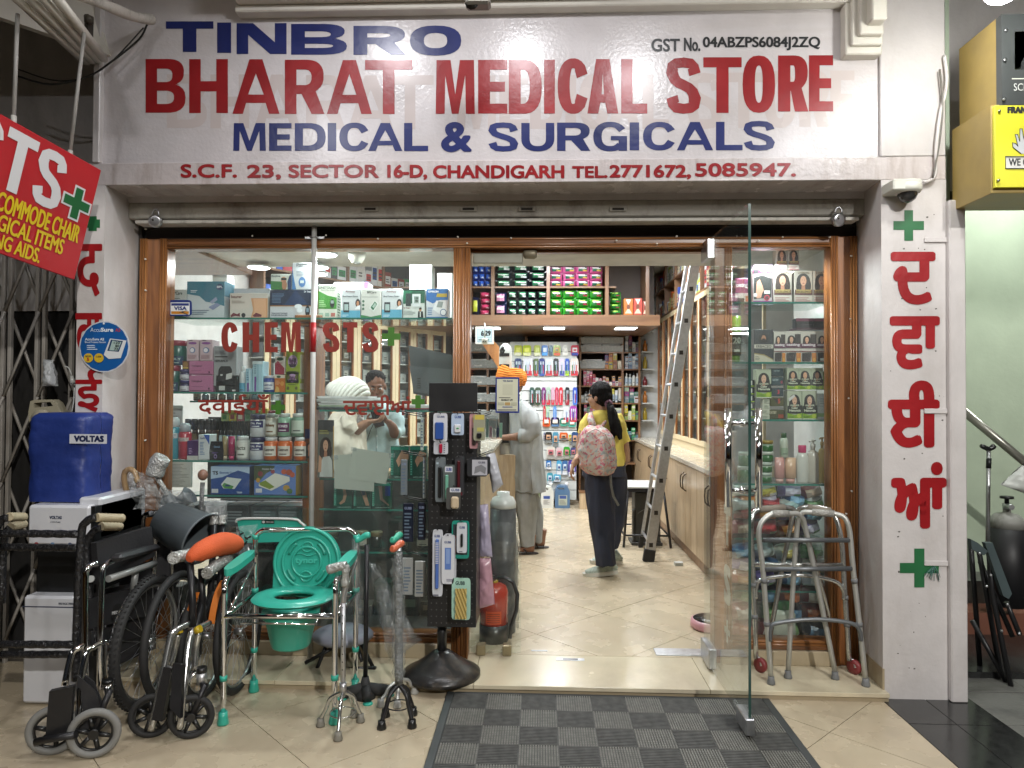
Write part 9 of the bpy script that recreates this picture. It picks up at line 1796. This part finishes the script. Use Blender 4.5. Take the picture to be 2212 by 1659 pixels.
sheet(wcz,[(520,680,-.84),(870,590,-.5),(850,770,-.5),(520,850,-.84)],0,0,BF,'seat',.02); sheet(wcz,[(530,870,-.83),(800,800,-.52),(780,900,-.52),(530,960,-.83)],0,0,BF,'seat_fold',.02)
sheet(wcz,[(610,620,-.62),(900,560,-.40),(880,960,-.40),(640,1080,-.62)],0,0,BF,'skirt_guard',.01); sheet(wcz,[(500,560,-.55),(600,540,-.55),(600,1180,-.55),(505,1180,-.55)],0,0,BF,'skirt_guard',.01)
q=P(*zw(675,745),-.74); b=MB(); X_=Vector((.75,.66,0)).normalized(); N_3=Vector((.66,-.75,0)); b.poly([q+N_3*.03+X_*(.024*math.cos(a))+Vector((0,0,.038*math.sin(a))) for a in [i*.314 for i in range(20)]],ink('#0b0b0c')); text(b,'MEDIVA',q+N_3*.031-X_*.022+Vector((0,0,-.006)),X_,(0,0,1),N_3,.044,.014,ink('#a8a8a8'),.04,res=2); b.build('seat_mark',wcz)
for x,y,Y,nm in((300,1440,-1.03,0),(540,1468,-1.0,1)):
 g=G(*zw(x+5,1600-18*(1-nm)),0); wheel(wcz,(g.x,g.y,.098),.098,(-.38,1,0),.015,6,TG,solidm=BLK,hub=.02,nm='castor'); top_=P(*zw(625 if nm else 400,1190),g.y+.03); MB().tube([Vector((g.x,g.y,.098)),Vector((g.x+.02,g.y+.03,.2)),Vector((top_.x,g.y+.05,.25))],.013,BLKM,8).build('castor_fork',wcz)
MB().tube([P(*zw(628,1250),-.92),P(*zw(628,1160),-.92)],.02,CHROME,12).tube([P(*zw(628,1165),-.92),P(*zw(628,1145),-.92)],.021,BLK,12).build('castor_housing',wcz)
sheet(wcz,[(285,1215,-1.10),(425,1185,-1.08),(405,1470,-1.08),(262,1490,-1.10)],0,0,BLKM,'footplate',.025); sheet(wcz,[(450,1120,-1.03),(560,1220,-1.01),(600,1400,-1.01),(430,1470,-1.04)],0,0,BF,'calf_strap',.008); sheet(wcz,[(470,1100,-1.0),(545,1160,-.99),(600,1310,-.99),(560,1340,-.99)],0,0,BF,'calf_strap',.008)
MB().tube([P(*zw(205,1505),-1.12),P(*zw(440,1465),-1.12)],.014,BLKM,10).build('footplate_bar',wcz)
gA=G(*zw(860,1300),0); gB=G(*zw(1000,1290),0); wheel(wcz,(gA.x,gA.y,.30),.30,(1,.02,0),.022,28,knob=True,nm='drive_wheel'); wheel(wcz,(gB.x-.02,gB.y+.06,.30),.30,(1,.02,0),.018,28,nm='drive_wheel')
for gg in(gA,): MB().tube([Vector((gg.x-.03,gg.y+.265*math.cos(i*math.pi/20),.30+.265*math.sin(i*math.pi/20))) for i in range(40)],.007,CHROME,8,closed=True).build('hand_rim',wcz)
wo=thing('wheelchair','folded black wheelchair with an orange cushion and silver footrests','wheelchair',G(420,1560,0)); OR=mat('orange_fabric',(.62,.10,.025),.8,bump=.4,bscale=200); ORS=mat('orange_strap',(.60,.17,.02),.6)
for l in([(1095,820,-.75),(1020,860,-.82),(990,910,-.84),(930,1200,-.9),(878,1440,-.93)],[(1035,880,-.8),(1020,950,-.8),(990,1060,-.82)],[(1215,815,-.7),(1150,850,-.78),(1105,900,-.82),(1070,1200,-.9),(1045,1430,-.93)],[(1155,870,-.78),(1140,950,-.78),(1130,1090,-.8)],[(1090,1170,-.82),(1130,1110,-.8),(1170,1130,-.78)]): MB().tube(smoothpath(wp(l),4),.0145,ALS,12).build('footrest_tube',wo)
for l in([(1105,470,-.72),(1120,700,-.72),(1120,840,-.74)],[(1170,500,-.6),(1180,800,-.62)],[(1245,230,-.35),(1235,420,-.4),(1215,800,-.55)],[(1292,230,-.32),(1290,440,-.38),(1260,800,-.5)],[(1180,660,-.6),(1105,1000,-.72)],[(1240,640,-.5),(1160,800,-.6),(1150,1000,-.68)]): MB().tube(wp(l),.016,BLKM,10).build('frame_tube',wo)
for l,r_ in(([(1005,440,-.8),(1060,425,-.72),(1120,415,-.66)],.026),([(1200,530,-.7),(1260,480,-.6),(1328,440,-.5)],.026),([(1243,175,-.34),(1243,245,-.35)],.02),([(1290,190,-.32),(1290,245,-.33)],.02)): b=MB(); p_=smoothpath(wp(l),4); b.tube(p_,[r_+.003*math.sin(i*2.3) for i in range(len(p_))],WRG,10); b.build('wrapped_grip',wo)
a,c=P(*zw(1095,445),-.75),P(*zc(228,300),-.42); b=MB(); b.tube(smoothpath([a,a.lerp(c,.25)+Vector((0,0,.02)),a.lerp(c,.6)+Vector((0,0,.028)),c],5),[.015,.024,.032,.038,.043,.046,.048,.05,.052,.054,.055,.054,.052,.045,.035,.018],OR,14); o_=b.build('cushion',wo)
b=MB(); b.tube([a.lerp(c,.15)+Vector((.0,-.04,-.012)),a.lerp(c,.62)+Vector((0,-.05,-.0))],[.012,.018],BF,8); b.build('cushion_patch',wo)
for l in([(1140,640,-.7),(1100,760,-.7),(1075,815,-.7)],[(1300,570,-.6),(1265,640,-.62),(1240,740,-.65),(1228,820,-.66)]): p_=smoothpath(wp(l),3); b=MB(); [b.obox((p_[i]+p_[i+1])/2,(.03,.004,(p_[i+1]-p_[i]).length*1.1),ORS,(1,0,0),(0,1,0),(p_[i]-p_[i+1]).normalized()) for i in range(len(p_)-1)]; b.build('strap',wo)
for (x,y) in((880,1482),(1110,1488)):
 g=G(*zw(x,y),0); wheel(wo,(g.x,g.y,.092),.092,(-.38,1,0),.013,7,RUB,solidm=BLK,hub=.018,nm='castor'); MB().tube([Vector((g.x,g.y,.092)),Vector((g.x+.05,g.y+.02,.22)),P(*zw(x+60,1180),g.y+.02)],.014,BLKM,8).build('castor_fork',wo)
MB().tube([P(*zw(1172,1170),-.86),P(*zw(1172,1100),-.86)],.021,ALU,12).tube([P(*zw(1172,1102),-.86),P(*zw(1172,1072),-.86)],.022,BLK,12).build('castor_housing',wo)
sheet(wo,[(950,1070,-.92),(995,1080,-.92),(940,1390,-.95),(880,1380,-.95)],0,0,BLKM,'footplate',.03); sheet(wo,[(1005,1050,-.92),(1060,1060,-.92),(1050,1370,-.96),(985,1310,-.96)],0,0,BLKM,'footplate',.03)
for x,y in((1035,860),(1150,855)): q=P(*zw(x,y),-.8); MB().tube([q-Vector((.01,0,.005)),q+Vector((.012,0,.006))],.0165,plast('#b59a1a'),10).build('yellow_band',wo)
gO=G(*zc(205,1200),0); wheel(wo,(gO.x,gO.y+.02,.29),.29,(1,.05,0),.018,28,nm='drive_wheel'); wheel(wo,(gO.x-.13,gO.y-.05,.29),.29,(1,.05,0),.018,28,nm='drive_wheel')
BGY=mat('bucket_grey',(.10,.12,.13),.4); q=P(*zw(1085,280),-.35); t=thing('bucket','dark grey plastic bucket lying on its side among the wheelchairs','bucket',q); ax_=Vector((.9,-.30,-.30)).normalized(); MB().lathe([(.06,-.15),(.10,-.14),(.125,.10),(.135,.11),(.13,.12),(.118,.10),(.095,-.12)],BGY,q,28,ax_,cap=False).build('body',t); b=MB(); b.poly([q-ax_*.125+ax_.orthogonal().normalized()*(.1*math.cos(a))+ax_.cross(ax_.orthogonal()).normalized()*(.1*math.sin(a)) for a in [i*.35 for i in range(18)]],BGY); b.build('bottom',t)
def zwp(f,l): return [P(*f(x,y),Y) for x,y,Y in l]
WOODC=wood('cane_wood',(.36,.24,.12),(.20,.12,.05),'z',.4)
b=MB().tube(smoothpath(zwp(za,[(1000,1290,-.3),(975,1215,-.3),(940,1195,-.3),(905,1220,-.3),(905,1300,-.3),(940,1420,-.28),(975,1620,-.26)]),4),.0145,WOODC,10); b.build('walking_stick',loc=P(*za(940,1400),-.3),label='brown wooden hooked walking stick in front of the pillar',category='walking stick')
b=MB().tube(zwp(za,[(1470,1290,-.2),(1465,1400,-.2),(1455,1700,-.2)]),.012,CW_,10); ell(b,P(*za(1473,1235),-.2),(.026,.026,.030),m=mat('knob_wood',(.25,.14,.10),.3)); b.build('walking_stick',loc=P(*za(1470,1400),-.2),label='film wrapped cane with a round brown knob in front of the left window',category='walking stick')
b=MB(); b.tube(smoothpath(zwp(za,[(1120,1240,-.25),(1145,1160,-.25),(1180,1105,-.25)]),4),[.042,.045,.046,.044,.046,.048,.046,.044,.04],WRG,14).tube(zwp(za,[(1140,1250,-.25),(1220,1380,-.25)]),.012,WRG,8); b.build('wrapped_crutch',loc=P(*za(1150,1200),-.25),label='film wrapped grey crutch pad sticking up at the window corner',category='crutch')
GW_=glassmat('grey_wrap',(.90,.90,.90),.22,milk=.14)
bag('crumpled clear wrap bundled beside the wooden walking stick',[za(960,1190),za(1130,1260),za(1240,1500),za(960,1480)],-.28,.06,GW_,31,dep=.06); bag('crumpled clear wrap over the seat back behind the grey bucket',[za(1150,1330),za(1390,1360),za(1400,1500),za(1180,1470)],-.25,.05,GW_,37,dep=.05); bag('crumpled clear wrap left of the teal backrest',[za(1480,1400),za(1640,1420),za(1650,1560),za(1480,1540)],-.3,.04,GW_,41,dep=.04)
b=MB(); b.tube(smoothpath(zwp(za,[(1200,1420,-.22),(1290,1440,-.22),(1380,1380,-.22)]),4),[.05,.045,.04,.036,.034,.034,.036,.042,.05],BGY,12); b.build('moulded_headrest',loc=P(*za(1290,1430),-.22),label='dark moulded headrest shape under clear wrap by the window',category='headrest')
t=thing('rear_wheelchair','dark wheelchair back with chrome handles standing behind the chrome one','wheelchair',P(*zw(960,400),-.25)); sheet(t,[(915,190,-.22),(1000,200,-.22),(985,540,-.22),(915,540,-.22)],0,0,BF,'backrest',.02); sheet(t,[(560,560,-.3),(1090,380,-.2),(1100,500,-.2),(700,1000,-.3)],0,0,BF,'seat',.02)
for x in(905,1000): MB().tube([P(*zw(x,560),-.23),P(*zw(x,190),-.23)],.011,CHROME,8).build('frame_tube',t)
IV=mat('reel_ivory',(.36,.33,.24),.45); q=P(*za(300,820),-.3); t=thing('extension_reel','ivory cable extension reel hanging on the lattice gate','extension reel',q)
u=lambda x,y:P(*za(x,y),-.3); b=MB(); lo=[u(x,y) for x,y in((220,700),(250,690),(370,688),(400,710),(450,800),(430,900),(385,975),(250,975),(215,900),(205,780))]; ho=[u(x,y) for x,y in((245,712),(365,705),(385,735),(240,748))]
b.prism([[((p-q).x,(p-q).z) for p in lo[::-1]],[((p-q).x,(p-q).z) for p in ho[::-1]]],q,(1,0,0),(0,0,1),(0,-1,0),.06,IV); b.build('housing',t)
c_=u(305,835); MB().lathe([(.055,0),(.052,.012),(.03,.014)],plast('#a8a290'),c_,20,(0,-1,0)).build('dial',t); MB().lathe([(.03,0),(.032,.03),(.02,.045)],BLK,u(295,872)+Vector((0,-.014,0)),14,(0,-1,0)).build('plug',t); b=MB(); ell(b,u(302,815)+Vector((0,-.016,0)),(.006,.004,.006),m=emis('led_red',(1,.05,.02),6)); b.build('indicator',t)
MB().tube(smoothpath(zwp(za,[(295,880,-.36),(285,1000,-.34),(275,1200,-.32),(270,1450,-.3)]),4),.005,ink('#0c0c0d'),6).build('cord',t)
t=thing('plug_cord','white cord with a two pin plug hanging beside the gate','cord',u(520,540)); MB().tube(smoothpath(zwp(za,[(468,445,-.3),(500,460,-.3),(520,510,-.3)]),4),.0035,WHT,6).tube(smoothpath(zwp(za,[(540,600,-.3),(535,700,-.3),(520,780,-.3)]),4),.003,WHT,6).build('wire',t); MB().tube([u(520,515),u(528,568)],[.007,.014],WHT,8).tube([u(520,570),u(522,592)],.002,STEEL,5).tube([u(540,570),u(542,592)],.002,STEEL,5).build('plug',t)
bag('small knotted white plastic bag hanging on the lattice gate',[za(315,395),za(380,400),za(415,590),za(330,590)],-.28,.03,mat('poly_white',(.45,.47,.48),.4,alpha=.8,kind='flat'),51,nu=8,nv=10,dep=.03)
# ==== RIGHT SIDE THINGS
q=P(1958,430,YF-.06); t=thing('security_camera','ivory dome security camera on a box at the top of the right pillar','camera',q); IVP=mat('ivory_plastic2',(.58,.58,.52),.4,kind='flat')
a,c=P(1930,410,YF-.12),P(1992,385,YF-.12); MB().box((a.x,YF-.12,a.z),(c.x,YF,c.z),IVP,ch=.006).build('junction_box',t); c0=Vector((q.x,YF-.07,P(0,430,YF-.07).z)); MB().lathe([(.055,.0),(.062,.012),(.062,.035),(.045,.05),(.045,.06)],IVP,c0,24).build('housing',t); b=MB(); ell(b,c0+Vector((0,0,.0)),(.045,.045,.045),m=mat('dome_dark',(.03,.03,.03),.08,coat=.5)); b.build('dome',t)
b=MB(); b.tube(smoothpath([P(1995,395,-.36),P(2020,380,-.36),P(2022,320,-.36),P(2030,250,-.36),P(2045,180,-.36),P(2040,120,-.36)],5),.009,W_white,6).tube(smoothpath([P(2015,385,-.365),P(2030,300,-.365),P(2036,220,-.365),P(2030,150,-.365)],5),.005,ink('#6a665e'),6); b.build('cable_run',loc=P(2020,300,-.36),label='painted cable run climbing from the security camera to the ceiling',category='cable')
for y in(518,888,1217): q=P(2020,y,YF-.006); MB().box((q.x-.05,YF-.008,q.z-.012),(P(2050,y,YF).x,YF-.001,q.z+.012),W_white,ch=.002).build('wall_strap',loc=q,label='painted metal strap on the right pillar %s'%{518:'beside the upper green cross',888:'across the third red letter',1217:'beside the lower green cross'}[y],category='strap')
b=MB(); q=P(2018,1222,YF-.004)
for k in range(26): a_=R_.uniform(-.9,.6); L_=R_.uniform(.03,.085); b.tube([q,q+Vector((math.sin(a_)*L_*.7,-.004,-math.cos(a_)*L_*.6)),q+Vector((math.sin(a_)*L_,-.002,-math.cos(a_)*L_))],.0012,ink(('#3a6a5e','#5a8c80','#2a4a44')[k%3]),4)
b.build('thread_tuft',loc=q,label='tuft of green threads snagged on the lower green cross',category='tuft')
YSn=-.66; YG_=mat('sign_yellow',(.62,.60,.04),.35,kind='flat'); GD=mat('sign_gold',(.36,.26,.08),.4); a,c=P(2148,405,YSn),P(2420,225,YSn); t=thing('neighbour_sign_box','yellow and gold box sign of the neighbouring shop at upper right','sign box',(a.x,YSn,a.z))
MB().box((a.x,YSn+.02,a.z-.02),(c.x,YF,P(2150,222,YSn).z+.0),GD,ch=.003).build('box_body',t); MB().box((a.x+.004,YSn,a.z),(c.x,YSn+.019,c.z),YG_,ch=.002).build('front_panel',t)
ct_=P(2165,225,YSn); tp_2=P(2165,30,YSn); MB().box((ct_.x,YSn+.002,c.z+.002),(c.x,YSn+.04,tp_2.z),mat('sign_charcoal',(.05,.055,.055),.35)).build('upper_panel',t); MB().box((ct_.x+.001,YSn+.04,c.z+.002),(ct_.x+.02,YF,tp_2.z),GD).build('upper_return',t)
b=MB(); YY=YSn-.0015
def wd(s,x0,x1,y0,y1,m,bd=.03): word(b,s,x0,x1,y0,y1,YY,m,bd)
wd('FRANCHISE',2176,2262,230,245,ink('#2a2c2c'),.09); wd('WE CARE',2179,2250,342,358,ink('#23262a')); wd('SCHOOL',2190,2262,180,196,ink('#b9bcb9'),.0)
o=P(2190,150,YY+.0035); b.poly([P(x,y,YY+.0035) for x,y in((2192,150),(2400,150),(2400,68),(2192,68))],ink('#a8923a')); b.poly([P(x,y,YY+.003) for x,y in((2205,150),(2212,150),(2214,120),(2206,135))],ink('#2a2c2c')); b.poly([P(x,y,YY+.0033) for x,y in((2186,171),(2300,171),(2300,169),(2186,169))],ink('#c6c6b9'))
b.tube([P(x,y,YY-.001) for x,y in((2172,364),(2172,338),(2290,338),(2290,364))],.002,ink('#23262a'),5,closed=True); b.poly([P(x,y,YY+.0008) for x,y in((2173,363),(2290,363),(2290,339),(2173,339))],ink('#c6c6c0'))
hd=[(2206,332),(2188,318),(2187,308),(2194,310),(2199,316),(2193,290),(2198,290),(2203,306),(2203,278),(2208,277),(2211,300),(2214,276),(2230,276),(2230,332)]; b.poly([P(x,y,YY) for x,y in hd[::-1]],ink('#b9bcbf')); b.tube([P(x,y,YY-.001) for x,y in hd[:-1]],.0015,ink('#2a2c30'),4); b.build('print',t)
for x,y in((2158,240),(2156,390),(2172,66),(2170,130),(2168,215)): q=P(x,y,YSn-.004); MB().lathe([(.006,0),(.006,.006)],STEEL,q,8,(0,-1,0)).build('sign_bolt',t)
MB().box((xb,-.03,zy(440,-.02)),(4.6,.05,zy(420,-.02)),mat('lintel_dark',(.06,.06,.055),.6)).build('neighbour_lintel',**ST); MB().box((xpR1+.001,-.02,zy(420,-.02)+.001),(4.6,.05,3.9),W_white).build('neighbour_wall',**ST)
b=MB().tube([P(2078,885,.35),P(2330,1095,.35)],.024,mat('rail_steel',(.3,.3,.26),.3,.7),12); b.build('handrail',loc=P(2100,900,.35),label='grey metal handrail slanting down across the green stair wall',category='handrail')
q=P(*zq(738,560),.3); t=thing('cane','black handled silver cane hanging against the green stair wall','cane',q); MB().tube([P(*zq(742,95),.3),P(*zq(738,560),.3)],.011,ALU,10).build('shaft',t); b=MB(); b.tube(smoothpath([P(*zq(702,68),.3),P(*zq(725,78),.3),P(*zq(745,85),.3),P(*zq(772,70),.3)],3),[.009,.012,.014,.014,.014,.014,.013,.014,.016,.013],BLK,10); b.build('handle',t); MB().tube([P(*zq(744,130),.3),P(*zq(742,180),.3)],.0135,ink('#15171a'),10).build('clamp',t)
a=P(*zq(750,850),.5); c=P(*zq(918,400),.5); r_=(c.x-a.x)/2; q=Vector(((a.x+c.x)/2,.5,a.z)); hh_=c.z-a.z; t=thing('gas_cylinder','black oxygen cylinder with a grey top below the handrail','gas cylinder',q)
MB().lathe([(r_,0),(r_,hh_*.84)],mat('cyl_black2',(.012,.012,.014),.5),q,24).build('body',t); MB().lathe([(r_*1.001,hh_*.84),(r_*.93,hh_*.93),(r_*.6,hh_*.985),(r_*.22,hh_),(r_*.2,hh_*1.04)],dirty('cyl_top',(.25,.25,.23),(.06,.05,.05),.8,16,.5),q,24).build('shoulder',t)
b=MB().lathe([(r_*.22,hh_*1.04),(r_*.25,hh_*1.10)],STEEL,q,12).lathe([(r_*.12,hh_*1.10),(r_*.12,hh_*1.15),(r_*.36,hh_*1.155),(r_*.36,hh_*1.18)],BLKM,q,14).tube([q+Vector((0,-.0,hh_*1.075)),q+Vector((-.01,-.06,hh_*1.075))],.016,STEEL,10); b.build('valve',t)
fc=thing('folding_chair','folded black padded chair leaning beside the right pillar','chair',P(*zq(860,1350),-.1)); fc.location.z=0; WM[fc]=Matrix.Translation(fc.location)
for l in([(695,590,-.05),(800,1185,-.05)],[(740,545,-.1),(760,800,-.1),(870,1345,-.15)],[(660,930,0),(840,1250,-.1)],[(830,840,-.1),(895,1000,-.1)],[(700,640,0),(860,1010,-.05)],[(655,560,.05),(700,1160,.05)]): MB().tube([P(*zq(x,y),Y) for x,y,Y in l],.013,BLKM,8).build('frame_tube',fc)
SGY=mat('chair_grey',(.06,.085,.09),.45);
for pts,nm in(([(725,548),(762,548),(858,800),(842,825),(815,810)],'backrest'),([(655,530),(690,548),(740,590),(720,610),(660,580)],'seat')): l=[P(*zq(x,y),-.14) for x,y in pts]; b=MB(); b.prism([[((p-l[0]).x,(p-l[0]).z) for p in l]],l[0],(1,0,0),(0,0,1),(0,-1,0),.03,SGY); b.build(nm,fc)
for x,y in((697,600),(754,708),(732,762),(806,982),(893,996),(834,852)): MB().lathe([(.008,0),(.006,.006)],STEEL,P(*zq(x,y),-.165),8,(0,-1,0)).build('rivet',fc)
MB().lathe([(.022,0),(.018,.035)],RUB,P(*zq(868,1352),-.15),10).build('rubber_foot',fc)
bag('pale plastic bag with a pointed corner at the right edge of the picture',[zq(905,165),zq(990,200),zq(990,330),zq(805,262)],.0,.02,mat('poly_pale',(.5,.53,.5),.4,kind='flat'),61,nu=8,nv=8,dep=.03)
b=MB(); q=P(2075,1175,YF-.03)
for k in range(46):
 q=P(1905+R_.uniform(8,138),R_.uniform(450,1490)**1,YF-.0006); r_=R_.uniform(.001,.005); b.poly([q+Vector((r_*R_.uniform(.5,1.8)*math.cos(a),0,r_*R_.uniform(.5,1.4)*math.sin(a))) for a in (0,1,2,3,4,5)],ink('#4a4640'))
b.build('paint_chips',bpy.data.objects['pillar_right'],kind='stuff')
for k,(x,y,z,e) in enumerate(CEIL_LAMPS):
 c_=Vector((x,y,z)); t=thing('ceiling_lamp','recessed round downlight in the walkway ceiling, %s from the left'%ORD[k],'lamp',c_,'downlights in the walkway ceiling'); MB().lathe([(.085,.012),(.09,-.004),(.075,-.008)],WHT,c_,24).build('rim',t); MB().lathe([(.072,-.002),(.06,-.003)],LAMP,c_,24).build('diffuser',t)
t=thing('bulkhead_lamp','glaring white lamp in the top right corner above the neighbour sign','lamp',BULK); b=MB(); ell(b,BULK,(.07,.07,.05),m=emis('bulk_face',(1,1,.96),60)); b.build('globe',t); MB().lathe([(.06,.04),(.08,.055),(.08,.07)],WHT,BULK,20).build('base',t)
for k,(x,s_) in enumerate(((3.2,'right'),(-3.4,'left'))):  # posts and heads added around the unseen fill lights
 t=thing('added_fill_lamp','street lamp on a grey post out in front of the shop, %s one'%s_,'street lamp',(x,-8.9,0)); MB().tube([(x,-8.9,0),(x,-8.9,5.2),(x,-8.5,5.25)],.06,PG,10).build('post',t); MB().box((x-.35,-8.75,5.15),(x+.35,-8.35,5.22),STEEL).build('lamp_head',t)
t=thing('ceiling_lamp','round lamp in the stair well beyond the right pillar','lamp',(3.1,.35,3.45)); MB().lathe([(.16,0),(.15,-.03)],LAMP,(3.1,.35,3.45),20).build('diffuser',t)
